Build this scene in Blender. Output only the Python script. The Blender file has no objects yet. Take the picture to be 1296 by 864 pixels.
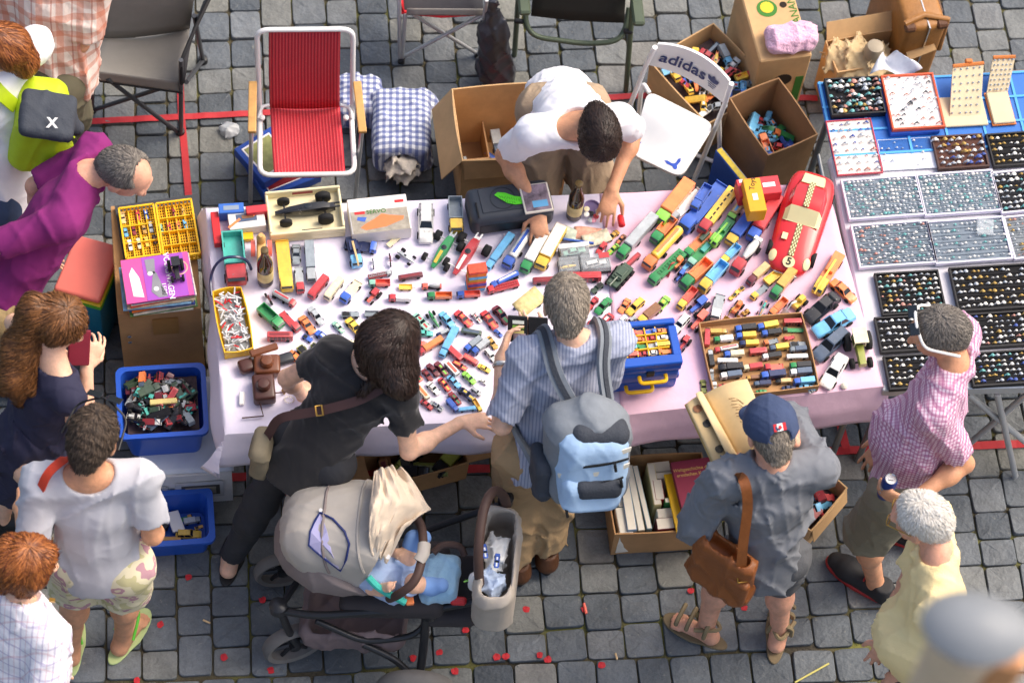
import bpy,bmesh,math,random
import numpy as np
from mathutils import Vector,Matrix,noise
random.seed(11)
RNG=np.random.default_rng(11)
SC=bpy.context.scene
COL=SC.collection
PITCH,ROLL,FPX,DIST=math.radians(60.5),math.radians(8.0),3281.0,9.94
cp,sp=math.cos(PITCH),math.sin(PITCH)
FWD=Vector((0,cp,-sp))
_r0,_u0=Vector((1,0,0)),Vector((0,sp,cp))
RIGHT=_r0*math.cos(ROLL)+_u0*math.sin(ROLL)
UP=_u0*math.cos(ROLL)-_r0*math.sin(ROLL)
CAM=Vector((0,0,.75))-FWD*DIST
cd=bpy.data.cameras.new('camera')
cam=bpy.data.objects.new('camera',cd); COL.objects.link(cam)
cam.matrix_world=Matrix(((RIGHT.x,UP.x,-FWD.x,CAM.x),(RIGHT.y,UP.y,-FWD.y,CAM.y),
                           (RIGHT.z,UP.z,-FWD.z,CAM.z),(0,0,0,1)))
cd.sensor_fit='HORIZONTAL'; cd.sensor_width=36.0; cd.lens=36.0*FPX/1296.0
cd.clip_start=.1; cd.clip_end=400
cd.dof.use_dof=True; cd.dof.focus_distance=9.9; cd.dof.aperture_fstop=3.0
SC.camera=cam
SUN_EL,SUN_AZ=math.radians(52),math.radians(62)
w=bpy.data.worlds.new('World'); SC.world=w; w.use_nodes=True
nt=w.node_tree
sky=nt.nodes.new('ShaderNodeTexSky'); sky.sky_type='NISHITA'; sky.sun_disc=False
sky.sun_elevation=SUN_EL; sky.sun_rotation=SUN_AZ; sky.dust_density=6; sky.air_density=1.0; sky.ozone_density=.6
bg=nt.nodes['Background']; bg.inputs['Strength'].default_value=.15
nt.links.new(sky.outputs[0],bg.inputs[0])
sl=bpy.data.lights.new('sun','SUN'); sl.energy=1.0; sl.angle=math.radians(36); sl.color=(1,.93,.82)
so=bpy.data.objects.new('sun',sl); COL.objects.link(so)
sd=Vector((math.sin(SUN_AZ)*math.cos(SUN_EL),math.cos(SUN_AZ)*math.cos(SUN_EL),math.sin(SUN_EL)))
so.rotation_euler=sd.to_track_quat('Z','Y').to_euler(); so.location=sd*20
SC.view_settings.view_transform='Standard'; SC.view_settings.look='None'
SC.view_settings.gamma=1; SC.view_settings.use_curve_mapping=False
SC.view_settings.exposure=0.72
SC.render.engine='CYCLES'
def at(px,py,z):
    """world point on the horizontal plane z seen at a photograph pixel"""
    d=FWD*FPX+RIGHT*(px-648)-UP*(py-432)
    return CAM+d*((z-CAM.z)/d.z)
def pix(p):
    v=Vector(p)-CAM; k=FPX/v.dot(FWD)
    return 648+k*v.dot(RIGHT),432-k*v.dot(UP)
def V(*a):return Vector(a)
def lin(c):return c/12.92 if c <= .04045 else ((c+.055)/1.055)**2.4
def S(h):
    if not isinstance(h,str):return tuple(h)[:3]
    h=h.lstrip('#'); return tuple(lin(int(h[i:i+2],16)/255) for i in (0,2,4))
_M={}
def M(name,col=None,rough=.6,metal=0,var=.10,vs=14,bump=0,bs=120,spec=.4,sheen=0,coat=0,alpha=1,trans=0):
    if col is None:return _M[name]
    if name in _M:return _M[name]
    m=bpy.data.materials.new(name); m.use_nodes=True; n=m.node_tree.nodes; l=m.node_tree.links
    b=n['Principled BSDF']; c=S(col)
    b.inputs['Roughness'].default_value=rough; b.inputs['Metallic'].default_value=metal
    b.inputs['Specular IOR Level'].default_value=spec
    b.inputs['Sheen Weight'].default_value=sheen; b.inputs['Coat Weight'].default_value=coat
    b.inputs['Alpha'].default_value=alpha; b.inputs['Transmission Weight'].default_value=trans
    tc=n.new('ShaderNodeTexCoord')
    if var > 0:
        t=n.new('ShaderNodeTexNoise'); t.inputs['Scale'].default_value=vs; t.inputs['Detail'].default_value=5
        t.inputs['Roughness'].default_value=.65
        l.new(tc.outputs['Object'],t.inputs['Vector'])
        r=n.new('ShaderNodeValToRGB'); r.color_ramp.elements[0].position=.28; r.color_ramp.elements[1].position=.72
        r.color_ramp.elements[0].color=(*[min(1,x*(1-var)) for x in c],1)
        r.color_ramp.elements[1].color=(*[min(1,x*(1+var*.8)) for x in c],1)
        l.new(t.outputs['Fac'],r.inputs['Fac']); l.new(r.outputs['Color'],b.inputs['Base Color'])
    else:
        b.inputs['Base Color'].default_value=(*c,1)
    if bump:
        t2=n.new('ShaderNodeTexNoise'); t2.inputs['Scale'].default_value=bs; t2.inputs['Detail'].default_value=4
        l.new(tc.outputs['Object'],t2.inputs['Vector'])
        bp=n.new('ShaderNodeBump'); bp.inputs['Strength'].default_value=bump; bp.inputs['Distance'].default_value=.01
        l.new(t2.outputs['Fac'],bp.inputs['Height']); l.new(bp.outputs['Normal'],b.inputs['Normal'])
    _M[name]=m
    return m
def wrinkle(m,sc=6.0,st=.5,dist=.015):
    """crumpled-cloth relief: ridged noise added to the normal"""
    n,l,b=nodes(m); tc=[x for x in n if x.type == 'TEX_COORD'][0]; t=n.new('ShaderNodeTexNoise'); t.noise_type='RIDGED_MULTIFRACTAL'; t.inputs['Scale'].default_value=sc; t.inputs['Detail'].default_value=3.5; t.inputs['Distortion'].default_value=1.5
    l.new(tc.outputs['Object'],t.inputs['Vector']); bp=n.new('ShaderNodeBump'); bp.inputs['Strength'].default_value=st; bp.inputs['Distance'].default_value=dist; l.new(t.outputs['Fac'],bp.inputs['Height'])
    if b.inputs['Normal'].links:l.new(b.inputs['Normal'].links[0].from_socket,bp.inputs['Normal'])
    l.new(bp.outputs['Normal'],b.inputs['Normal']); return m
def nodes(m):return m.node_tree.nodes,m.node_tree.links,m.node_tree.nodes['Principled BSDF']
def math_node(n,l,op,a,b=None,c=None):
    k=n.new('ShaderNodeMath'); k.operation=op
    for i,q in enumerate((a,b,c)):
        if q is None:continue
        if isinstance(q,(int,float)):k.inputs[i].default_value=q
        else:l.new(q,k.inputs[i])
    return k.outputs[0]
def mix_col(n,l,fac,a,b):
    k=n.new('ShaderNodeMix'); k.data_type='RGBA'
    for sock,q in ((k.inputs[0],fac),(k.inputs[6],a),(k.inputs[7],b)):
        if isinstance(q,(int,float)):sock.default_value=q
        elif isinstance(q,(tuple,list)):sock.default_value=(*q[:3],1)
        else:l.new(q,sock)
    return k.outputs[2]
def stripes(n,l,vec,axis,period,duty,phase=0.0):
    """0/1 mask of bands across one axis"""
    sx=n.new('ShaderNodeSeparateXYZ'); l.new(vec,sx.inputs[0])
    a=math_node(n,l,'ADD',sx.outputs[axis],100*period+phase)
    f=math_node(n,l,'FRACT',math_node(n,l,'DIVIDE',a,period))
    return math_node(n,l,'LESS_THAN',f,duty)
def checked(name,base,bands,rough=.8,coord='Object',rot=(0,0,0)):
    """bands: list of (axis, period, duty, phase, colour, strength)"""
    if name in _M:return _M[name]
    m=M(name,base,rough=rough,var=.06,bump=.25,bs=60); n,l,b=nodes(m)
    tc=[x for x in n if x.type == 'TEX_COORD'][0]
    mp=n.new('ShaderNodeMapping'); mp.inputs['Rotation'].default_value=rot
    l.new(tc.outputs[coord],mp.inputs[0])
    cur=b.inputs['Base Color'].links[0].from_socket
    for ax,per,duty,ph,colr,st in bands:
        k=stripes(n,l,mp.outputs[0],ax,per,duty,ph)
        cur=mix_col(n,l,math_node(n,l,'MULTIPLY',k,st),cur,S(colr))
    l.new(cur,b.inputs['Base Color'])
    return m
def tag(o,label=None,cat=None,group=None,kind=None):
    if label:o['label']=label
    if cat:o['category']=cat
    if group:o['group']=group
    if kind:o['kind']=kind
    return o
def T(name,label,cat,loc=(0,0,0),rz=0,group=None):
    o=bpy.data.objects.new(name,None); COL.objects.link(o); o.empty_display_size=.05
    o.location=loc; o.rotation_euler=(0,0,rz)
    return tag(o,label,cat,group)
def link(name,me,parent=None,mat=None):
    o=bpy.data.objects.new(name,me); COL.objects.link(o)
    if parent is not None:o.parent=parent
    if mat is not None:
        if not me.materials:me.materials.append(mat)
        else:
            o.material_slots[0].link='OBJECT'; o.material_slots[0].material=mat
    return o
class MB:
    """collects simple solids and links them as one mesh object"""
    def __init__(s):s.v,s.f,s.mi,s.cur=[],[],[],0
    def add(s,vs,fs):
        o=len(s.v); s.v += [tuple(x) for x in vs]; s.f += [tuple(i+o for i in f) for f in fs]; s.mi += [s.cur]*len(fs); return s
    def slot(s,i):s.cur=i; return s
    def box(s,c,d,rz=0,R=None,taper=1.0):
        hx,hy,hz=d[0]/2,d[1]/2,d[2]/2; q=[]
        for z in (-1,1):
            k=taper if z < 0 else 1.0
            for x,y in ((-1,-1),(1,-1),(1,1),(-1,1)):q.append(Vector((x*hx*k,y*hy*k,z*hz)))
        if R is None:R=Matrix.Rotation(rz,3,'Z')
        c=Vector(c); q=[R@p+c for p in q]
        return s.add(q,[(3,2,1,0),(4,5,6,7),(0,1,5,4),(1,2,6,5),(2,3,7,6),(3,0,4,7)])
    def prism(s,poly,z0,z1,top=1.0):
        n=len(poly); cx=sum(p[0] for p in poly)/n; cy=sum(p[1] for p in poly)/n
        a=[(p[0],p[1],z0) for p in poly]+[(cx+(p[0]-cx)*top,cy+(p[1]-cy)*top,z1) for p in poly]
        return s.add(a,[tuple(range(n-1,-1,-1)),tuple(range(n,2*n))]+[(i,(i+1) % n,n+(i+1) % n,n+i) for i in range(n)])
    def tube(s,pts,r,n=8,closed=False):
        pts=[Vector(p) for p in pts]; rr=r if isinstance(r,(list,tuple)) else [r]*len(pts)
        rings=[]; prev=None; m=len(pts)
        for i,p in enumerate(pts):
            if closed:t=pts[(i+1) % m]-pts[i-1]
            else:t=pts[min(i+1,m-1)]-pts[max(i-1,0)]
            t=t.normalized() if t.length > 1e-9 else Vector((0,0,1))
            if prev is None:
                a=t.orthogonal().normalized()
            else:
                a=prev-t*prev.dot(t); a=a.normalized() if a.length > 1e-6 else t.orthogonal().normalized()
            prev=a; b=t.cross(a)
            rings.append([p+(a*math.cos(2*math.pi*k/n)+b*math.sin(2*math.pi*k/n))*rr[i] for k in range(n)])
        vs=[q for rg in rings for q in rg]; fs=[]
        for i in range(m if closed else m-1):
            j=(i+1) % m
            for k in range(n):fs.append((i*n+k,i*n+(k+1) % n,j*n+(k+1) % n,j*n+k))
        if not closed:fs += [tuple(range(n-1,-1,-1)),tuple((m-1)*n+k for k in range(n))]
        return s.add(vs,fs)
    def lathe(s,prof,n=16,c=(0,0,0),R=None,caps=True):
        c=Vector(c); vs=[]
        for r,z in prof:
            for k in range(n):
                p=Vector((r*math.cos(2*math.pi*k/n),r*math.sin(2*math.pi*k/n),z)); vs.append((R@p if R else p)+c)
        m=len(prof); fs=[(i*n+k,i*n+(k+1) % n,(i+1)*n+(k+1) % n,(i+1)*n+k) for i in range(m-1) for k in range(n)]
        if caps:fs += [tuple(range(n-1,-1,-1)),tuple((m-1)*n+k for k in range(n))]
        return s.add(vs,fs)
    def cyl(s,a,b,r,n=12,r2=None):return s.tube([a,b],[r,r2 if r2 is not None else r],n)
    def loft(s,secs,caps=True):
        """secs: closed sections with equal point counts"""
        n=len(secs[0]); vs=[p for q in secs for p in q]; m=len(secs)
        fs=[(i*n+k,i*n+(k+1) % n,(i+1)*n+(k+1) % n,(i+1)*n+k) for i in range(m-1) for k in range(n)]
        if caps:fs += [tuple(range(n-1,-1,-1)),tuple((m-1)*n+k for k in range(n))]
        return s.add(vs,fs)
    def grid(s,fn,nu,nv):
        vs=[fn(i/nu,j/nv) for j in range(nv+1) for i in range(nu+1)]
        return s.add(vs,[(j*(nu+1)+i,j*(nu+1)+i+1,(j+1)*(nu+1)+i+1,(j+1)*(nu+1)+i) for j in range(nv) for i in range(nu)])
    def mesh(s,name,smooth=False,bevel=0,seg=1,recalc=True):
        me=bpy.data.meshes.new(name); me.from_pydata(s.v,[],s.f)
        if any(s.mi):me.polygons.foreach_set('material_index',s.mi)
        bm=bmesh.new(); bm.from_mesh(me)
        if recalc:bmesh.ops.recalc_face_normals(bm,faces=bm.faces)
        if bevel:
            es=[e for e in bm.edges if len(e.link_faces) == 2 and e.calc_face_angle(0) > .5]
            bmesh.ops.bevel(bm,geom=es,offset=bevel,segments=seg,affect='EDGES',profile=.5,clamp_overlap=True)
        bm.to_mesh(me); bm.free()
        if smooth:
            me.polygons.foreach_set('use_smooth',[True]*len(me.polygons))
        return me
    def build(s,name,mat,parent=None,smooth=False,bevel=0,seg=1,thick=0,subd=0,loc=None,recalc=True):
        me=s.mesh(name,smooth,bevel,seg,recalc)
        for k in (mat if isinstance(mat,(list,tuple)) else [mat]):me.materials.append(k)
        o=link(name,me,parent)
        if loc is not None:o.location=loc
        if thick:
            k=o.modifiers.new('thick','SOLIDIFY'); k.thickness=thick; k.offset=0
        if subd:
            k=o.modifiers.new('subd','SUBSURF'); k.levels=subd; k.render_levels=subd
        if smooth and not subd:smooth_by_angle(me)
        return o
def smooth_by_angle(me,ang=.7):
    bm=bmesh.new(); bm.from_mesh(me)
    for e in bm.edges:e.smooth=not (len(e.link_faces) == 2 and e.calc_face_angle(0) > ang)
    bm.to_mesh(me); bm.free()
def rectpx(a,b,c,z):
    """a,b,c pixels of three corners on plane z: a->b is one side, c lies on the side opposite.
    returns centre, rotation about z, width (along a-b), depth"""
    A,B,Cc=at(*a,z),at(*b,z),at(*c,z)
    u=(B-A); wd=u.length; u.normalize(); v=Vector((-u.y,u.x,0)); dp=(Cc-A).dot(v)
    ctr=A+u*wd/2+v*dp/2
    return ctr,math.atan2(u.y,u.x),wd,abs(dp)
class SDF:
    def __init__(s,lo,hi,h):
        s.lo=np.array(lo,float); s.h=h
        s.n=np.maximum(4,np.ceil((np.array(hi)-s.lo)/h).astype(int)+1)
        s.ax=[(s.lo[i]+h*np.arange(s.n[i])).astype(np.float32) for i in range(3)]
        s.F=np.full(tuple(s.n),1.0,np.float32)
    def _sl(s,lo,hi,pad):
        q=[]
        for i in range(3):
            a=int(max(0,math.floor((lo[i]-pad-s.lo[i])/s.h))); b=int(min(s.n[i],math.ceil((hi[i]+pad-s.lo[i])/s.h)+1))
            if b <= a:return None
            q.append(slice(a,b))
        return tuple(q)
    def _xyz(s,sl):return np.meshgrid(s.ax[0][sl[0]],s.ax[1][sl[1]],s.ax[2][sl[2]],indexing='ij',sparse=True)
    def _put(s,sl,d,k,sub=False):
        f=s.F[sl]
        if sub:s.F[sl]=np.maximum(f,-d); return
        if k > 0:
            hh=np.clip(.5+.5*(f-d)/k,0,1); s.F[sl]=f*(1-hh)+d*hh-k*hh*(1-hh)
        else:s.F[sl]=np.minimum(f,d)
    def cap(s,a,b,ra,rb=None,k=.02,flat=None,cut=None,sub=False,wob=None):
        """tapered capsule; flat=(direction,factor) squashes it along direction; cut=list of (point,normal) half spaces removed"""
        rb=ra if rb is None else rb; a=np.array(a,float); b=np.array(b,float); R=max(ra,rb)*1.25+k+2.5*s.h
        sl=s._sl(np.minimum(a,b),np.maximum(a,b),R)
        if sl is None:return s
        X,Y,Z=s._xyz(sl); px,py,pz=X-a[0],Y-a[1],Z-a[2]; ba=b-a
        L2=max(1e-9,ba@ba)
        t=np.clip((px*ba[0]+py*ba[1]+pz*ba[2])/L2,0,1)
        dx,dy,dz=px-t*ba[0],py-t*ba[1],pz-t*ba[2]
        d2=dx*dx+dy*dy+dz*dz
        if flat is not None:
            n=np.array(flat[0],float); n /= np.linalg.norm(n); q=dx*n[0]+dy*n[1]+dz*n[2]
            d2=d2+q*q*(flat[1]**2-1)
        d=np.sqrt(d2)-(ra+(rb-ra)*t)
        if wob is not None:d=d+wob(X,Y,Z)
        if cut:
            for c,n in cut:d=np.maximum(d,(X-c[0])*n[0]+(Y-c[1])*n[1]+(Z-c[2])*n[2])
        s._put(sl,d.astype(np.float32),k,sub); return s
    def ell(s,c,r,R=None,k=.02,cut=None,sub=False):
        c=np.array(c,float); r=np.array(r,float); mx=r.max()
        sl=s._sl(c-mx,c+mx,k+2.5*s.h)
        if sl is None:return s
        X,Y,Z=s._xyz(sl); x,y,z=X-c[0],Y-c[1],Z-c[2]
        if R is not None:
            R=np.array(R)
            x,y,z=(R[0,0]*x+R[1,0]*y+R[2,0]*z,R[0,1]*x+R[1,1]*y+R[2,1]*z,R[0,2]*x+R[1,2]*y+R[2,2]*z)
        q=np.sqrt((x/r[0])**2+(y/r[1])**2+(z/r[2])**2)
        q2=np.sqrt((x/r[0]**2)**2+(y/r[1]**2)**2+(z/r[2]**2)**2)+1e-6
        d=q*(q-1)/q2
        if cut:
            for cc,n in cut:d=np.maximum(d,(X-cc[0])*n[0]+(Y-cc[1])*n[1]+(Z-cc[2])*n[2])
        s._put(sl,d.astype(np.float32),k,sub); return s
    def rbox(s,c,half,R=None,rad=.02,k=.01,cut=None,sub=False):
        c=np.array(c,float); hf=np.array(half,float); mx=np.linalg.norm(hf)
        sl=s._sl(c-mx,c+mx,k+2.5*s.h)
        if sl is None:return s
        X,Y,Z=s._xyz(sl); x,y,z=X-c[0],Y-c[1],Z-c[2]
        if R is not None:
            R=np.array(R)
            x,y,z=(R[0,0]*x+R[1,0]*y+R[2,0]*z,R[0,1]*x+R[1,1]*y+R[2,1]*z,R[0,2]*x+R[1,2]*y+R[2,2]*z)
        qx,qy,qz=np.abs(x)-hf[0]+rad,np.abs(y)-hf[1]+rad,np.abs(z)-hf[2]+rad
        d=np.sqrt(np.maximum(qx,0)**2+np.maximum(qy,0)**2+np.maximum(qz,0)**2)+np.minimum(np.maximum(qx,np.maximum(qy,qz)),0)-rad
        if cut:
            for cc,n in cut:d=np.maximum(d,(X-cc[0])*n[0]+(Y-cc[1])*n[1]+(Z-cc[2])*n[2])
        s._put(sl,d.astype(np.float32),k,sub); return s
    def half(s,c,n):
        """remove everything on the +n side of a plane"""
        X,Y,Z=np.meshgrid(*s.ax,indexing='ij',sparse=True)
        s.F=np.maximum(s.F,((X-c[0])*n[0]+(Y-c[1])*n[1]+(Z-c[2])*n[2]).astype(np.float32)); return s
    def folds(s,amp,freq=(14,14,9),seed=0,warp=.5,mode='cloth'):
        r=np.random.default_rng(seed); idx=np.nonzero(np.abs(s.F) < .05); x,y,z=s.ax[0][idx[0]],s.ax[1][idx[1]],s.ax[2][idx[2]]
        tot=np.zeros_like(x); ph=r.uniform(0,6.28,24)
        wx=warp*np.sin(x*7+ph[0]+2*np.sin(z*5+ph[1])); wy=warp*np.sin(y*6+ph[2]+z*4)
        if mode == 'cloth':
            for i in range(6):
                d=r.normal(size=3); d[2] *= .55; d /= np.linalg.norm(d); sc=(1.0,1.5,2.2,3.0,3.8,4.8)[i]; e=r.normal(size=3)
                v=np.sin(sc*(d[0]*freq[0]*x+d[1]*freq[1]*y+d[2]*freq[2]*z)+ph[3+i]+2.2*wx+2*wy)
                m=np.clip(.25+np.sin(e[0]*9*x+e[1]*9*y+e[2]*9*z+ph[12+i]),0,1)
                tot += m*((1-np.abs(v))**3.2-.14)*(1.0,.9,.7,.5,.4,.3)[i]
            s.F[idx] -= (amp*1.25*tot).astype(np.float32)
        elif mode == 'strand':
            for i in range(3):tot += np.sin((x*freq[0]*np.cos(ph[i])+y*freq[1]*np.sin(ph[i]))*(1,1.9,3.1)[i]+ph[3+i]+3*wx+2*np.sin(z*11+ph[9]))*(1,.6,.4)[i]
            s.F[idx] += (amp*.5*tot).astype(np.float32)
        else:
            for i in range(5):
                d=r.normal(size=3); d /= np.linalg.norm(d); sc=(1.0,1.6,2.4,3.3,4.6)[i]
                v=np.sin(sc*(d[0]*freq[0]*x+d[1]*freq[1]*y+d[2]*freq[2]*z)+ph[3+i]+2.5*wx+2*wy); tot += (1-np.abs(v))**2*(1.0,.8,.6,.45,.3)[i]
            s.F[idx] -= (amp*(tot-.9)).astype(np.float32)
        return s
    def mesh(s,name,off=(0,0,0)):
        F=s.F; I=F < 0
        F=np.pad(F,1,constant_values=1.0); I=np.pad(I,1); lo=s.lo-s.h
        n=F.shape
        cnt=np.zeros(tuple(q-1 for q in n),np.int8)
        for dx in (0,1):
            for dy in (0,1):
                for dz in (0,1):cnt += I[dx:n[0]-1+dx,dy:n[1]-1+dy,dz:n[2]-1+dz]
        act=(cnt > 0) & (cnt < 8); ci=np.nonzero(act)
        vid=np.full(act.shape,-1,np.int32); vid[ci]=np.arange(len(ci[0]))
        acc=np.zeros((len(ci[0]),3)); num=np.zeros(len(ci[0]))
        cr=[(a,b,c) for a in (0,1) for b in (0,1) for c in (0,1)]
        for p in cr:
            for ax in range(3):
                if p[ax]:continue
                q=list(p); q[ax]=1
                f0=F[ci[0]+p[0],ci[1]+p[1],ci[2]+p[2]]; f1=F[ci[0]+q[0],ci[1]+q[1],ci[2]+q[2]]
                m=(f0 < 0) != (f1 < 0); t=np.where(m,f0/np.where(m,f0-f1,1),0)
                pt=np.tile(np.array(p,float),(len(t),1)); pt[:,ax]=t
                acc[m] += pt[m]; num += m
        pos=(np.stack(ci,1)+acc/np.maximum(num,1)[:,None])*s.h+lo-np.array(off)
        faces=[]
        for ax in range(3):
            o=[k for k in range(3) if k != ax]
            a=[slice(1,-1)]*3; a[ax]=slice(0,-1); b=list(a); b[ax]=slice(1,None)
            I0,I1=I[tuple(a)],I[tuple(b)]
            e=np.nonzero(I0 != I1); g=[e[0].copy(),e[1].copy(),e[2].copy()]
            for k in o:g[k]=g[k]+1
            def cell(d1,d2):
                h=[g[0],g[1],g[2]]; h[o[0]]=g[o[0]]-d1; h[o[1]]=g[o[1]]-d2; return vid[h[0],h[1],h[2]]
            q=np.stack([cell(1,1),cell(0,1),cell(0,0),cell(1,0)],1)
            fl=I0[e]; fl=~fl if ax != 1 else fl
            q[fl]=q[fl][:,::-1]; faces.append(q)
        fc=np.concatenate(faces); fc=fc[(fc >= 0).all(1)]
        me=bpy.data.meshes.new(name)
        me.vertices.add(len(pos)); me.vertices.foreach_set('co',pos.astype(np.float32).ravel())
        me.loops.add(fc.size); me.loops.foreach_set('vertex_index',fc.astype(np.int32).ravel())
        me.polygons.add(len(fc)); me.polygons.foreach_set('loop_start',np.arange(0,fc.size,4,dtype=np.int32))
        me.polygons.foreach_set('use_smooth',np.ones(len(fc),bool))
        me.update(calc_edges=True); me.validate()
        return me
def soft(name,sdf,mat,parent=None,off=(0,0,0)):
    me=sdf.mesh(name,off); me.materials.append(mat); return link(name,me,parent)
GA=math.radians(11.6)
gx,gy=Vector((math.cos(GA),math.sin(GA),0)),Vector((-math.sin(GA),math.cos(GA),0))
def sett_mat(name,island):
    m=M(name,'#74787a',rough=.62,var=0,bump=.5,bs=55,spec=.35); n,l,b=nodes(m)
    if island:
        r=n.new('ShaderNodeNewGeometry').outputs['Random Per Island']
    else:
        r=n.new('ShaderNodeObjectInfo').outputs['Random']
    cr=n.new('ShaderNodeValToRGB'); e=cr.color_ramp.elements
    e[0].position=0; e[0].color=(*S('#545b62'),1); e[1].position=1; e[1].color=(*S('#8c8a84'),1)
    for p,c in ((.3,'#62696f'),(.55,'#70767b'),(.78,'#87877f'),(.9,'#747a7f')):
        q=e.new(p); q.color=(*S(c),1)
    l.new(r,cr.inputs[0])
    tc=[x for x in n if x.type == 'TEX_COORD'][0]; g=n.new('ShaderNodeNewGeometry')
    t=n.new('ShaderNodeTexNoise'); t.inputs['Scale'].default_value=9; t.inputs['Detail'].default_value=7; t.inputs['Roughness'].default_value=.7
    l.new(g.outputs['Position'],t.inputs['Vector'])
    t2=n.new('ShaderNodeTexNoise'); t2.inputs['Scale'].default_value=160; t2.inputs['Detail'].default_value=3
    l.new(g.outputs['Position'],t2.inputs['Vector'])
    f=math_node(n,l,'MULTIPLY_ADD',t.outputs['Fac'],1.2,.22)
    f=math_node(n,l,'MULTIPLY',f,math_node(n,l,'MULTIPLY_ADD',t2.outputs['Fac'],.5,.75))
    v=n.new('ShaderNodeVectorMath'); v.operation='SCALE'; l.new(cr.outputs[0],v.inputs[0]); l.new(f,v.inputs['Scale'])
    t3=n.new('ShaderNodeTexNoise'); t3.inputs['Scale'].default_value=34; t3.inputs['Detail'].default_value=6; t3.inputs['Roughness'].default_value=.75
    l.new(g.outputs['Position'],t3.inputs['Vector'])
    k=math_node(n,l,'MULTIPLY',math_node(n,l,'GREATER_THAN',t3.outputs['Fac'],.64),.3)
    cur=mix_col(n,l,k,v.outputs[0],S('#a5a193'))
    k=math_node(n,l,'MULTIPLY',math_node(n,l,'LESS_THAN',t3.outputs['Fac'],.335),.5)
    cur=mix_col(n,l,k,cur,S('#474a4a'))
    l.new(cur,b.inputs['Base Color'])
    rr=math_node(n,l,'MULTIPLY_ADD',t.outputs['Fac'],.5,.34); l.new(rr,b.inputs['Roughness'])
    l.new(g.outputs['Position'],[x for x in n if x.type == 'TEX_NOISE' and abs(x.inputs['Scale'].default_value-55) < .1][0].inputs['Vector'])
    return m
jm=M('joint_dirt','#4b473c',rough=.95,var=0,bump=.8,bs=90); n,l,b=nodes(jm)
g=n.new('ShaderNodeNewGeometry'); t=n.new('ShaderNodeTexNoise'); t.inputs['Scale'].default_value=3.2; t.inputs['Detail'].default_value=8
l.new(g.outputs['Position'],t.inputs['Vector']); cr=n.new('ShaderNodeValToRGB'); e=cr.color_ramp.elements
e[0].position=.34; e[0].color=(*S('#3d3932'),1); e[1].position=.72; e[1].color=(*S('#7c7a35'),1)
q=e.new(.5); q.color=(*S('#57503c'),1); q=e.new(.6); q.color=(*S('#66663a'),1)
l.new(t.outputs['Fac'],cr.inputs[0]); l.new(cr.outputs[0],b.inputs['Base Color'])
g0=MB().grid(lambda u,v:((u-.5)*160,(v-.5)*160,-.016),40,40).build('ground',jm); tag(g0,kind='structure')
SETT_A,SETT_B=sett_mat('sett_stone',False),sett_mat('sett_stone_far',True)
def sett_geo(rs,W=1.,D=1.):
    base=[]
    for i in range(16):
        a=2*math.pi*(i+.5)/16; c,s_=math.cos(a),math.sin(a); pw=rs.uniform(.17,.27)
        base.append((math.copysign(abs(c)**pw,c)*.5*rs.uniform(.965,1.0),math.copysign(abs(s_)**pw,s_)*.5*rs.uniform(.965,1.0)))
    tz=[rs.uniform(-.003,.003) for _ in range(2)]
    v=[]
    for k,z in ((1.0,-.045),(1.0,-.008),(.985,-.0018),(.955,.0004)):
        for x,y in base:v.append((x*k*W,y*k*D,z+(x*tz[0]+y*tz[1])*2+(rs.uniform(-.0012,.0012) if z >-.01 else 0)))
    for x,y in base[::2]:v.append((x*.5*W,y*.5*D,.0012+rs.uniform(-.0016,.0016)))
    v.append((0,0,.0014+rs.uniform(-.0016,.0016)))
    f=[(j*16+i,j*16+(i+1) % 16,(j+1)*16+(i+1) % 16,(j+1)*16+i) for j in range(3) for i in range(16)]
    for i in range(8):
        f += [(48+2*i,48+2*i+1,64+i),(48+2*i+1,48+(2*i+2) % 16,64+(i+1) % 8,64+i),(64+i,64+(i+1) % 8,72)]
    return v,f
rs=random.Random(5)
SETTS=[]
for i in range(26):
    v,f=sett_geo(rs); me=bpy.data.meshes.new('cobblestone'); me.from_pydata(v,[],f); me.update()
    me.polygons.foreach_set('use_smooth',[k < 32 for k in range(len(f))]); me.materials.append(SETT_A); SETTS.append((me,v,f))
cells=[]
line0=at(160,862,0);
vband=line0.dot(gy)
us=[at(x,y,0).dot(gx) for x in (-600,1900) for y in (-500,1400)]; vs_=[at(x,y,0).dot(gy) for x in (-600,1900) for y in (-500,1400)]
u=min(us)-.1
while u < max(us)+.1:
    wc=rs.uniform(.134,.160); v=vband+rs.uniform(-.01,.01)
    while v < max(vs_)+.2:
        d=rs.choice((.128,.14,.15,.158,.17,.12)); cells.append((u+wc/2,v+d/2,wc,d)); v += d
    u += wc
v=vband-.006
for row in range(15):
    d=rs.uniform(.135,.155); u=min(us)-.1-rs.uniform(0,.1)
    while u < max(us)+.1:
        wc=rs.uniform(.13,.175); cells.append((u+wc/2,v-d/2,wc,d)); u += wc
    v -= d
HIDE=[(262,262,1118,545),(1040,100,1296,488),(150,260,262,600),(0,60,110,480),(0,480,80,640),(30,590,190,730),(345,600,640,780),
        (620,420,800,640),(780,590,1050,700),(1120,400,1250,620),(560,110,720,250),(340,45,440,210),(120,0,240,90),(1115,670,1225,830),(0,700,80,864),(450,110,545,225),(820,60,1025,215),(300,500,560,600)]
rank=[]
for c in cells:
    p=gx*c[0]+gy*c[1]; x,y=pix(p)
    if not (-650 < x < 1950 and-550 < y < 1450):continue
    inside=-14 < x < 1310 and-14 < y < 878
    hid=any(a < x < c_ and b_ < y < d_ for a,b_,c_,d_ in HIDE)
    rank.append(((0 if inside and not hid else 1),-y,c,p))
rank.sort(key=lambda q:q[:2])
SV,SF=[],[]
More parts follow.
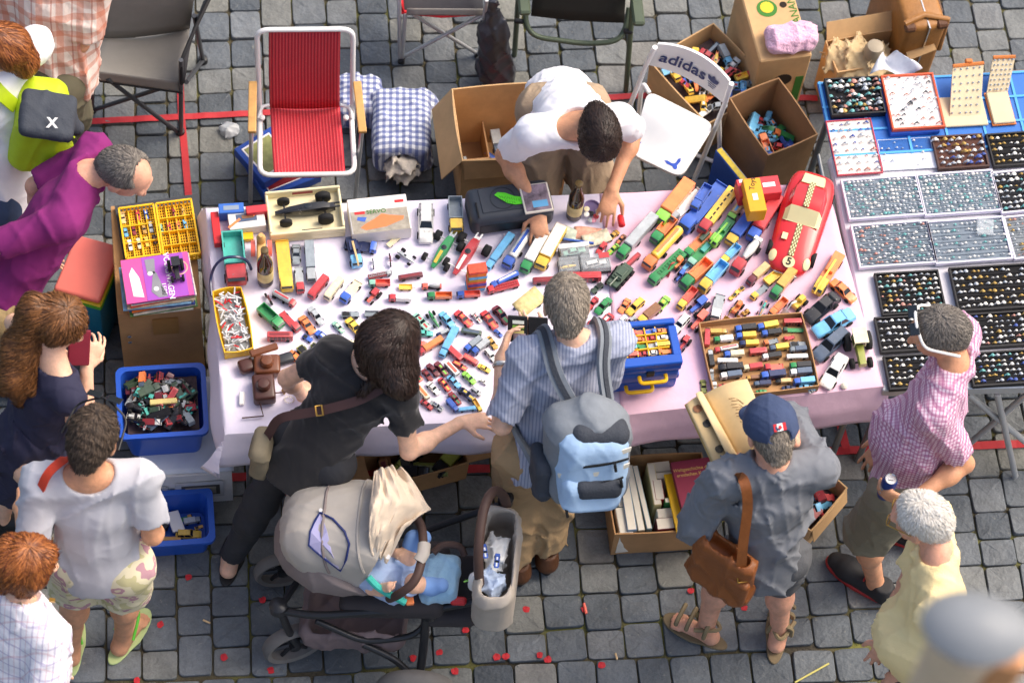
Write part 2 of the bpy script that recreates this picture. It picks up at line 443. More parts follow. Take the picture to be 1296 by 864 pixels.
for i,(k,_,c,p) in enumerate(rank):
    gap=rs.uniform(.001,.005); me,v,f=SETTS[rs.randrange(26)]
    rz=GA+rs.choice((0,math.pi))+rs.uniform(-.03,.03); dz=rs.uniform(-.006,.005)
    if k == 0 and i < 298:
        o=link('cobblestone',me,g0); o.location=(p.x,p.y,dz); o.rotation_euler=(rs.uniform(-.018,.018),rs.uniform(-.018,.018),rz); o.scale=(c[2]-gap,c[3]-gap,1)
    else:
        R=Matrix.Rotation(rz,3,'Z'); o=len(SV)
        SV += [tuple(R@Vector((x*(c[2]-gap),y*(c[3]-gap),z+dz))+p) for x,y,z in v]; SF += [tuple(j+o for j in q) for q in f]
me=bpy.data.meshes.new('cobblestones_rest'); me.from_pydata(SV,[],SF); me.polygons.foreach_set('use_smooth',[k % 72 < 32 for k in range(len(SF))]); me.materials.append(SETT_B)
o=link('cobblestone_paving',me,g0); tag(o,kind='stuff')
RED_TAPE=M('red_tape','#b92f35',rough=.6,var=.25,vs=9)
def tape(pts,wd,label):
    m=MB()
    for (a,b_) in zip(pts[:-1],pts[1:]):
        A,B=at(*a,.011),at(*b_,.011); d=(B-A).normalized(); s_=Vector((-d.y,d.x,0))*wd/2
        nseg=max(2,int((B-A).length/.05))
        def fn(u,v_,A=A,B=B,s_=s_):
            p=A+(B-A)*u+s_*(2*v_-1); return (p.x,p.y,.0095+.002*math.sin(u*nseg*.8*math.pi))
        m.grid(fn,nseg,1)
    return tag(m.build('marking_tape',RED_TAPE,thick=.001),label,'tape','red tape lines marking out the stalls')
tape([(60,156),(320,143),(560,133),(830,120),(1035,124)],.03,'long red tape line stuck across the setts behind the stall')
tape([(226,60),(230,150),(240,262)],.03,'red tape line running from the grey camp chair towards the yellow baskets')
tape([(270,604),(620,592)],.036,'red tape line in the shade below the white tablecloth')
tape([(1030,571),(1420,556)],.036,'red tape line on the setts behind the man in pink checked shirt')
tape([(1060,520),(1071,567)],.034,'short red tape piece under the front corner of the pink cloth')
WOOD=M('table_board','#8a7a66',rough=.7,bump=.1); STEEL=M('steel','#9a9c9c',rough=.35,metal=.8,var=.15);
ALU=M('aluminium','#c4c6c8',rough=.35,metal=.6,var=.08)
TZ=.75
def table(name,corners,label,z=TZ,legm=STEEL):
    q=[at(*c,z) for c in corners]; ctr=sum(q,Vector())/4; base=Vector((ctr.x,ctr.y,0))
    t=T(name,label,'table',base)
    MB().prism([(p.x-base.x,p.y-base.y) for p in q],z-.03,z-.004).build('tabletop',WOOD,t,bevel=.003)
    for p in q:
        r=(p-ctr)*.9; m=MB(); m.cyl((r.x,r.y,z-.031),(r.x*1.01,r.y*1.01,.012),.014,10); m.cyl((r.x*1.01,r.y*1.01,.012),(r.x*1.01,r.y*1.01,0),.018,10)
        m.build('leg',legm,t,smooth=True)
    for i,j in ((0,3),(1,2)):
        a,b_=(q[i]-ctr)*.9,(q[j]-ctr)*.9
        MB().cyl((a.x,a.y,.3),(b_.x,b_.y,.3),.009,8).build('crossbar',legm,t,smooth=True)
    return t
def fabric(name,col,var=.05,fold=.5):
    m=M(name,col,rough=.85,var=var,vs=5,bump=fold,bs=9,sheen=.15); return wrinkle(m,2.2,.55,.02)
LILAC=fabric('lilac_white_cloth','#e6dff0'); PINK=fabric('pink_cloth','#e3bdd0')
def cloth(name,corners,over,mat,label,z,seed,nu=90,nv=60):
    """over = hang in metres at (left, right, back, front)"""
    q=[at(*c,z) for c in corners]; W=(q[1]-q[0]).length; D=(q[3]-q[0]).length
    L,R_,Bk,Fr=over; out=(q[1]-q[0]).normalized(),(q[3]-q[0]).normalized(); rr=random.Random(seed); ph=[rr.uniform(0,6.3) for _ in range(8)]
    def fn(u,v):
        a=-L+u*(W+L+R_); b_=-Bk+v*(D+Bk+Fr); ca,cb=min(max(a,0),W),min(max(b_,0),D)
        s,t_=ca/W,cb/D
        p=(q[0]*(1-s)+q[1]*s)*(1-t_)+(q[3]*(1-s)+q[2]*s)*t_
        oa,ob=a-ca,b_-cb; drop=max(abs(oa),abs(ob)); less=min(abs(oa),abs(ob))
        wav=.010*math.sin(ca*6+ph[0])+.006*math.sin(ca*17+ph[1]+ca*ca) if abs(ob) >= abs(oa) else .012*math.sin(cb*7+ph[2])+.006*math.sin(cb*19+ph[3])
        fl=min(drop/.12,1.0)*(.028+wav)+(drop*.06)
        if drop > 0:
            p=p+out[0]*(math.copysign(1,oa)*(fl if abs(oa) >= abs(ob) else less*.62) if oa else 0)+out[1]*(math.copysign(1,ob)*(fl if abs(ob) >= abs(oa) else less*.62) if ob else 0)
        zz=z-max(0,drop-.012)+(-.004 if drop > 0 else 0)
        zz += .004*noise.noise((a*5,b_*5,seed))+.003*noise.noise((a*2,b_*15,seed+3)) if drop == 0 else .006*math.sin(a*3.1+b_*3+ph[5])*min(1,drop/.15)
        return (p.x,p.y,zz)
    return tag(MB().grid(fn,nu,nv).build(name,mat,smooth=True,thick=.0015),label,'tablecloth','cloths spread over the stall tables')
table('folding_table',[(266,266),(764,246),(790,520),(290,544)],'folding table hidden under the white lilac cloth')
table('folding_table',[(772,246),(1040,235),(1110,484),(798,518)],'folding table hidden under the pink cloth')
cloth('tablecloth',[(262,264),(768,245),(796,522),(286,548)],(.17,0,.05,.19),LILAC,'white lilac cloth over the left half of the toy stall',TZ,3)
cloth('tablecloth',[(760,245),(1044,232),(1117,487),(786,524)],(0,.05,.04,.22),PINK,'pink cloth over the right half of the toy stall',TZ+.0045,9,60,60)
RZ=.74
table('jewellery_table',[(1036,102),(1420,80),(1480,470),(1117,492)],'folding jewellery table with grey metal frame holding ring trays',RZ)
MB().box((0,0,0),(1,.03,.045)).build('x',STEEL) if False else None
a,b_=at(1115,494,RZ-.02),at(1440,486,RZ-.02)
t=[o for o in bpy.data.objects if o.name == 'jewellery_table'][0]; bl=t.location
d=b_-a
MB().box(((a+b_)/2-bl),(d.length,.03,.05),math.atan2(d.y,d.x)).build('front_rail',ALU,t,bevel=.004)
def crossleg(p,q_,r=.013):
    MB().cyl(Vector(p)-bl,Vector(q_)-bl,r,10).build('leg',ALU,t,smooth=True)
crossleg(at(1225,498,RZ-.05),at(1335,590,.02)); crossleg(at(1300,498,RZ-.05),at(1205,580,.02)+Vector((0.0,0,0)))
crossleg(at(1262,498,RZ-.05),at(1285,602,.012))
WHITE_CLOTH=fabric('white_table_cloth','#d5d3da')
cloth('jewellery_cloth',[(1052,198),(1420,176),(1470,466),(1113,488)],(.05,0,.0,.0),WHITE_CLOTH,'white cloth under the ring trays on the jewellery table',RZ+.004,21,60,40)
BLUE_T=M('blue_plastic','#2a6fc4',rough=.4,var=.08); BLUE_L=M('light_blue_plastic','#4fa8e8',rough=.4,var=.05)
c,rz,wd,dp=rectpx((1034,106),(1420,84),(1048,202),RZ+.006)
t=T('blue_tray_panel','large blue plastic panel with light blue grid lines on the jewellery table','panel',(c.x,c.y,RZ+.002),rz)
MB().box((0,0,.006),(wd,dp,.012)).build('sheet',BLUE_T,t,bevel=.002)
m=MB()
for i in range(9):m.box((-wd/2+.008+i*(wd-.016)/8,0,.0145),(.010,dp,.005))
for j in range(4):m.box((0,-dp/2+.008+j*(dp-.016)/3,.0152),(wd,.010,.006))
m.build('rib',BLUE_L,t)
def cardboard(name,col,var=.22):
    m=M(name,col,rough=.85,var=var,vs=4,bump=.12,bs=25); return m
CARD=cardboard('cardboard','#b48a5e'); CARD2=cardboard('cardboard_dark','#a07c58'); CARD3=cardboard('cardboard_pale','#cfa878')
TAPE_BROWN=M('parcel_tape','#9a6f35',rough=.35,var=.1)
YEL=M('yellow_plastic','#f2bf1e',rough=.4); WHITE=M('white_plastic','#ecebe8',rough=.45,var=.04); BLACK=M('black_plastic','#1b1c1f',rough=.45,var=.2)
PAPER=M('paper','#e9e2d2',rough=.8,var=.06); BLUE=M('deep_blue_plastic','#1d4fb0',rough=.4); RUBBER=M('rubber','#1c1c1d',rough=.8,var=.2)
GLASS=M('dark_glass','#1d2329',rough=.12,var=0,spec=.6); REDP=M('red_plastic','#cf2b30',rough=.4); CHROME=M('chrome','#c8c8c8',rough=.2,metal=.9,var=0)
def text_obj(body,size,mat,parent,mtx,name='lettering',ext=.0006,bold=0.0):
    cu=bpy.data.curves.new('lettering','FONT'); cu.body=body; cu.size=size; cu.extrude=ext; cu.align_x='CENTER'; cu.align_y='CENTER'; cu.offset=bold
    o=bpy.data.objects.new('tmp',cu); COL.objects.link(o); bpy.context.view_layer.update()
    me=bpy.data.meshes.new_from_object(o.evaluated_get(bpy.context.evaluated_depsgraph_get())); bpy.data.objects.remove(o); bpy.data.curves.remove(cu)
    me.materials.clear(); me.materials.append(mat); r=link(name,me,parent); r.matrix_local=mtx; return r
def frame(o,x,y,z):
    x,y,z=Vector(x).normalized(),Vector(y).normalized(),Vector(z).normalized()
    return Matrix(((x.x,y.x,z.x,o[0]),(x.y,y.y,z.y,o[1]),(x.z,y.z,z.z,o[2]),(0,0,0,1)))
def flat(loc,rz=0):return Matrix.Translation(loc) @ Matrix.Rotation(rz,4,'Z')
def carton(label,a,b,c,z0,z1,mat=None,taper=.97,flaps=(),name='cardboard_box',th=.006,group='cardboard boxes around the stall',closed=False):
    """a-b near edge of the rim, c on the far edge; flaps: (side, length, angle in degrees from vertical outward)"""
    mat=mat or CARD; ctr,rz,W,D=rectpx(a,b,c,z1); h=z1-z0
    t=T(name,label,'box',(ctr.x,ctr.y,z0),rz,group)
    MB().box((0,0,.004),(W*taper-.002,D*taper-.002,.008)).build('bottom',mat,t)
    k=taper
    def panel(p0,p1,nrm,nm='side_panel'):
        p0,p1=Vector(p0),Vector(p1); d=p1-p0; nseg=6; rr=random.Random(hash(label) % 1000 if False else len(label))
        m=MB(); bow=rr.uniform(.002,.008)
        for s_ in (0,1):
            pass
        def fn(u,v,off):
            q=p0*(1-u)+p1*u; kk=k+(1-k)*v; q=Vector((q.x*kk,q.y*kk,v*h)); q += nrm*(bow*math.sin(math.pi*u)*v-off); return tuple(q)
        m.grid(lambda u,v:fn(u,v,0),nseg,2); n1=len(m.v); m.grid(lambda u,v:fn(u,v,th),nseg,2)
        w_=nseg+1
        for i in range(nseg):m.f.append((2*w_+i,2*w_+i+1,n1+2*w_+i+1,n1+2*w_+i)); m.mi.append(0)
        for j in range(2):
            m.f.append((j*w_,(j+1)*w_,n1+(j+1)*w_,n1+j*w_)); m.f.append((j*w_+nseg,(j+1)*w_+nseg,n1+(j+1)*w_+nseg,n1+j*w_+nseg)); m.mi += [0,0]
        m.build(nm,mat,t)
    x,y=W/2,D/2; e=th*1.02
    sides={'front':((-x+e,-y,0),(x-e,-y,0),V(0,-1,0)),'back':((-x+e,y,0),(x-e,y,0),V(0,1,0)),
             'left':((-x,-y,0),(-x,y,0),V(-1,0,0)),'right':((x,-y,0),(x,y,0),V(1,0,0))}
    for s_ in sides:panel(*sides[s_])
    for s_,ln,an in flaps:
        p0,p1,nr=sides[s_]; p0,p1=Vector(p0),Vector(p1); an=math.radians(an); up=Vector((0,0,h+.001)); dv=nr*math.sin(an)*ln+Vector((0,0,math.cos(an)*ln))
        ins=(p1-p0)*.015; q=[p0+up,p1+up,p1+up+dv-ins,p0+up+dv+ins]
        o=nr*math.cos(an)*.004-Vector((0,0,math.sin(an)*.004))
        MB().add([tuple(v_) for v_ in q]+[tuple(v_+o) for v_ in q],[(0,1,2,3),(7,6,5,4),(0,4,5,1),(1,5,6,2),(2,6,7,3),(3,7,4,0)]).build('flap',mat,t)
    if closed:MB().box((0,0,h+.003),(W,D,.005)).build('lid',mat,t)
    t['w']=W; t['d']=D
    return t
BX={}
BX['big']=carton('big open brown carton behind the seller in white T-shirt',(585,204),(722,194),(576,112),0,.42,CARD3,.96,(('left',.16,150),('front',.12,172)))
BX['back']=carton('cardboard box heaped with toys behind the white folding chair',(822,78),(903,29),(905,152),0,.24,CARD3,.96)
BX['open']=carton('deep open brown carton with a few toys beside the pink towel box',(923,124),(972,197),(986,98),.0,.34,CARD2,.95)
BX['under']=carton('low carton of dark toys in the shade under the white cloth',(472,617),(594,585),(465,574),0,.15,CARD,.97,(('right',.1,95),('left',.1,95)))
BX['books']=carton('low carton full of upright books below the blue carry case',(778,676),(903,668),(803,577),0,.2,CARD,.98)
BX['right']=carton('rotated carton of toys half hidden behind the grey shirted man',(1027,672),(1073,617),(985,640),0,.22,CARD3,.95,(('front',.09,165),))
BX['paper']=carton('small carton stuffed with wrapping paper behind the jewellery table',(1060,92),(1152,76),(1043,52),0,.33,CARD3,.97,(('right',.12,70),('back',.08,40)))
ctr,rz,W,D=rectpx((962,78),(1028,70),(950,-22),.42)
t=T('banana_carton','closed banana carton with green logo standing under the pink towel','box',(ctr.x,ctr.y,0),rz,'cardboard boxes around the stall')
MB().box((0,0,.21),(W,D,.42)).build('body',CARD3,t,bevel=.006)
GRN=M('print_green','#3d7a2f',rough=.8); YEP=M('print_yellow','#e3c13a',rough=.8); DKH=M('dark_hole','#2b2018',rough=.9)
m=MB(); m.lathe([(.045,.421),(.045,.4215)],20); m.build('logo_oval',GRN,t).location=(-.02,.06,0)
MB().lathe([(.03,.4225),(.028,.423)],14).build('logo_fruit',YEP,t).location=(-.02,.065,0)
MB().lathe([(.016,.421),(.016,.4218)],14).build('hand_hole',DKH,t).location=(.055,.07,0)
text_obj('BANANA',.05,GRN,t,flat((W/2-.022,.04,.4215),math.pi/2-.0))
MB().box((W/2-.03,-D/2-.0012,.17),(.035,.002,.2)).build('printed_band',GRN,t)
MB().lathe([(.04,-.001),(.04,.001)],20,R=Matrix.Rotation(math.pi/2,3,'X')).build('printed_oval',DKH,t).location=(.01,-D/2-.002,.26)
TOWEL=M('pink_towel','#e9b9d3',rough=.95,var=.1,vs=30,bump=.9,bs=90,sheen=.4)
p=at(1000,47,.46); s=SDF(p-V(.2,.2,.1),p+V(.2,.2,.12),.007); X=Vector((math.cos(rz),math.sin(rz),0)); Y=Vector((-X.y,X.x,0)); RM=[[X.x,Y.x,0],[X.y,Y.y,0],[0,0,1]]
s.rbox(p+V(0,0,-.005),(.105,.066,.036),RM,.03,0); s.rbox(p+V(0,0,.02)+X*.01-Y*.015,(.1,.05,.03),RM,.028,.004); s.cap(p-X*.07-Y*.05,p+X*.07-Y*.055,.024,.022,.01); s.folds(.008,(30,30,24),3)
tag(soft('folded_towel',s,TOWEL),'pink fluffy folded towel lying on the banana carton','towel')
t=T('inner_box','narrow open brown box standing inside the big carton','box',at(593,190,.06)*1,math.radians(16)); t.location.z=.012
for q,d in (((0,-.12,.08),(.13,.006,.16)),((0,.12,.08),(.13,.006,.16)),((-.065,0,.08),(.006,.234,.16)),((.065,0,.08),(.006,.234,.16))):MB().box(q,d).build('side_panel',CARD2,t)
MB().box((0,0,.004),(.124,.234,.006)).build('bottom',CARD2,t)
WP=M('wrapping_paper','#cdb48a',rough=.8,var=.12,vs=8)
def crumple(name,px,py,z,r,mat,label,cat,seed,sq=.6,h=.008):
    p=at(px,py,z); s=SDF(p-V(*[max(r)*1.3]*3),p+V(*[max(r)*1.3]*3),h); s.ell(p,r,k=0); s.folds(max(r)*.3,(26,26,26),seed,1.0,'crumple'); return tag(soft(name,s,mat,off=p),label,cat) if not soft else _place(soft(name,s,mat,off=p),p,label,cat)
def _place(o,p,label,cat):o.location=p; return tag(o,label,cat)
crumple('wrapping_paper',1085,75,.3,(.14,.09,.07),WP,'crumpled beige wrapping paper sticking out of the small carton','paper',4)
POT=M('stoneware','#a79a84',rough=.5)
p=at(1100,74,.33); t=MB().lathe([(.02,-.03),(.04,-.02),(.045,.02),(.035,.05),(.02,.055)],18).build('jar',POT,smooth=True); t.location=p+V(.01,0,.045); tag(t,'grey stoneware jar among the wrapping paper in the small carton','jar')
PLAST=M('white_sheet_plastic','#dfe0e6',rough=.4,var=.06,bump=.6,bs=20)
a,b_,c_,d_=at(1100,96,.75),at(1166,92,.75),at(1140,72,.73),at(1117,68,.62)
o=MB().grid(lambda u,v:tuple((a*(1-u)+b_*u)*(1-v)+(d_*(1-u)+c_*u)*v+V(0,0,.03*math.sin(u*7+v*3)+.01)),12,8).build('plastic_sheet',PLAST,smooth=True,thick=.002); tag(o,'white plastic sheet draped over the back edge of the jewellery table','sheet')
LEATH=M('brown_leather','#9c6a34',rough=.45,var=.3,vs=7,bump=.2,bs=60); LEATH_D=M('dark_leather','#5d3a22',rough=.5,var=.25,bump=.2)
ctr,rz,W,D=rectpx((1148,38),(1200,32),(1128,-60),.5)
t=T('suitcase','worn brown leather suitcase with strap standing behind the jewellery table','suitcase',(ctr.x,ctr.y,0),rz)
MB().box((0,0,.25),(W,D,.5)).build('shell',LEATH,t,bevel=.025,seg=3,smooth=True)
MB().box((.01,-.003,.25),(.006,D+.008,.504)).build('zip',CHROME,t); MB().tube([(-W/2-.004,-D/2+.03,.503),(0,-D/2+.06,.512),(W/2+.004,-D/2+.03,.503),(W/2+.006,-D/2+.02,.3)],.014,8).build('strap',LEATH,t,smooth=True)
MB().tube([(W/2+.004,-.1,.38),(W/2+.03,-.06,.4),(W/2+.03,.06,.4),(W/2+.004,.1,.38)],.01,8).build('handle',LEATH_D,t,smooth=True)
MB().box((.03,.06,.508),(.05,.07,.006),.5).build('luggage_tag',M('navy_tag','#27348b',rough=.5),t)
for sx in (-1,1):MB().box((sx*(W/2-.02),-D/2+.015,.49),(.05,.04,.03)).build('corner_guard',LEATH_D,t,bevel=.008)
c9=carton('tall brown carton carrying the magazines and yellow baskets',(149,399),(254,391),(141,262),0,.6,CARD,1.0,closed=True,name='carton')
W,D=c9['w'],c9['d']
MB().box((.02,-D/2-.0085,.5),(.1,.002,.12)).build('parcel_tape',TAPE_BROWN,c9)
for k in (0,1):MB().lathe([(.009,0),(.009,.004),(.004,.006)],10,R=Matrix.Rotation(math.pi/2,3,'X')).build('rivet',CHROME,c9).location=(-W/2+.035,-D/2-.009,.40+k*.045)
ctr,rz,W,D=rectpx((158,337),(258,322),(146,262),.62)
bd=T('book_slab','dark board with orange edge lying under the yellow baskets','board',(ctr.x,ctr.y,.606),rz)
MB().box((.01,0,.012),(W+.02,D,.022)).build('board',M('slate_board','#3a3d42',rough=.6),bd); MB().box((W/2-.05,-D/2+.0,.0245),(.13,.02,.004)).build('orange_edge',M('orange_card','#e0662b',rough=.6),bd)
def basket(label,a,b,c,z,rows,cols):
    ctr,rz,W,D=rectpx(a,b,c,z); t=T('plastic_basket',label,'basket',(ctr.x,ctr.y,z-.04),rz,'yellow lattice baskets of toy cars')
    m=MB(); nx,ny=15,20
    for i in range(nx+1):m.box((-W/2+W*i/nx,0,.003),(.0035,D,.004))
    for j in range(ny+1):m.box((0,-D/2+D*j/ny,.0035),(W,.0035,.0045))
    m.build('lattice_floor',YEL,t)
    for s_,q,d in ((0,(0,-D/2,.02),(W,.004,.04)),(1,(0,D/2,.02),(W,.004,.04)),(2,(-W/2,0,.02),(.004,D,.04)),(3,(W/2,0,.02),(.004,D,.04))):
        m=MB(); ax=0 if s_ < 2 else 1; n_=9; ln=d[ax]
        for k in range(n_+1):
            pp=list(q); pp[ax] +=-ln/2+ln*k/n_; m.box(pp,(.006,.006,.04))
        for zz in (.004,.037):
            pp=list(q); pp[2]=zz; dd=list(d); dd[2]=.007; dd[1-ax]=.007; m.box(pp,dd)
        m.build('rim',YEL,t)
    for r in range(1,rows):MB().box((0,-D/2+D*r/rows,.014),(W-.008,.004,.022)).build('divider',YEL,t)
    for c_ in range(1,cols):MB().box((-W/2+W*c_/cols,0,.011),(.004,D-.008,.016)).build('divider',YEL,t)
    t['w']=W; t['d']=D; return t
BK1=basket('yellow lattice basket on the left holding eleven toy cars',(160,327),(204,321),(147,264),.675,3,4)
BK2=basket('yellow lattice basket on the right half filled with toy cars',(208,326),(253,320),(192,258),.676,4,4)
ctr,rz,W,D=rectpx((161,386),(246,374),(153,331),.72)
mags=['#b8863a','#d9d4c6','#5e8a4a','#c9c3b5','#3d4fa0','#d86b2c','#cfc8b8','#7aa6c9','#c4b79d','#d2452f','#e4dccb','#8a6db0']
rr=random.Random(3); pilez=.608
for i,cc in enumerate(mags):
    o=MB().box((0,0,.0045),(W*rr.uniform(.92,1.02),D*rr.uniform(.9,1.0),.009)).build('magazine',M('mag_%d' % i,cc,rough=.55,var=.35,vs=40),bevel=.0015)
    o.location=(ctr.x+rr.uniform(-.012,.012),ctr.y+rr.uniform(-.012,.006),pilez); o.rotation_euler=(0,0,rz+rr.uniform(-.07,.07)); pilez += .0095
    tag(o,'old magazine in the pile below the pink cover, %s' % (['at the very bottom','second from the bottom','third from the bottom','fourth from the bottom','fifth from the bottom','sixth from the bottom','seventh from the bottom','eighth from the bottom','ninth from the bottom','third from the top','second from the top','directly under it'][i]),'magazine','magazines piled on the tall carton')
t=T('magazine','pink and purple magazine with white bus cover on top of the pile','magazine',(ctr.x,ctr.y,pilez),rz,'magazines piled on the tall carton')
MB().box((0,0,.003),(W,D,.006)).build('cover',M('mag_pink','#d9579f',rough=.4,var=.06),t); MB().box((.03,0,.0066),(W*.62,D*.99,.0012)).build('purple_panel',M('mag_purple','#a552c0',rough=.4,var=.06),t)
MW=M('print_white','#f1eef0',rough=.6,var=.03); MG=M('print_grey','#8b8d96',rough=.6)
MB().prism([(-.03,-.06),(-.005,-.09),(.03,-.09),(.012,-.03),(.0,.02),(-.012,.03)],.0075,.0082).build('printed_car',MG,t); MB().prism([(-.035,.02),(-.005,.02),(.0,.085),(-.038,.085)],.0075,.0082).build('printed_car',MG,t)
for q in ((-.01,-.05),(-.025,.02)):MB().lathe([(.01,.0084),(.009,.009)],14).build('printed_wheel',MW,t).location=(q[0],q[1],0)
MB().prism([(-.1,-.07),(-.06,-.08),(-.068,.01),(-.09,.06),(-.105,.03)],.0066,.0072).build('printed_bus',MW,t)
text_obj('VOLKSWAGEN',.031,MW,t,flat((.045,-.0,.0076),-math.pi/2),bold=.0004); text_obj('1500',.028,MW,t,flat((.018,-.055,.0076),-math.pi/2),bold=.0004)
MB().lathe([(.033,.0075),(.033,.0079),(.028,.0079),(.028,.0075)],20,caps=False).build('printed_ring',M('print_peach','#e9b9a0',rough=.6),t).location=(.09,.03,0)
MAGTOP=(ctr,rz,pilez+.006)
MW_=M('white_card','#d7d6d8',rough=.6,var=.1,vs=10)
c10=carton('white printed microwave oven carton carrying the blue toy bin',(186,604),(293,597),(180,482),0,.26,MW_,1.0,closed=True,name='carton')
W,D=c10['w'],c10['d']
MB().box((.035,-D/2-.009,.14),(.19,.003,.13)).build('printed_door',M('pg','#b9bbc0',rough=.5),c10); MB().box((.04,-D/2-.011,.14),(.15,.003,.08)).build('printed_window',M('pd','#3e3c3a',rough=.4),c10)
MB().box((.04,-D/2-.013,.14),(.12,.003,.055)).build('printed_glass',M('pw','#8f897c',rough=.4),c10)
for k in (0,1):MB().lathe([(.013,-.002),(.013,.004),(.009,.006)],14,R=Matrix.Rotation(math.pi/2,3,'X')).build('printed_knob',M('pk','#9a9ca2',rough=.4),c10).location=(-.1,-D/2-.008,.11+.06*k)
q=[at(*e_,.268) for e_ in ((150,482),(290,478),(296,596),(182,602))]
o=MB().grid(lambda u,v:tuple((q[3]*(1-u)+q[2]*u)*(1-v)+(q[0]*(1-u)+q[1]*u)*v+V(0,0,.004*noise.noise((u*9,v*9,1))+.003)),24,16).build('paper_sheet',M('pale_sheet','#ccd3e0',rough=.7,var=.06,bump=.5,bs=14),smooth=True,thick=.002); tag(o,'pale blue white paper sheet spread under the blue toy bin','sheet')
def tub(label,a,b,c,z0,z1,taper,mat,rim=.014,th=.005,name='plastic_bin'):
    ctr,rz,W,D=rectpx(a,b,c,z1); h=z1-z0; t=T(name,label,'bin',(ctr.x,ctr.y,z0),rz)
    def ring(k,z,off=0,n=5):
        x,y=W/2*k+off,D/2*k+off; r=.03; pts=[]
        for cx,cy,a0 in ((x-r,y-r,0),(-x+r,y-r,90),(-x+r,-y+r,180),(x-r,-y+r,270)):
            for i in range(n+1):
                a_=math.radians(a0+90*i/n); pts.append((cx+r*math.cos(a_),cy+r*math.sin(a_),z))
        return pts
    MB().loft([ring(taper*.5,0),ring(taper,0),ring(1,h-.004),ring(1,h-.004,-th),ring(taper,.006,-th),ring(taper*.5,.006)]).build('body',mat,t,smooth=True)
    MB().loft([ring(1,h,-th),ring(1,h,rim),ring(1,h-.018,rim),ring(1,h-.018,rim-.003),ring(1,h-.003,rim-.004),ring(1,h-.003,-th),ring(1,h,-th)],False).build('rim',mat,t,smooth=True)
    t['w']=W; t['d']=D; return t
BINBLUE=M('translucent_blue','#2a63d8',rough=.3,var=.06,trans=.25,spec=.5); BASIN=M('basin_blue','#2457b8',rough=.4,var=.08)
BIN=tub('blue translucent storage bin heaped with toy cars on the microwave carton',(154,552),(260,545),(148,469),.275,.49,.86,BINBLUE)
BASN=tub('shallow blue plastic tub with a few toys on the setts',(174,688),(267,681),(174,628),.006,.16,.88,BASIN,.018,name='plastic_tub')
ctr,rz,W,D=rectpx((65,369),(127,386),(100,297),.42)
t=T('cooler','cool box with coral red lid, green rim and teal body','cooler',(ctr.x,ctr.y,0),rz)
MB().box((0,0,.185),(W*.96,D*.96,.37),taper=.84).build('body',M('teal_plastic','#1677a0',rough=.4),t,bevel=.02,seg=2,smooth=True)
MB().box((0,0,.383),(W*1.02,D*1.02,.02)).build('green_rim',M('green_plastic','#4fae32',rough=.4),t,bevel=.008,seg=2,smooth=True); MB().box((0,0,.3995),(W*1.0,D*1.0,.012)).build('yellow_rim',M('yellow_rim','#d6c536',rough=.4),t,bevel=.005)
MB().box((0,0,.42),(W*.95,D*.95,.032)).build('lid',M('coral_plastic','#f07f74',rough=.4,var=.05),t,bevel=.014,seg=3,smooth=True)
for k,(a,b_,c_,z0,z1,lb) in enumerate([((336,251),(407,222),(307,209),.002,.055,'flat blue board game box on the setts under the red striped chair'),((334,232),(392,196),(313,178),.057,.11,'blue toy box with clear window lying on the flat game box')]):
    ctr,rz,W,D=rectpx(a,b_,c_,z1); t=T('game_box',lb,'box',(ctr.x,ctr.y,z0),rz,'game boxes under the red chair')
    MB().box((0,0,(z1-z0)/2),(W,D,z1-z0)).build('box',M('game_blue','#1f48a0',rough=.45),t,bevel=.003)
    h=z1-z0
    if k == 0:
        MB().box((0,0,h+.001),(W*.8,D*.75,.0015)).build('white_border',MW,t); MB().box((0,0,h+.002),(W*.76,D*.7,.0015)).build('printed_panel',M('print_red','#8f2630',rough=.5),t); MB().box((-W*.25,D*.1,h+.003),(W*.2,D*.4,.0012)).build('printed_patch',YEP,t)
    else:
        MB().box((-W*.1,0,h+.001),(W*.6,D*.8,.0015)).build('white_border',MW,t); MB().box((-W*.1,0,h+.002),(W*.54,D*.72,.0015)).build('window',M('olive_print','#8f935a',rough=.25,var=.4,vs=20),t)
ctr,rz,W,D=rectpx((905,190),(944,238),(914,186),.26)
t=T('toy_carton','blue toy packaging box with yellow side beside the white chair','box',(ctr.x,ctr.y,0),rz)
MB().box((0,0,.13),(W,D,.26)).build('box',BLUE,t,bevel=.004); MB().box((0,0,.261),(W*.96,D*.7,.002)).build('yellow_panel',M('print_y2','#d5bd3a',rough=.5,var=.3,vs=30),t)
STRIPE=M('red_stripe_canvas','#d02c3c',rough=.85,var=.06,bump=.2,bs=300); n,l,b=nodes(STRIPE)
tc=[x for x in n if x.type == 'TEX_COORD'][0]; cur=b.inputs['Base Color'].links[0].from_socket
uvn=n.new('ShaderNodeUVMap');
cur=mix_col(n,l,math_node(n,l,'MULTIPLY',stripes(n,l,uvn.outputs[0],0,1/22,.22),.75),cur,S('#54303a')); cur=mix_col(n,l,math_node(n,l,'MULTIPLY',stripes(n,l,uvn.outputs[0],0,1/22,.1,.022),.5),cur,S('#d8a8a0')); l.new(cur,b.inputs['Base Color'])
WT=M('white_tube','#e6e6e6',rough=.3,var=.03); OAK=M('varnished_wood','#c99a5b',rough=.45,var=.2,vs=20)
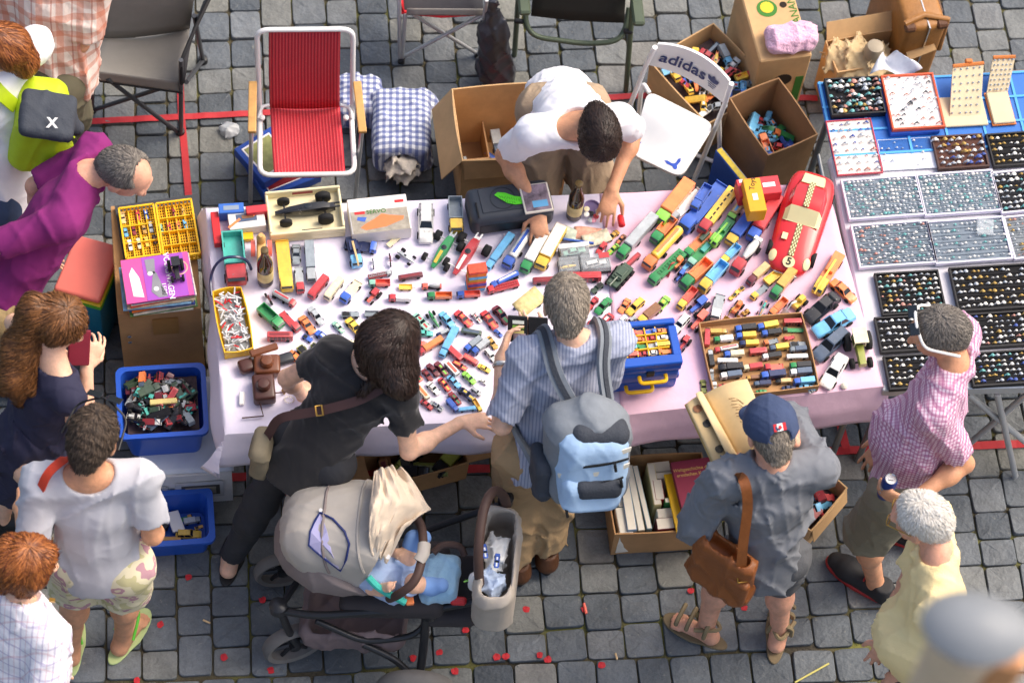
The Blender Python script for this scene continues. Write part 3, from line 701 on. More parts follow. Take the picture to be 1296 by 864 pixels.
def panel3(nm,rows,mat,parent,base,nu=10,sag=.02,thick=.004):
    """rows: list of (left,right) world points; a smooth sheet through them, with uv"""
    m=MB(); nv=len(rows)-1
    def fn(u,v):
        k=min(int(v*nv),nv-1); f=v*nv-k; a=Vector(rows[k][0])*(1-f)+Vector(rows[k+1][0])*f; b_=Vector(rows[k][1])*(1-f)+Vector(rows[k+1][1])*f
        p=a*(1-u)+b_*u; return tuple(p-base+V(0,0,-sag*4*u*(1-u)))
    m.grid(fn,nu,nv*4); o=m.build(nm,mat,parent,smooth=True,thick=thick)
    uv=o.data.uv_layers.new(name='uv'); w_=nu+1
    for lp in o.data.loops:uv.data[lp.index].uv=((lp.vertex_index % w_)/nu,(lp.vertex_index//w_)/(nv*4))
    return o
def tubeo(nm,pts,r,mat,parent,base,n=10):return MB().tube([Vector(p)-base for p in pts],r,n).build(nm,mat,parent,smooth=True)
def rounded(pts,r=.05,n=5,closed=False):
    out=[]; m=len(pts)
    for i,p in enumerate(pts):
        p=Vector(p)
        if not closed and i in (0,m-1):out.append(p); continue
        a,c_=Vector(pts[i-1]),Vector(pts[(i+1) % m]); d0=min(r,(a-p).length*.45); d1=min(r,(c_-p).length*.45)
        A=p+(a-p).normalized()*d0; C_=p+(c_-p).normalized()*d1
        for k in range(n+1):
            f=k/n; out.append(A*(1-f)**2+p*2*f*(1-f)+C_*f*f)
    return out
base=at(388,230,0); t=T('folding_chair','red striped folding beach chair with white frame and wooden armrests','chair',base,0,'folding chairs behind the stall')
panel3('seat_canvas',[(at(347,222,.43),at(437,221,.43)),(at(344,180,.385),at(434,179,.385)),(at(342,136,.36),at(430,135,.36))],STRIPE,t,base,12,.02)
panel3('back_canvas',[(at(341,136,.365),at(430,135,.365)),(at(340,85,.62),at(430,85,.62)),(at(340,35,.86),at(431,35,.86))],STRIPE,t,base,12,.012)
zb=.86
tubeo('back_frame',rounded([at(329,150,.34),at(325,38,zb),at(447,37,zb),at(446,150,.34)],.05),.011,WT,t,base)
tubeo('seat_frame',rounded([at(329,134,.37),at(329,222,.425),at(449,220,.425),at(444,134,.37)],.05),.011,WT,t,base)
for x0,x1 in ((318,317),(458,449)):tubeo('leg',[at(x0,166,.59),at(x1,256,.0)],.009,ALU,t,base)
for x0,x1 in ((321,333),(455,447)):tubeo('leg',[at(x0,112,.59),at(x1,182,.0)],.009,ALU,t,base)
for (x0,x1) in ((320,319),(452,459)):
    a,b_=at(x0,104,.6),at(x1,168,.6); d=b_-a; MB().box((a+b_)/2-base,(d.length,.034,.018),math.atan2(d.y,d.x)).build('armrest',OAK,t,bevel=.004,seg=2)
for x in (332,438):MB().lathe([(.012,0),(.012,.01),(.006,.014)],10).build('joint_knob',WHITE,t).location=at(x,150,.4)-base
tubeo('hinge',rounded([at(327,150,.4),at(331,135,.42),at(341,133,.42)],.02),.007,WT,t,base); tubeo('hinge',rounded([at(446,150,.4),at(443,136,.42),at(431,133,.42)],.02),.007,WT,t,base)
GREYC=M('grey_canvas','#8a8680',rough=.85,var=.1,vs=6,bump=.35,bs=10); GUN=M('gunmetal','#54565a',rough=.4,metal=.6)
DKC=M('charcoal_canvas','#35353a',rough=.85,var=.12,bump=.3,bs=12); PIPING=M('black_piping','#1b1b1e',rough=.8)
base=at(175,120,0); t=T('camp_chair','grey canvas folding camp chair with black piping beside the plaid shirted person','chair',base,0,'folding chairs behind the stall')
fl,fr,rl,rr_=at(106,88,.43),at(231,104,.43),at(128,48,.37),at(240,36,.37)
panel3('seat_canvas',[(fl,fr),((fl+rl)/2+V(0,0,-.03),(fr+rr_)/2+V(0,0,-.03)),(rl,rr_)],GREYC,t,base,10,.03)
panel3('back_canvas',[(rl+V(0,0,-.002),rr_+V(0,0,-.002)),(at(128,5,.6),at(246,-5,.6)),(at(136,-50,.88),at(264,-62,.88))],GREYC,t,base,10,.02)
panel3('front_band',[(fl+V(0,-.002,.004),fr+V(0,-.002,.004)),(fl+V(0,-.012,-.05),fr+V(0,-.012,-.06))],GREYC,t,base,10,.0)
panel3('arm_panel',[(at(229,80,.6),at(233,106,.44)),(at(252,30,.62),at(243,40,.4)),(at(268,-8,.64),at(258,2,.42))],DKC,t,base,4,.0)
tubeo('piping',[fl+V(0,-.013,-.05),(fl+fr)/2+V(0,-.014,-.055),fr+V(0,-.013,-.06)],.005,PIPING,t,base); tubeo('piping',[rl,fl,fl+V(0,-.013,-.05)],.005,PIPING,t,base)
tubeo('arm_piping',rounded([at(230,106,.44),at(229,78,.61),at(243,45,.64),at(268,-8,.65)],.04),.008,PIPING,t,base)
for a,b_ in ((at(136,100,.4),at(226,168,.015)),(at(228,104,.42),at(116,140,.015)),(at(229,76,.62),at(229,168,.015)),(at(118,90,.42),at(116,140,.015)),(at(246,20,.6),at(257,78,.015)),(at(236,104,.4),at(257,76,.015))):tubeo('leg',[a,b_],.010,GUN,t,base)
for f in ((228,169),(116,141),(257,78)):MB().lathe([(.022,0),(.02,.025),(.012,.03)],12).build('foot',BLACK,t,smooth=True).location=at(*f,0)-base
base=at(560,45,0); t=T('camp_chair','grey camp chair with red piping and crossed aluminium legs','chair',base,0,'folding chairs behind the stall')
REDC=M('red_canvas','#c9242e',rough=.8)
fl,fr=at(506,15,.42),at(612,17,.42); rl,rr_=at(500,-60,.4),at(606,-64,.4)
panel3('seat_canvas',[(fl,fr),(rl,rr_)],DKC,t,base,8,.03); panel3('back_canvas',[(rl,rr_),(at(500,-160,.85),at(610,-165,.85))],DKC,t,base,8,.0)
tubeo('piping',[fl,(fl+fr)/2+V(0,-.01,-.012),fr],.009,REDC,t,base); tubeo('piping',[fl+V(0,0,.05),rl+V(0,0,.05)],.009,REDC,t,base)
panel3('side_panel',[(fl+V(0,0,.07),fl+V(.02,-.005,.0)),(rl+V(0,0,.07),rl+V(.02,0,0))],REDC,t,base,3,0); panel3('front_band',[(fl+V(.03,-.004,.035),fr+V(0,-.004,.035)),(fl+V(.03,-.012,-.0),fr+V(0,-.012,-.0))],GREYC,t,base,8,0)
for a,b_ in ((at(505,-12,.62),at(506,75,.015)),(at(513,16,.42),at(509,75,.015)),(at(522,18,.4),at(604,68,.02)),(at(612,18,.4),at(509,73,.015)),(at(616,0,.6),at(606,70,.015))):tubeo('leg',[a,b_],.009,ALU,t,base)
for f in ((508,77),(605,70)):MB().box(at(*f,.015)-base,(.03,.025,.03)).build('foot',BLACK,t,bevel=.005)
OLIVE=M('olive_tube','#56614f',rough=.4,metal=.3); OLC=M('dark_olive_canvas','#2d2c27',rough=.85,var=.12)
base=at(728,50,0); t=T('camp_chair','dark olive folding chair with green tubular frame behind the seller','chair',base,0,'folding chairs behind the stall')
panel3('back_canvas',[(at(672,20,.38),at(790,29,.38)),(at(676,-30,.6),at(793,-28,.6)),(at(680,-90,.85),at(796,-90,.85))],OLC,t,base,8,.01);
tubeo('lower_bar',rounded([at(666,8,.42),at(665,30,.36),at(676,47,.32),at(742,56,.3),at(782,53,.32),at(793,34,.36),at(796,10,.42)],.06),.012,OLIVE,t,base)
for a,b_ in ((at(660,-60,.8),at(651,70,.0)),(at(806,-60,.8),at(792,116,.0))):tubeo('leg',[a,b_],.012,OLIVE,t,base)
for x,y in ((657,27),(795,40)):MB().box(at(x,y,.36)-base,(.04,.02,.02)).build('clamp',BLACK,t,bevel=.004)
MB().box(at(663,4,.6)-base,(.05,.12,.03),.2).build('armrest',OLIVE,t,bevel=.008); MB().box(at(806,8,.55)-base,(.05,.2,.03),.2).build('armrest',OLIVE,t,bevel=.008)
BAGP=M('dark_film','#303138',rough=.3,var=.3,vs=10,bump=.4,bs=20,spec=.6)
A,B_=at(622,2,.55),at(626,92,.06); s=SDF((min(A.x,B_.x)-.25,min(A.y,B_.y)-.25,-.02),(max(A.x,B_.x)+.25,max(A.y,B_.y)+.25,.7),.008)
s.cap(A,A*.6+B_*.4,.025,.055,.03,flat=((0,1,0),1.4)); s.cap(A*.6+B_*.4,B_+V(0,0,.02),.06,.085,.04,flat=((0,1,0),1.3)); s.half((0,0,.004),(0,0,-1)); s.folds(.02,(20,20,8),8,.8,'crumple')
o=soft('plastic_bag',s,BAGP,off=B_); o.location=B_; tag(o,'shiny dark plastic bag hanging beside the red piped camp chair','bag')
GING=M('gingham','#e8ecf2',rough=.8,var=.04,bump=.2,bs=20); n,l,b=nodes(GING); tc=[x for x in n if x.type == 'TEX_COORD'][0]
mp=n.new('ShaderNodeMapping'); mp.inputs['Rotation'].default_value=(0,0,math.radians(-8)); l.new(tc.outputs['Object'],mp.inputs[0]); cur=b.inputs['Base Color'].links[0].from_socket
for ax in (0,1):cur=mix_col(n,l,math_node(n,l,'MULTIPLY',stripes(n,l,mp.outputs[0],ax,.028,.5),.62),cur,S('#1c3c8c'))
l.new(cur,b.inputs['Base Color'])
NEWS=M('newsprint','#c9c0b4',rough=.9,var=.3,vs=50,bump=.3)
p=at(508,165,.12); s=SDF(p-V(.3,.35,.16),p+V(.3,.35,.2),.009); a_=math.radians(9); RM=[[math.cos(a_),-math.sin(a_),0],[math.sin(a_),math.cos(a_),0],[0,0,1]]
s.rbox(p,(.125,.17,.105),RM,.05,0); s.ell(p+V(.09,.15,.02),(.05,.05,.04),k=.03); s.ell(at(508,214,.12),(.085,.06,.075),k=0,sub=True); s.folds(.012,(14,14,10),5); s.half((0,0,.008),(0,0,-1))
o=soft('gingham_sack',s,GING,off=p); o.location=p; tag(o,'blue and white gingham sack stuffed with newspaper lying on the setts','sack','gingham sacks behind the stall')
o=crumple('newspaper',508,212,.11,(.075,.06,.06),NEWS,'crumpled newspaper poking out of the gingham sack','newspaper',6)
p=at(455,128,.1); s=SDF(p-V(.2,.22,.14),p+V(.2,.22,.14),.009); s.rbox(p,(.1,.1,.09),RM,.045,0); s.folds(.014,(16,16,12),2); s.half((0,0,.008),(0,0,-1))
o=soft('gingham_sack',s,GING,off=p); o.location=p; tag(o,'smaller blue gingham sack partly hidden behind the red striped chair','sack','gingham sacks behind the stall')
base=at(850,170,0); t=T('folding_chair','white folding chair with adidas lettering on its backrest','chair',base,0,'folding chairs behind the stall')
WP2=M('glossy_white','#f0f0ee',rough=.3,var=.03)
sq=[at(820,114,.455),at(905,158,.45),at(862,226,.45),at(797,194,.455)]
MB().prism([(p.x-base.x,p.y-base.y) for p in rounded(sq,.05,5,True)],.437,.456).build('seat',WP2,t,bevel=.005,seg=2,smooth=True)
bk=[at(818,82,.66),at(914,130,.66),at(923,103,.82),at(832,56,.82)]
nn=(bk[1]-bk[0]).cross(bk[3]-bk[0]).normalized();
m=MB()
def bfn(u,v,o_):
    p=(bk[0]*(1-u)+bk[1]*u)*(1-v)+(bk[3]*(1-u)+bk[2]*u)*v; return tuple(p-base-nn*(.03*4*u*(1-u)+o_)+V(0,0,.025*4*u*(1-u)*v))
def sheet2(fn,nu,nv,th):
    m=MB(); m.grid(lambda u,v:fn(u,v,0),nu,nv); n1=len(m.v); m.grid(lambda u,v:fn(u,v,th),nu,nv); w_=nu+1
    rim=[i for i in range(nu)]
    for i in range(nu):m.f += [(i,i+1,n1+i+1,n1+i),(nv*w_+i,nv*w_+i+1,n1+nv*w_+i+1,n1+nv*w_+i)]; m.mi += [0,0]
    for j in range(nv):m.f += [(j*w_,(j+1)*w_,n1+(j+1)*w_,n1+j*w_),(j*w_+nu,(j+1)*w_+nu,n1+(j+1)*w_+nu,n1+j*w_+nu)]; m.mi += [0,0]
    return m
sheet2(bfn,14,4,.012).build('backrest',WP2,t,smooth=True)
NAVY=M('navy_print','#1d2d6b',rough=.5)
def on_back(u,v):return Vector(bfn(u,v,-.0035))
xx=(bk[1]-bk[0]).normalized(); yy=nn.cross(xx)
te=text_obj('adidas',.086,NAVY,t,Matrix.Identity(4),bold=.0012)
cen=.40
for v_ in te.data.vertices:
    uu=cen+v_.co.x/(bk[1]-bk[0]).length; vv=.45+v_.co.y/(bk[3]-bk[0]).length; v_.co=on_back(uu,vv)+nn*v_.co.z
def leafpoly(ang,ln,wd,nb=8):
    pts=[]
    for i in range(2*nb):
        f=i/nb; w_=math.sin(math.pi*(f if f <= 1 else 2-f))*wd; l_=(f if f <= 1 else 2-f)*ln; sx=w_ if f <= 1 else-w_
        pts.append((sx*math.cos(ang)+l_*math.sin(ang),l_*math.cos(ang)-sx*math.sin(ang)))
    return pts
m=MB()
for ang in (-.75,0,.75):
    pp=leafpoly(ang,.042,.011); q3=[on_back(.80+x/(bk[1]-bk[0]).length,.42+y/(bk[3]-bk[0]).length) for x,y in pp]; m.add(q3,[tuple(range(len(q3)))])
for k in range(3):
    q3=[on_back(.80+x/(bk[1]-bk[0]).length,(.36-.07*k)+y/(bk[3]-bk[0]).length) for x,y in ((-.022+.004*k,0),(.022-.004*k,0),(.022-.004*k,.005),(-.022+.004*k,.005))]; m.add(q3,[(0,1,2,3)])
m.build('emblem',NAVY,t,recalc=False)
FOXB=M('blue_print','#2b51b8',rough=.5)
fx=at(853,207,.4575)-base; fr_=math.radians(20)
MB().prism([(-.035,.022),(-.03,.005),(-.01,-.012),(-.008,-.025),(0,-.03),(.008,-.025),(.01,-.012),(.03,.005),(.035,.022),(.022,.018),(.01,.004),(.0,.0),(-.01,.004),(-.022,.018)],0,.0008).build('emblem',FOXB,t).matrix_local=flat(fx,fr_)
MB().prism([(-.03,-.004),(-.012,.004),(.0,-.004),(.012,.004),(.03,-.004),(.012,-.016),(-.012,-.016)],0,.0008).build('emblem',FOXB,t).matrix_local=flat(at(799,180,.4585)-base+V(.012,0,0),fr_)
tubeo('back_frame',[at(829,60,.82),at(818,82,.68),at(800,127,.45),at(768,205,.02)],.011,WP2,t,base); tubeo('back_frame',[at(926,106,.82),at(916,135,.66),at(906,160,.45),at(876,234,.01)],.011,WP2,t,base)
tubeo('leg',rounded([at(822,118,.43),at(814,105,.44),at(811,118,.4),at(806,170,.012)],.02),.010,WP2,t,base)
tubeo('leg',[at(905,162,.43),at(910,150,.4),at(911,207,.012)],.010,WP2,t,base); tubeo('stretcher',[at(806,170,.03),at(911,207,.03)],.009,WP2,t,base)
MB().tube([V(0,0,0),V(.0,-.02,-.0),V(.02,-.035,0),V(.04,-.02,.02)],.008,8).build('hook',YEL).parent=t
[o for o in t.children if o.name.startswith('hook')][0].location=at(910,212,.02)-base
LIT=M('clear_litter','#c3c8cc',rough=.3,var=.1,alpha=.75)
crumple('plastic_litter',288,163,.02,(.045,.035,.022),LIT,'crumpled clear plastic litter on the setts beside the red tape','litter',9,h=.005)
TC={'red':'#c4202b','dark red':'#8e1c26','maroon':'#6d2030','orange':'#ef7a1e','yellow':'#f3c21c','gold':'#c9992e','lime':'#86d236','green':'#1f8f4a','dark green':'#3c5240','mint':'#8fc7b0',
      'turquoise':'#3fb6a8','light blue':'#5fb4e4','blue':'#1f5cc4','navy':'#22305e','slate':'#52647c','white':'#ebebe6','cream':'#ece0b8','beige':'#d8b577','silver':'#a9b0b4','grey':'#87929a','black':'#202126','brown':'#8a5a34','pink':'#e08aa0','purple':'#6b4fa0','coral':'#f0573c','olive':'#8d9432'}
def tm(c):
    nm='toy_'+c.replace(' ','_')
    if nm in _M:return _M[nm]
    m=M(nm,TC[c],rough=.34,var=.2,vs=5,coat=.25,spec=.5); n,l,b=nodes(m); tc=[x for x in n if x.type == 'TEX_COORD'][0]; oi=n.new('ShaderNodeObjectInfo'); va=n.new('ShaderNodeVectorMath'); l.new(tc.outputs['Object'],va.inputs[0]); l.new(oi.outputs['Location'],va.inputs[1])
    t=n.new('ShaderNodeTexNoise'); t.inputs['Scale'].default_value=11; t.inputs['Detail'].default_value=5; t.inputs['Roughness'].default_value=.7; l.new(va.outputs[0],t.inputs['Vector'])
    k=math_node(n,l,'MULTIPLY',math_node(n,l,'GREATER_THAN',t.outputs['Fac'],.645),.65); cur=mix_col(n,l,k,b.inputs['Base Color'].links[0].from_socket,S('#8d8a84'))
    hs=n.new('ShaderNodeHueSaturation'); l.new(cur,hs.inputs['Color']); l.new(math_node(n,l,'MULTIPLY_ADD',oi.outputs['Random'],.3,.88),hs.inputs['Value']); hs.inputs['Saturation'].default_value=.93; l.new(hs.outputs[0],b.inputs['Base Color']); return m
_TM={}
def sec(x,w,zl,zh,rnd=.82):
    h=zh-zl
    return [(x,-w*.93,zl),(x,w*.93,zl),(x,w,zl+h*.35),(x,w*.985,zl+h*.7),(x,w*rnd,zh),(x,0,zh+h*.03),(x,-w*rnd,zh),(x,-w*.985,zl+h*.7),(x,-w,zl+h*.35)]
def wheel(r,wd):
    m=MB(); m.lathe([(r*.55,-wd/2),(r,-wd/2),(r,wd/2),(r*.55,wd/2),(r*.5,wd*.4),(r*.1,wd*.45)],12,R=Matrix.Rotation(math.pi/2,3,'X')); return m.mesh('wheel',True)
def P(name,mb,col,smooth=True,bevel=0):
    me=mb.mesh(name,smooth,bevel);
    if smooth:smooth_by_angle(me,.6)
    return (name,me,col)
def wheels(L,W,r,xs,wd=.05,inset=.0):return [('wheel',_wm(r,wd),'W',(x*L,sy*(W/2-inset),r)) for x in xs for sy in (-1,1)]
_wc={}
def _wm(r,wd):
    k=(round(r,4),round(wd,4))
    if k not in _wc:_wc[k]=wheel(r,wd)
    return _wc[k]
def kind_mesh(kind):
    """unit length (1 along +x) parts: (name, mesh, colour key[, offset])"""
    if kind in _TM:return _TM[kind]
    out=[]; B=MB
    if kind in ('sedan','sport','coupe','estate'):
        W,zl=(.42 if kind == 'sport' else .40),.05; hb=.17 if kind == 'sport' else .21; ht=.28 if kind == 'sport' else .36
        g0,g1,t0,t1={'sedan':(-.31,.19,-.2,.05),'sport':(-.34,.16,-.2,.0),'coupe':(-.4,.16,-.22,.02),'estate':(-.46,.19,-.4,.06)}[kind]
        m=B(); w=W/2
        m.loft([sec(-.5,w*.84,zl+.03,hb*.9),sec(-.47,w*.95,zl,hb*.98),sec(-.3,w,zl,hb),sec(.15,w,zl,hb),sec(.38,w*.97,zl,hb*.92),sec(.47,w*.9,zl,hb*.8),sec(.5,w*.78,zl+.03,hb*.65)])
        m.loft([[(t0-.012,-w*.7,ht-.012),(t0-.012,w*.7,ht-.012),(t0+.01,w*.62,ht+.008),(t0+.01,-w*.62,ht+.008)],[(t1+.012,-w*.7,ht-.012),(t1+.012,w*.7,ht-.012),(t1-.01,w*.62,ht+.008),(t1-.01,-w*.62,ht+.008)]])
        for sy in (-1,1):
            for (xa,xb) in ((g0,t0),(g1,t1),((g0+g1)/2,(t0+t1)/2)):m.tube([(xa,sy*w*.88,hb-.01),(xb,sy*w*.7,ht)],.014,4)
        out.append(P('body',m,1))
        m=B(); m.loft([[(g0,-w*.86,hb-.02),(g0,w*.86,hb-.02),(t0,w*.66,ht-.008),(t0,-w*.66,ht-.008)],[(g1,-w*.86,hb-.02),(g1,w*.86,hb-.02),(t1,w*.66,ht-.008),(t1,-w*.66,ht-.008)]])
        out.append(P('windows',m,'G',False)); m=B(); m.box((.3,0,hb*.955),(.26,W*.3,.012),R=Matrix.Rotation(.07,3,'Y')); m.box(((t0+t1)/2,0,ht+.012),((t1-t0)*.8,W*.3,.008)); out.append(P('decal',m,2,False))
        m=B(); m.box((.49,0,zl+.03),(.03,W*.86,.035)); m.box((-.49,0,zl+.03),(.03,W*.86,.035)); m.box((0,0,zl-.003),(.86,W*.8,.02)); out.append(P('bumpers',m,'C',False))
        out += wheels(1,W,.085,(-.3,.3),.07,.012)
    elif kind in ('van','bus','ddbus','coach'):
        W,H={'van':(.40,.40),'bus':(.30,.30),'ddbus':(.32,.44),'coach':(.26,.26)}[kind]; w=W/2; zl=.05
        m=B(); m.loft([sec(-.5,w*.9,zl,H*.93,.8),sec(-.48,w,zl,H,.84),sec(.4,w,zl,H,.84),sec(.48,w*.97,zl,H*.93,.82),sec(.5,w*.85,zl+.02,H*.7,.8)]); out.append(P('body',m,1))
        m=B(); nb=5 if kind != 'van' else 3
        for zz in ([H*.62] if kind != 'ddbus' else [H*.38,H*.72]):
            for sy in (-1,1):
                for i in range(nb):m.box((-.40+i*.8/nb+.3/nb,sy*(w*.99),zz),(.62/nb,.012,H*.22))
        m.box((.487,0,H*.64),(.03,W*.8,H*.28)); m.box((-.494,0,H*.64),(.02,W*.7,H*.24)); out.append(P('windows',m,'G',False))
        m=B(); m.box((-.02,0,H+.006),(.78,W*.5,.012)); out.append(P('roof_panel',m,2,False,.004))
        out += wheels(1,W,.075,(-.3,.3),.05,.01)
    elif kind.startswith('truck_'):
        load=kind[6:]; lng=load in ('box','tank','flat','bridge','carrier','ladder'); W=.24 if lng else .38; H=.27 if lng else .42; w=W/2; cl=.2 if lng else .3; x1=.5; x0=.5-cl; zc=H*.3
        m=B(); m.loft([sec(x0,w*.98,zc*.6,H*.92,.86),sec(x0+cl*.55,w,zc*.6,H*.94,.86),sec(x1-cl*.12,w*.97,zc*.6,H*.85,.84),sec(x1,w*.9,zc*.6,H*.55,.9)]); out.append(P('cab',m,2))
        m=B(); m.box((x1-.02,0,H*.72),(cl*.22,W*.8,H*.2),R=Matrix.Rotation(.3,3,'Y'))
        for sy in (-1,1):m.box((x0+cl*.5,sy*w*.985,H*.68),(cl*.4,.012,H*.2))
        out.append(P('windscreen',m,'G',False))
        m=B(); m.box((-.03,0,zc*.62),(.94,W*.62,zc*.35)); out.append(P('chassis',m,'K',False,.004))
        bx0,bx1=-.5,x0-.02; bl=bx1-bx0; bc=(bx0+bx1)/2
        if load in ('box','sbox'):
            m=B(); m.box((bc,0,zc+(H-zc)*.52),(bl,W,(H-zc)*1.04)); out.append(P('load_box',m,1,False,.008))
            m=B(); m.box((bc,0,H+.016),(bl*.96,W*.9,.008)); out.append(P('roof',m,3,False))
        elif load == 'tip':
            m=B(); e=.025; h=(H-zc)*.8
            m.box((bc,0,zc+.012),(bl,W,.024)); m.box((bc,-w+e/2,zc+h/2),(bl,e,h)); m.box((bc,w-e/2,zc+h/2),(bl,e,h)); m.box((bx0+e/2,0,zc+h/2),(e,W-2*e,h)); m.box((bx1-e/2,0,zc+h*.6),(e,W-2*e,h*1.2)); out.append(P('tipper_bed',m,1,False))
        elif load == 'tank':
            m=B(); r=(H-zc)*.55; R=Matrix.Rotation(math.pi/2,3,'Y'); m.lathe([(r*.4,-bl/2),(r*.85,-bl/2+.01),(r,-bl/2+.03),(r,bl/2-.03),(r*.85,bl/2-.01),(r*.4,bl/2)],14,(bc,0,zc+r),R); out.append(P('tank',m,1))
            m=B(); m.box((bc,0,zc+2*r),(bl*.8,W*.25,.012)); out.append(P('walkway',m,3,False))
        elif load in ('flat','bed'):
            m=B(); m.box((bc,0,zc+.015),(bl,W,.03)); m.box((bx0+.01,0,zc+.04),(.015,W,.06)); out.append(P('deck',m,1,False,.004))
        elif load == 'bridge':
            m=B(); m.box((bc,0,zc+.05),(bl,W,.1)); out.append(P('body',m,1,False,.006))
            m=B()
            for i in range(7):m.box((bx0+bl*(i+.6)/7.2,0,zc+.102),(bl*.085,W*.14,.006))
            out.append(P('slot',m,'K',False))
        elif load == 'carrier':
            m=B(); m.box((bc,0,zc+.01),(bl,W,.02));
            for sy in (-1,1):
                m.box((bc,sy*w*.95,zc+.12),(bl,.012,.02))
                for k in range(5):m.box((bx0+.02+bl*k/4.2,sy*w*.95,zc+.07),(.015,.012,.12))
            out.append(P('deck',m,1,False))
            m=B(); m.loft([sec(bx0+.08,w*.6,zc+.03,zc+.12),sec(bx0+.4,w*.6,zc+.03,zc+.12)]); out.append(P('cargo',m,3))
        elif load == 'ladder':
            m=B(); m.box((bc,0,zc+.05),(bl,W,.1)); out.append(P('body',m,1,False,.006))
            m=B();
            for sy in (-1,1):m.box((-.02,sy*W*.22,zc+.13),(.9,.015,.03))
            for i in range(12):m.box((-.44+i*.076,0,zc+.13),(.012,W*.42,.015))
            out.append(P('ladder',m,3,False))
        elif load == 'crane':
            m=B(); m.box((bc,0,zc+.06),(bl,W,.1)); m.box((bc,0,zc+.16),(bl*.5,W*.7,.14)); out.append(P('crane_house',m,1,False,.008))
            m=B(); m.tube([(bc-.1,0,zc+.22),(.5,0,H+.10),(.62,0,H+.02)],[.05,.04,.03],4); out.append(P('boom',m,3,False))
        elif load == 'mixer':
            m=B(); R=Matrix.Rotation(math.pi/2-.2,3,'Y'); m.lathe([(.05,-bl*.5),(.12,-bl*.3),(.15,0),(.1,bl*.35),(.05,bl*.45)],12,(bc,0,zc+.15),R); out.append(P('drum',m,1))
            m=B(); m.box((bx0+.05,0,zc+.12),(.08,W*.7,.2)); out.append(P('hopper',m,3,False))
        r=.05 if lng else .085
        out += wheels(1,W,r,((-.42,-.34,.05,.38) if lng else (-.32,.34)),.04 if lng else .06,.012)
    elif kind == 'trailer':
        W=.5; m=B(); m.box((0,0,.2),(1,W,.03));
        for sy in (-1,1):m.box((0,sy*W/2,.3),(1,.03,.2))
        for sx in (-1,1):m.box((sx*.485,0,.3),(.03,W,.2))
        out.append(P('bed',m,1,False)); m=B(); m.tube([(.5,0,.16),(.75,0,.14)],.02,6); out.append(P('drawbar',m,'K')); out += wheels(1,W,.11,(-.3,.3),.07,0)
    elif kind in ('racer','openracer'):
        m=B(); m.loft([sec(-.5,.06,.08,.2),sec(-.3,.1,.06,.26),sec(0,.12,.05,.24),sec(.25,.09,.05,.2),sec(.5,.045,.06,.12)]); out.append(P('body',m,1))
        m=B(); m.lathe([(.06,.0),(.065,.02),(.03,.025)],12,(-.05,0,.235)); out.append(P('cockpit',m,'G')); m=B(); m.box((.22,0,.205),(.35,.07,.012),R=Matrix.Rotation(.22,3,'Y')); out.append(P('stripe',m,2,False))
        m=B(); m.tube([(.34,-.27,.1),(.34,.27,.1)],.014,6); out.append(P('axle',m,3)); m=B(); m.tube([(-.32,-.28,.12),(-.32,.28,.12)],.015,6); m.tube([(-.3,.05,.2),(-.58,.05,.22)],.02,6); m.tube([(-.3,-.05,.2),(-.58,-.05,.22)],.02,6); m.box((-.4,0,.18),(.16,.12,.1)); out.append(P('axle',m,3))
        out += [('wheel',_wm(.13,.13),'W',(-.32,sy*.3,.13)) for sy in (-1,1)]+[('wheel',_wm(.105,.09),'W',(.34,sy*.29,.105)) for sy in (-1,1)]
    elif kind == 'tractor':
        m=B(); m.loft([sec(-.3,.12,.2,.4),sec(.1,.11,.2,.42),sec(.45,.1,.18,.38)]); m.box((-.22,0,.3),(.3,.3,.08)); out.append(P('body',m,1)); m=B()
        for sx in (-.34,-.05):
            for sy in (-.15,.15):m.tube([(sx,sy,.36),(sx,sy*.9,.7)],.02,5)
        m.box((-.2,0,.71),(.42,.38,.05)); out.append(P('cab',m,2,False)); m=B(); m.box((-.2,0,.53),(.26,.27,.3)); out.append(P('windows',m,'G',False))
        m=B(); m.tube([(.3,-.24,.14),(.3,.24,.14)],.025,6); out.append(P('axle',m,'K')); m=B(); m.tube([(-.25,-.28,.24),(-.25,.28,.24)],.03,6); out.append(P('axle',m,'K'))
        out += [('wheel',_wm(.25,.14),'W',(-.25,sy*.28,.25)) for sy in (-1,1)]+[('wheel',_wm(.14,.1),'W',(.32,sy*.24,.14)) for sy in (-1,1)]
    elif kind == 'digger':
        m=B(); m.box((-.1,0,.22),(.55,.34,.2)); m.box((-.2,.03,.42),(.25,.24,.22)); out.append(P('body',m,1,False,.02)); m=B(); m.tube([(0,-.08,.34),(.3,-.08,.6),(.55,-.08,.25)],[.05,.045,.03],4); out.append(P('arm',m,2,False))
        m=B(); m.loft([[(.5,-.25,.05),(.5,.1,.05),(.5,.1,.3),(.5,-.25,.3)],[(.62,-.28,.02),(.62,.13,.02),(.6,.13,.1),(.6,-.28,.1)]]); out.append(P('bucket',m,3,False)); out += wheels(1,.44,.13,(-.3,.1),.1,0)
    elif kind == 'jeep':
        m=B(); m.loft([sec(-.5,.2,.1,.26,.95),sec(.1,.2,.1,.27,.95),sec(.5,.18,.1,.25,.95)]); m.box((.02,0,.34),(.03,.36,.14)); out.append(P('body',m,1)); m=B(); m.box((-.25,0,.29),(.38,.3,.05)); out.append(P('seat',m,'K',False)); out += wheels(1,.42,.11,(-.3,.32),.08,0)
    elif kind == 'tank':
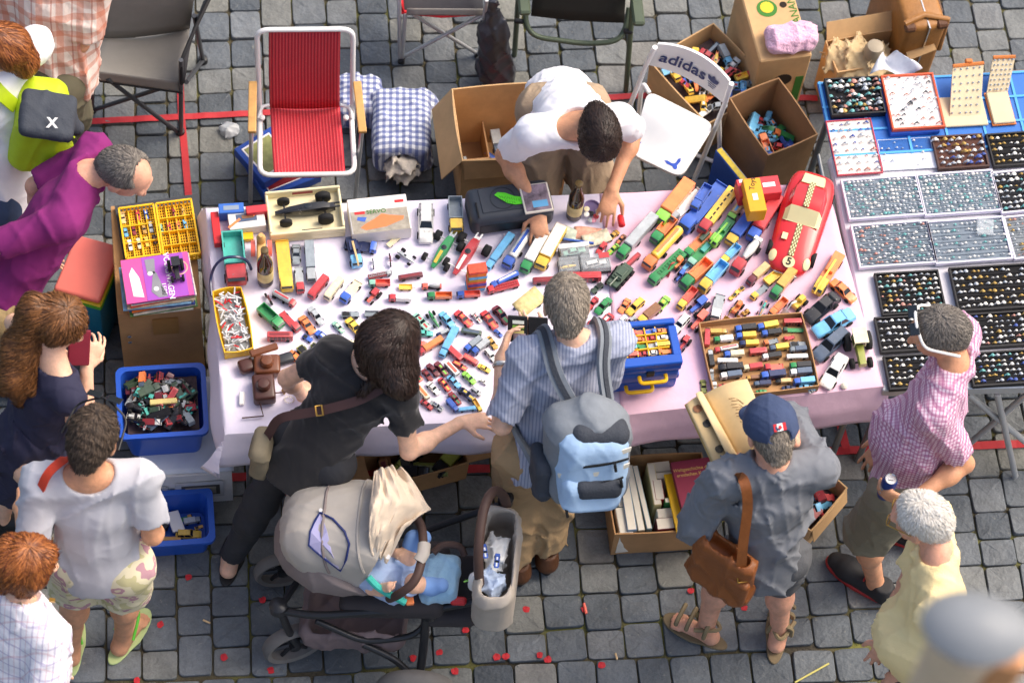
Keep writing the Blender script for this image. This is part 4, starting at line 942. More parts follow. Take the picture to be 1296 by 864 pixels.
        m=B(); m.box((0,0,.2),(1,.44,.18),taper=.9); m.box((-.05,0,.36),(.5,.36,.16)); out.append(P('hull',m,1,False,.02)); m=B(); m.box((-.05,0,.46),(.3,.26,.06)); m.tube([(.1,0,.4),(.62,0,.43)],.03,6); out.append(P('turret',m,1,False)); out += wheels(1,.5,.12,(-.36,-.12,.12,.36),.08,0)
    elif kind == 'moto':
        m=B(); m.tube([(-.3,0,.3),(0,0,.42),(.3,0,.5)],[.07,.1,.05],6); m.tube([(.25,-.2,.62),(.25,.2,.62)],.03,5); m.tube([(.25,0,.6),(.4,0,.22)],.03,5); m.tube([(-.1,0,.42),(-.05,.0,.8)],[.12,.09],6); out.append(P('body',m,1)); out += [('wheel',_wm(.24,.1),'W',(sx*.4,0,.24)) for sx in (-1,1)]
    _TM[kind]=out; return out
NAMES={'sedan':('toy_car','toy saloon car'),'sport':('toy_car','toy sports car'),'coupe':('toy_car','toy coupe'),'estate':('toy_car','toy estate car'),'van':('toy_van','toy van'),'bus':('toy_bus','toy bus'),'ddbus':('toy_bus','toy double-decker bus'),'coach':('toy_bus','long toy coach'),
         'truck_box':('toy_lorry','long toy lorry'),'truck_sbox':('toy_truck','toy box truck'),'truck_tip':('toy_tipper','toy tipper truck'),'truck_tank':('toy_tanker','toy tanker lorry'),'truck_flat':('toy_lorry','toy flatbed lorry'),'truck_bed':('toy_truck','toy pickup truck'),'truck_bridge':('toy_lorry','slotted toy transporter'),'truck_carrier':('toy_lorry','toy car carrier'),'truck_ladder':('toy_fire_engine','toy fire engine'),'truck_crane':('toy_crane','toy crane truck'),'truck_mixer':('toy_truck','toy mixer truck'),'trailer':('toy_trailer','toy trailer'),'racer':('toy_racing_car','toy racing car'),'openracer':('toy_racing_car','toy racing car'),'tractor':('toy_tractor','toy tractor'),'digger':('toy_digger','toy digger'),'jeep':('toy_jeep','toy jeep'),'tank':('toy_tank','toy army vehicle'),'moto':('toy_motorbike','toy motorbike')}
CATS={'toy_car':'toy car','toy_van':'toy van','toy_bus':'toy bus','toy_lorry':'toy lorry','toy_truck':'toy truck','toy_tipper':'toy truck','toy_tanker':'toy lorry','toy_fire_engine':'toy truck','toy_crane':'toy truck','toy_trailer':'toy trailer','toy_racing_car':'toy car','toy_tractor':'toy tractor','toy_digger':'toy digger','toy_jeep':'toy car','toy_tank':'toy vehicle','toy_motorbike':'toy motorbike'}
TOYS=[]
def toy(kind,c1,c2,loc,L,rz,place=None,px=None,ws=1.0,hs=1.0,c3=None,tilt=None,group='toy vehicles spread on the stall table'):
    nm,ds=NAMES[kind]; t=bpy.data.objects.new(nm,None); COL.objects.link(t); t.empty_display_size=.02
    t.location=loc; t.rotation_euler=(tilt[0],tilt[1],rz) if tilt else (0,0,rz); t.scale=(L,L*ws*.9,L*hs*.88)
    cm={1:c1,2:c2 or c1,3:c3 or (c1 if kind in ('truck_box','truck_sbox') else c2) or c1}
    for q in kind_mesh(kind):
        if q[0] == 'decal' and (not c2 or c2 == c1):continue
        cc=q[2]; mat={'G':GLASS,'K':BLACK,'W':RUBBER,'C':CHROME}.get(cc) or tm(cm[cc]); me=q[1]
        o=bpy.data.objects.new(q[0],me); COL.objects.link(o); o.parent=t
        if not me.materials:me.materials.append(mat)
        o.material_slots[0].link='OBJECT'; o.material_slots[0].material=mat
        if len(q) > 3:o.location=q[3]
    t['category']=CATS[nm]; t['group']=group
    desc=(c1+' ' if not c2 or c2 == c1 else c1+' and '+c2+' ')+ds
    TOYS.append((t,desc,place,px or pix(loc))); return t
H_={'sedan':.2,'van':.25,'bus':.2,'ddbus':.3,'coach':.2,'tractor':.3,'tank':.25}
def row(ox,oy,sc,items,z=TZ+.005,place=None,group='toy vehicles spread on the stall table'):
    for it in items:
        kind,c1,c2,x0,y0,x1,y1=it[:7]; kw=it[7] if len(it) > 7 else {}
        a,b_=(ox+x0/sc,oy+y0/sc),(ox+x1/sc,oy+y1/sc); hh=.012
        A,B_=at(*a,z+hh),at(*b_,z+hh); d=B_-A; L=d.length*kw.pop('ls',.97); zz=kw.pop('z',z)
        c=(A+B_)/2; toy(kind,c1,c2,(c.x,c.y,zz),L,math.atan2(d.y,d.x),place,((a[0]+b_[0])/2,(a[1]+b_[1])/2),group=group,**kw)
row(250,230,5.76,[('truck_tip','turquoise','red',252,400,288,765,dict(ws=1.1,hs=.9)),('truck_flat','yellow','yellow',614,432,655,808,dict(ws=1.05)),('sport','grey',None,718,452,720,600),('truck_bed','silver','red',735,622,752,815,dict(ws=.8)),('truck_sbox','grey','silver',812,440,832,735,dict(ws=.6,hs=.5)),
  ('van','red','red',940,700,820,848,dict(ws=.85)),('van','cream','cream',1050,712,938,860,dict(ws=.85))])
row(430,230,5.76,[('estate','white',None,627,165,627,455,dict(ws=.95)),('truck_tip','grey','yellow',838,135,850,382,dict(ws=1.05)),('racer','green','yellow',828,395,672,628,dict(ws=1.15,c3='silver')),('openracer','red','white',1012,415,832,680,dict(c3='white',ws=1.1)),('racer','silver','white',420,505,545,585,dict(ws=.9)),
  ('coach','maroon','dark red',425,705,607,675,dict(ws=.9)),('truck_ladder','dark red','silver',205,695,380,660,dict(c3='silver')),('truck_tip','coral','mint',370,740,208,745,dict(ws=.85)),('trailer','yellow',None,430,765,530,765,dict(ws=.9,hs=.8)),('truck_mixer','silver','coral',745,765,596,765,dict(ws=.8,c3='coral')),('truck_tip','orange','green',820,835,635,838,dict(ws=.7)),('truck_tip','coral','blue',1025,820,850,830,dict(ws=.7)),
  ('moto','grey',None,240,565,248,628),('moto','maroon',None,362,530,372,610),('trailer','cream',None,350,465,432,395,dict(hs=.5,ws=.7)),('truck_crane','navy','light blue',80,410,130,630,dict(c3='beige',ws=1.0)),('truck_flat','navy','blue',30,450,275,490,dict(ws=1.6,hs=1.2))])
row(590,220,5.76,[('truck_box','light blue','light blue',335,440,148,695,dict(ws=.75,hs=.6)),('truck_tank','white','blue',465,420,285,690,dict(c3='blue',ws=1.05)),('truck_box','white','green',575,440,415,725,dict(ws=1.0,c3='white')),('truck_box','yellow','yellow',695,400,530,700,dict(c3='white',ws=1.1)),('truck_tank','blue','blue',380,725,178,825,dict(c3='white')),('truck_ladder','red','red',385,795,150,855,dict(c3='red')),
  ('coach','dark red','dark red',715,775,480,785,dict(ws=.85)),('ddbus','red','red',985,755,725,762,dict(ws=.8,hs=.7)),('sport','gold',None,1110,412,1028,482),('coupe','brown','orange',1160,440,1098,505),('sedan','red',None,1018,495,955,580),('coupe','lime','yellow',1110,512,1035,580),('tank','dark green',None,1150,690,1050,830,dict(ws=1.1))])
row(770,210,5.083,[('truck_box','orange','lime',520,120,318,375,dict(ws=1.15,c3='orange')),('truck_flat','white','silver',600,165,385,350,dict(ws=1.15)),('truck_tip','orange','green',415,350,285,500,dict(ws=.95)),('truck_flat','blue','blue',735,125,470,430,dict(ws=.95)),('truck_bridge','yellow','red',805,160,590,440,dict(ws=.85)),('truck_tank','yellow','orange',460,420,235,665,dict(c3='orange')),('truck_box','silver','green',295,340,65,600,dict(ws=.8)),
  ('truck_tank','beige','lime',870,225,780,350,dict(ws=1.6,hs=1.5,c3='light blue')),('truck_crane','green','lime',790,355,660,520,dict(c3='lime',ws=.8)),('truck_box','blue','yellow',935,300,770,510,dict(ws=1.15,c3='blue')),('truck_box','red','blue',1090,215,910,490,dict(c3='red')),('truck_carrier','orange','green',655,420,495,580,dict(c3='dark green',ws=1.05)),('truck_carrier','green','mint',655,495,520,640,dict(c3='turquoise',ws=1.3)),('truck_tip','light blue','yellow',835,520,725,635,dict(ws=.85)),('truck_mixer','white','red',965,490,800,705,dict(ws=.75,c3='white')),
  ('truck_ladder','green','green',480,560,268,760,dict(c3='green')),('digger','orange','red',480,585,385,690,dict(ws=.9)),('truck_tip','light blue','light blue',535,615,478,670,dict(ws=.9)),('tractor','blue','blue',490,680,435,742,dict(ws=.9)),('truck_tip','orange','green',645,630,470,795,dict(ws=.8)),('truck_tip','light blue','yellow',745,640,590,815,dict(ws=.8)),('truck_sbox','beige','maroon',1020,650,895,765,dict(ws=.75)),('trailer','yellow',None,1100,690,1010,755),('truck_sbox','gold','green',1185,690,1050,855,dict(ws=.75)),('truck_bed','grey','yellow',1020,770,920,855,dict(ws=.85)),('jeep','yellow',None,872,775,820,815),('jeep','yellow',None,825,815,780,855),
  ('tank','dark green',None,135,650,15,780,dict(ws=1.0)),('coach','dark red','red',200,565,105,655),('truck_tip','blue','blue',640,150,540,300,dict(z=TZ+.028,ws=.9,hs=.7))])
row(900,210,5.083,[('truck_crane','orange','yellow',830,570,670,830,dict(c3='yellow',ws=.62,hs=.7)),('sedan','orange',None,775,740,925,875,dict(ws=.95))])
row(860,330,4.319,[('truck_tip','coral','yellow',85,160,-5,265,dict(ws=.85)),('tractor','blue','blue',150,210,55,285,dict(ws=.9,hs=.7)),('truck_bed','silver','white',225,185,190,325,dict(ws=1.0)),('tractor','coral','coral',150,285,60,380,dict(ws=.8,hs=.7)),('digger','orange','gold',345,220,265,320,dict(ws=.7)),('digger','gold','gold',385,265,330,305,dict(ws=.9)),('racer','turquoise','orange',475,220,438,300,dict(ws=.7)),('truck_tip','orange','orange',580,215,495,300,dict(ws=.9)),('digger','yellow','white',690,195,590,290,dict(ws=.9)),
  ('coupe','black','black',860,195,688,335,dict(ws=.95)),('sedan','light blue',None,948,290,733,402,dict(ws=.95)),('estate','slate',None,912,385,735,543,dict(ws=.9)),('sedan','white','white',895,520,790,695,dict(ws=1.0)),('tractor','olive','cream',955,400,1000,600,dict(ws=1.05,hs=.9)),('sport','olive',None,128,645,136,720,dict(ws=1.05))])
row(700,320,4.318,[('sedan','green',None,312,248,235,330),('coupe','red',None,242,240,190,305),('sport','orange',None,415,248,365,325),('estate','yellow',None,492,252,405,335),('sport','lime','yellow',630,238,560,320),('truck_sbox','brown','yellow',575,300,465,390,dict(ws=.9)),('coupe','red','white',322,335,240,420),('sedan','white',None,402,340,345,395),('sedan','silver',None,452,345,398,390),('estate','white',None,738,340,655,435),('sport','red',None,218,368,168,438),('jeep','dark green',None,270,165,213,215),('tractor','red','red',740,465,690,530,dict(ws=.9))])
row(480,330,4.318,[('truck_sbox','white','red',178,210,50,205,dict(ws=.8)),('coupe','mint','red',190,290,268,372),('racer','green','green',270,275,328,362,dict(ws=.7)),('sedan','light blue',None,335,280,408,362),('sport','red','orange',418,275,505,355),('sport','white','red',505,278,558,332,dict(ws=.85)),('sport','red','orange',565,275,640,368),('coupe','maroon','green',628,250,708,345),('estate','turquoise',None,185,395,296,396,dict(ws=.85)),('coach','dark green','slate',447,378,562,398,dict(ws=1.1)),('truck_sbox','silver','navy',380,378,313,408,dict(ws=.8)),('truck_box','light blue','light blue',420,370,338,528,dict(ws=.95)),('truck_box','orange','red',345,425,215,505,dict(ws=1.05)),('estate','coral',None,165,445,262,452,dict(ws=.9)),
  ('truck_sbox','grey','blue',555,425,468,492,dict(ws=.85)),('truck_sbox','silver','blue',595,438,508,508,dict(ws=.85)),('van','red','red',378,475,452,542),('van','red','coral',460,518,538,562),('estate','red','gold',398,550,480,592),('sedan','yellow',None,540,565,608,602),('coupe','gold',None,592,412,642,478),('estate','white',None,582,480,638,548),('sport','coral','green',162,588,232,652),('coupe','dark red',None,238,590,288,652),('sedan','maroon',None,264,562,326,626),('sedan','maroon','lime',308,552,372,624),('van','white','coral',365,555,430,625),('coupe','light blue',None,374,628,442,688),('sedan','lime',None,458,606,524,668),('coupe','red','yellow',328,640,386,708),('sport','white',None,264,660,328,724),('van','cream','orange',204,682,268,756,dict(ws=.85)),('estate','silver',None,505,690,558,730),('coupe','navy','yellow',434,696,522,758),('truck_tip','yellow','yellow',515,755,556,822,dict(ws=.8)),('sedan','dark red','green',384,716,442,782),('truck_sbox','blue','blue',372,758,428,820,dict(ws=.95)),('coach','light blue','light blue',430,812,532,800),('coupe','red',None,228,758,292,806),('sedan','silver','navy',278,768,348,812),('jeep','red',None,170,535,206,548),('sedan','turquoise',None,190,710,215,745),
  ('coupe','dark green',None,905,195,860,245),('sedan','navy',None,770,235,735,260),('sedan','blue',None,630,372,672,410),('sedan','white',None,548,640,590,668)])
row(270,340,4.32,[('truck_tank','silver','red',325,130,448,200,dict(ws=1.3,hs=1.3)),('truck_bed','cream','blue',795,70,705,185,dict(ws=1.0)),('tractor','coral','red',905,115,840,185,dict(ws=.9,hs=.7)),('truck_tip','green','green',255,215,375,325,dict(ws=1.0)),('truck_bed','red','red',372,240,468,342,dict(ws=.8)),('sport','orange',None,478,258,548,352,dict(ws=1.05)),('sedan','silver',None,525,210,598,305,dict(ws=.9)),('jeep','grey',None,698,250,800,250,dict(ws=.9)),('trailer','grey',None,825,245,905,245,dict(ws=.9,hs=.8)),('sedan','mint','cream',655,288,712,345),('sport','yellow',None,732,272,820,368,dict(ws=.95)),('ddbus','red','dark red',292,375,438,375,dict(ws=.95)),('jeep','blue',None,490,360,540,392,dict(ws=1.2)),('sedan','blue','white',562,342,648,412),('jeep','olive',None,468,425,542,508,dict(ws=1.0)),('jeep','olive','cream',538,408,592,455,dict(ws=1.1)),('sport','orange','gold',412,452,508,530,dict(ws=1.0)),('sedan','light blue',None,455,545,490,580),('digger','orange','dark red',470,565,385,610,dict(ws=.9)),('digger','orange','gold',475,625,390,670,dict(ws=.9)),('sport','red',None,835,300,865,285),('moto','maroon',None,285,140,320,190,dict(ws=1.2)),('estate','white','pink',672,375,735,400),('sedan','coral',None,745,415,795,430),('sport','cream',None,705,395,770,395)])
t=carton('shallow cardboard tray packed with toy trucks on the pink cloth',(905,502),(1037,488),(885,408),TZ+.006,TZ+.05,CARD,1.0,name='cardboard_tray',th=.004)
tz=TZ+.016
tray=[('truck_sbox','red','red',148,470,152,375),('truck_sbox','gold','gold',165,390,260,388),('truck_sbox','white','green',292,425,185,435),('truck_tank','white','red',322,465,190,490),('truck_sbox','cream','blue',352,508,240,515),('truck_sbox','black','silver',178,580,165,490),('coach','white','white',205,545,322,545),('truck_sbox','black','black',345,582,210,592),('truck_sbox','slate','white',340,620,220,635),('truck_bed','grey','silver',180,650,175,590),('sedan','red',None,215,685,300,680),('truck_bed','silver','white',195,730,190,660),
 ('truck_sbox','black','blue',418,365,300,378),('truck_sbox','yellow','blue',418,408,305,415),('truck_sbox','yellow','navy',432,452,325,455),('van','red','red',380,500,478,490),('truck_sbox','yellow','blue',538,348,422,368),('truck_sbox','black','blue',556,390,445,402),('truck_bed','grey','orange',540,430,460,450),('truck_sbox','yellow','slate',595,468,490,482),('truck_sbox','black','white',556,515,450,530),('ddbus','red','red',565,338,672,335),('truck_flat','green','dark green',680,375,565,375),('truck_bed','red','red',630,410,570,425),('jeep','grey',None,605,455,690,455),('truck_sbox','slate','grey',695,480,600,488),('coach','white','white',583,525,705,520),('truck_sbox','red','cream',452,575,345,590),('truck_bed','coral','red',570,575,462,585),('truck_sbox','black','green',718,572,600,578),('truck_sbox','slate','white',722,605,600,615),('truck_sbox','brown','gold',440,635,365,640),('truck_sbox','navy','blue',578,620,440,635),('truck_sbox','beige','black',610,655,525,660),('truck_sbox','light blue','blue',738,655,620,665),('truck_sbox','navy','slate',500,668,405,675),('sedan','green',None,420,712,480,708),('sedan','navy',None,560,695,640,690),('sedan','light blue',None,655,690,745,690),('sport','silver',None,710,715,750,690),('sedan','dark red',None,505,640,560,600)]
row(860,330,4.319,[q+((dict(ws=1.0 if q[0] != 'truck_sbox' else .82),)) for q in tray],z=tz,place='in the shallow cardboard tray',group='toy trucks packed in the cardboard tray')
def heap(tb,n,zb,zt,seed,place,cols,kinds,L=(.06,.085),k=.82,mound=.02,group='heaped toys'):
    r=random.Random(seed); W,D=tb['w']*k,tb['d']*k; m=tb.rotation_euler.z; cs,sn=math.cos(m),math.sin(m); nx=max(1,round(math.sqrt(n*W/D))); ny=math.ceil(n/nx); ct=0
    for j in range(ny):
        for i in range(nx):
            if ct >= n:break
            x=(-.5+(i+.5)/nx+r.uniform(-.22,.22)/nx)*(W-.04); y=(-.5+(j+.5)/ny+r.uniform(-.22,.22)/ny)*(D-.04)
            z=zb+(zt-zb)*r.uniform(.55,1)+mound*(1-(2*x/W)**2)*(1-(2*y/D)**2)
            p=(tb.location.x+x*cs-y*sn,tb.location.y+x*sn+y*cs,z); c1=r.choice(cols); c2=r.choice(cols) if r.random() < .45 else None
            toy(r.choice(kinds),c1,c2,p,r.uniform(*L),r.uniform(0,6.28),place,tilt=(r.uniform(-.5,.5),r.uniform(-.4,.4)),group=group); ct += 1
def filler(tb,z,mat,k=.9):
    o=MB().grid(lambda u,v:((u-.5)*tb['w']*k,(v-.5)*tb['d']*k,z-tb.location.z+.012*noise.noise((u*9,v*9,z*7))),14,12).build('heap_shade_sheet',mat,tb,smooth=True); tag(o,kind='stuff')
DARKHEAP=M('heap_shadow','#4a3a3c',rough=.7,var=.6,vs=45)  # shade in the gaps between heaped toys, put into a dark mottled sheet
ALLK=['sedan','sport','van','truck_bed','coupe','estate','truck_tip','truck_sbox','jeep','racer']
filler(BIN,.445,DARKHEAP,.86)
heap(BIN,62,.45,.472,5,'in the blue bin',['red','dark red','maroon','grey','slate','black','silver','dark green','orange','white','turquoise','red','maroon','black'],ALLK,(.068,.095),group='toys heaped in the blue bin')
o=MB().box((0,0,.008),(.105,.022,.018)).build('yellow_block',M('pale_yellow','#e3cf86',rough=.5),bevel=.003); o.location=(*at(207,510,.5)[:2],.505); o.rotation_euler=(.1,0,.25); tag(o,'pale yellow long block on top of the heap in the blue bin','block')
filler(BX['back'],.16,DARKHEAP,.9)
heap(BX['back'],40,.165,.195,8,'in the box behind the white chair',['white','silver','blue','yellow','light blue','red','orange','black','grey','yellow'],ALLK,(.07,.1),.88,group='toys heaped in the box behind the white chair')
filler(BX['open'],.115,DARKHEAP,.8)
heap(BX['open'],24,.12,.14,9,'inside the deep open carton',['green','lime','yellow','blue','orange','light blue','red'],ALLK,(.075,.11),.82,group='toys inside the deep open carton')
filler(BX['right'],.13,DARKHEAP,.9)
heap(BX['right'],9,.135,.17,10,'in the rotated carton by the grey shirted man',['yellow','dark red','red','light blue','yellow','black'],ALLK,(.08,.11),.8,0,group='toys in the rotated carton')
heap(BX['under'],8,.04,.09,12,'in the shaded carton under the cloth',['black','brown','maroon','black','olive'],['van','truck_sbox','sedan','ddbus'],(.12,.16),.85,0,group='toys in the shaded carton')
row(0,560,2.84,[('estate','yellow',None,630,325,725,325,dict(z=.03)),('truck_sbox','black','white',600,290,555,340,dict(z=.03)),('truck_sbox','silver','grey',660,285,722,275,dict(z=.04)),('truck_bed','green','gold',640,275,690,260,dict(z=.03)),('sedan','red',None,565,300,545,335,dict(z=.03)),('jeep','gold',None,700,310,730,300,dict(z=.05))],z=.04,place='in the shallow blue tub',group='toys in the blue tub')
for nm_,xy,rz_,d,mt,lb in (('photo_frame',(222,659),.5,(.05,.09,.012),WHITE,'white plastic frame leaning in the shallow blue tub'),('wooden_strip',(205,681),.25,(.15,.018,.008),OAK,'pale wooden strip lying in the shallow blue tub')):
    o=MB().box((0,0,0),d).build(nm_,mt,bevel=.002); o.location=(*at(*xy,.06)[:2],.055); o.rotation_euler=(0,.15,rz_); tag(o,lb,'frame' if 'frame' in nm_ else 'wood')
row(130,240,4.8,[('sport','beige',None,115,130,128,200),('sport','red',None,205,115,218,180),('sedan','blue','white',255,115,270,175),('sedan','light blue',None,130,220,145,282),('coupe','dark red',None,180,210,195,270),('sedan','gold',None,242,200,258,262),('estate','silver',None,285,190,298,255),('sedan','white',None,158,300,174,365),('sedan','cream',None,212,290,228,355),('sport','yellow',None,260,280,275,340),('sedan','black','brown',308,270,322,325)],z=.643,place='in the left yellow basket',group='toy cars in the yellow baskets')
row(130,240,4.8,[('sedan','dark red',None,425,105,440,160),('coupe','gold',None,482,100,495,155),('sedan','mint',None,345,205,360,268),('sport','red',None,395,195,410,255),('sport','orange',None,450,185,465,245),('sedan','light blue',None,492,178,508,232)],z=.644,place='in the right yellow basket',group='toy cars in the yellow baskets')
row(0,0,1,[('tractor','black','black',221,330,226,358)],z=MAGTOP[2]+.001,place='on the pink magazine',group='toys on the left boxes')
row(540,80,4.8,[('truck_sbox','silver','slate',412,405,440,535,dict(z=.1,ws=1.1)),('truck_tip','orange','orange',500,440,478,500,dict(z=.06)),('truck_flat','blue','blue',360,520,455,585,dict(z=.1)),('sedan','white',None,460,425,505,430,dict(z=.06)),('truck_bed','silver','black',232,545,248,590,dict(z=.1))],z=.12,place='inside the big carton',group='toys inside the big carton')
def big_car():
    A,B_=at(1032,222,TZ+.04),at(994,345,TZ+.04); d=B_-A; L=d.length; c=(A+B_)/2
    t=T('toy_racing_car','large red tin racing car numbered 5 with checkered stripe','toy car',(c.x,c.y,TZ+.006),math.atan2(d.y,d.x)); W=.2
    m=MB(); w=W/2
    prof=[(-.5,.6,.045),(-.47,.82,.07),(-.36,.97,.085),(-.2,1.0,.088),(0,.97,.085),(.2,.95,.075),(.36,.9,.062),(.46,.72,.05),(.5,.45,.035)]
    m.loft([[(x*L,y*w*k,z) for y,z in ((-.94,.006),(.94,.006),(1.0,h*.4),(.97,h*.75),(.8,h*.95),(.35,h*1.03),(0,h*1.05),(-.35,h*1.03),(-.8,h*.95),(-.97,h*.75),(-1.0,h*.4))] for x,k,h in prof]); RP=M('toy_red_gloss','#cf2a30',rough=.25,var=.06,coat=.5)
    m.build('body',RP,t,smooth=True,subd=1)
    CR=M('tin_cream','#e0d6a4',rough=.35,var=.05)
    m=MB(); m.loft([[(x*L,y*w*k,z) for y,z in ((-.8,.08),(.8,.08),(.62,h),(0,h*1.03),(-.62,h))] for x,k,h in ((-.34,.72,.09),(-.22,.92,.122),(-.06,.92,.124),(.03,.84,.095))]); m.build('roof',RP,t,smooth=True)
    m=MB(); m.loft([[(x*L,y*w*k,z) for y,z in ((-.78,.085),(.78,.085),(.6,h),(0,h*1.03),(-.6,h))] for x,k,h in ((-.035,.95,.1225),(.075,.95,.0825))]); m.build('windscreen',CR,t,smooth=True)
    m=MB(); m.loft([[(x*L,y*w*k,z) for y,z in ((-.6,.07),(.6,.07),(.5,h),(-.5,h))] for x,k,h in ((-.42,.8,.088),(-.3,.9,.108))]); m.build('rear_window',CR,t,smooth=True)
    for x0,x1,z0,z1 in ((-.29,-.04,.1265,.1305),(.08,.37,.0865,.066)):
        m=MB(); m2=MB(); n_=14
        for i in range(n_):
            for j in range(4):
                f=(i+.5)/n_; q=m if (i+j) % 2 else m2; q.box(((x0+(x1-x0)*f)*L,(-1.5+j)*.0055,z0+(z1-z0)*f+.001),((x1-x0)*L/n_,.0055,.0035))
        m.build('checker_dark',M('checker_olive','#6f6a3c',rough=.5),t); m2.build('checker_light',CR,t)
    MB().lathe([(.024,0),(.024,.002)],24).build('number_disc',CR,t).location=(.425*L,0,.0595); [o for o in t.children if o.name.startswith('number_disc')][-1].rotation_euler=(0,.25,0)
    text_obj('5',.042,M('ink','#24211e',rough=.6),t,Matrix.Translation((.425*L,0,.0625)) @ Matrix.Rotation(.25,4,'Y') @ Matrix.Rotation(math.pi/2,4,'Z'),name='number',bold=.001)
    for s_ in (-1,1):
        o=MB().lathe([(.02,0),(.018,.006),(.008,.009)],16).build('headlight',CR,t,smooth=True); o.location=(.39*L,s_*.068,.049); o.scale=(1.3,.8,1); o.rotation_euler=(s_*-.35,.3,0)
        for x in (-.3,.3):
            o=link('wheel',_wm(.03,.02),t,RUBBER); o.location=(x*L,s_*(W/2-.012),.028)
    MB().box((.22*L,-.045,.079),(.03,.022,.004)).build('bonnet_vent',CR,t)
    MB().box((.5*L,0,.02),(.008,.1,.012)).build('bumper',CHROME,t,bevel=.003)
big_car()
def box_thing(nm,lb,cat,a,b_,c_,z0,h,mat,grp=None,bevel=.002):
    ctr,rz,W,D=rectpx(a,b_,c_,z0+h); t=T(nm,lb,cat,(ctr.x,ctr.y,z0),rz,grp); MB().box((0,0,h/2),(W,D,h)).build('carton',mat,t,bevel=bevel); t['w']=W; t['d']=D; return t
def pr(t,c,d,mat,nm='printed_panel',rz=0):return MB().box(c,d,rz).build(nm,mat,t)
T0=TZ+.008
t=box_thing('toy_package','red toy carton lying under the yellow carton by the red racing car','box',(937,249),(990,243),(934,227),T0+.04,.07,M('pack_red','#cf3a44',rough=.5)); pr(t,(.04,.0,.0712),(.05,.02,.001),MW); pr(t,(-.06,.03,.0712),(.03,.015,.001),MW)
t=box_thing('toy_package','upright yellow toy carton with black script standing on the lorries','box',(949,268),(971,266),(945,226),T0+.08,.075,M('pack_yellow','#e3a51c',rough=.5)); pr(t,(0,-.01,.0755),(.02,.03,.001),MW); text_obj('Toys',.03,M('ink2','#2a2320',rough=.6),t,flat((.0,.05,.0757),1.35))
t=box_thing('model_box','cream tray box holding a black racing car chassis','box',(342,303),(437,294),(339,249),T0,.03,M('cream_card','#e6dab2',rough=.6)); W,D=t['w'],t['d']
for q,d in (((0,-D/2+.005,.045),(W,.01,.03)),((0,D/2-.005,.05),(W,.01,.04)),((-W/2+.005,0,.047),(.01,D-.022,.034)),((W/2-.005,0,.047),(.01,D-.022,.034))):MB().box(q,d).build('side',M('cream_card'),t,bevel=.003)
pr(t,(0,D/2-.0105,.052),(.08,.002,.014),M('print_red'),'printed_label'); pr(t,(.02,-D/2+.02,.0305),(.08,.02,.001),BLACK,'printed_label')
toy('racer','black','black',(t.location.x,t.location.y+.005,T0+.031),.235,t.rotation_euler.z+math.pi,'in the cream tray box',ws=.8,c3='black',group='toys in boxes')
t=box_thing('model_box','white model kit box with orange racing car picture','box',(446,297),(521,289),(446,252),T0,.07,M('kit_white','#e6e2dc',rough=.5)); W,D=t['w'],t['d']
pr(t,(0,-.03,.0708),(W*.96,D*.62,.001),M('kit_print','#a39b8c',rough=.4,var=.3,vs=40),'printed_picture'); MB().prism([(-.08,-.055),(-.06,-.068),(.02,-.06),(.09,-.035),(.095,-.02),(.04,-.01),(.01,.0),(-.02,-.02),(-.06,-.04)],.0714,.0722).build('printed_car',tm('orange'),t); text_obj('SERVO',.026,GRN,t,flat((-.01,.012,.0722))); pr(t,(-.075,.012,.0716),(.04,.012,.001),REDP); pr(t,(.085,.05,.0708),(.035,.012,.001),REDP); MB().prism([(-.09,-.02),(-.06,-.03),(-.05,-.01),(-.085,-.005)],.0714,.0722).build('printed_truck',tm('blue'),t)
t=box_thing('toy_package','blue window box at the back left corner of the stall','box',(277,270),(309,268),(274,258),T0,.06,M('pack_blue','#3569bf',rough=.5)); pr(t,(0,0,.0606),(.06,.02,.001),M('window_grey','#8a97a8',rough=.2))
t=box_thing('toy_package','white window box with orange stripes and a dark toy car','box',(291,291),(337,285),(290,265),T0,.05,M('pack_white','#dedcd6',rough=.5)); pr(t,(0,0,.0506),(.08,.035,.001),M('window_dark','#53617a',rough=.2)); pr(t,(-.05,-.02,.0512),(.06,.01,.001),tm('orange'),rz=.6); pr(t,(.05,.02,.0512),(.06,.01,.001),tm('orange'),rz=.6); pr(t,(.005,.003,.0515),(.045,.016,.002),tm('brown'))
box_thing('toy_block','tall red wooden block standing at the back left corner','block',(271,308),(281,307),(268,268),T0,.035,REDP); box_thing('toy_package','red and yellow flat box behind the striped window box','box',(312,270),(338,267),(311,261),T0,.07,M('pack_red')); box_thing('toy_package','yellow flat package between the window box and turquoise truck','box',(296,304),(321,302),(294,295),T0,.02,YEL)
base=at(331,330,T0); t=T('wooden_toy','wooden pull toy with orange wheels behind the brown bottle','toy',base,math.radians(10)); PINE=M('pine','#d2a86a',rough=.5,var=.15)
MB().box((0,0,.05),(.035,.12,.03)).build('body',PINE,t,bevel=.006); MB().lathe([(.016,.0),(.018,.03),(.01,.05)],14).build('head',PINE,t,smooth=True).location=(0,.05,.06)
for s_ in (-1,1):MB().lathe([(.01,-.008),(.032,-.008),(.032,.008),(.01,.01)],18,R=Matrix.Rotation(math.pi/2,3,'Y')).build('wheel',tm('coral'),t,smooth=True).location=(s_*.032,.035,.035)
BEER=M('brown_bottle_glass','#2a1708',rough=.08,var=0,spec=.8); FOIL=M('bottle_label','#cfc08c',rough=.5,var=.2,vs=40)
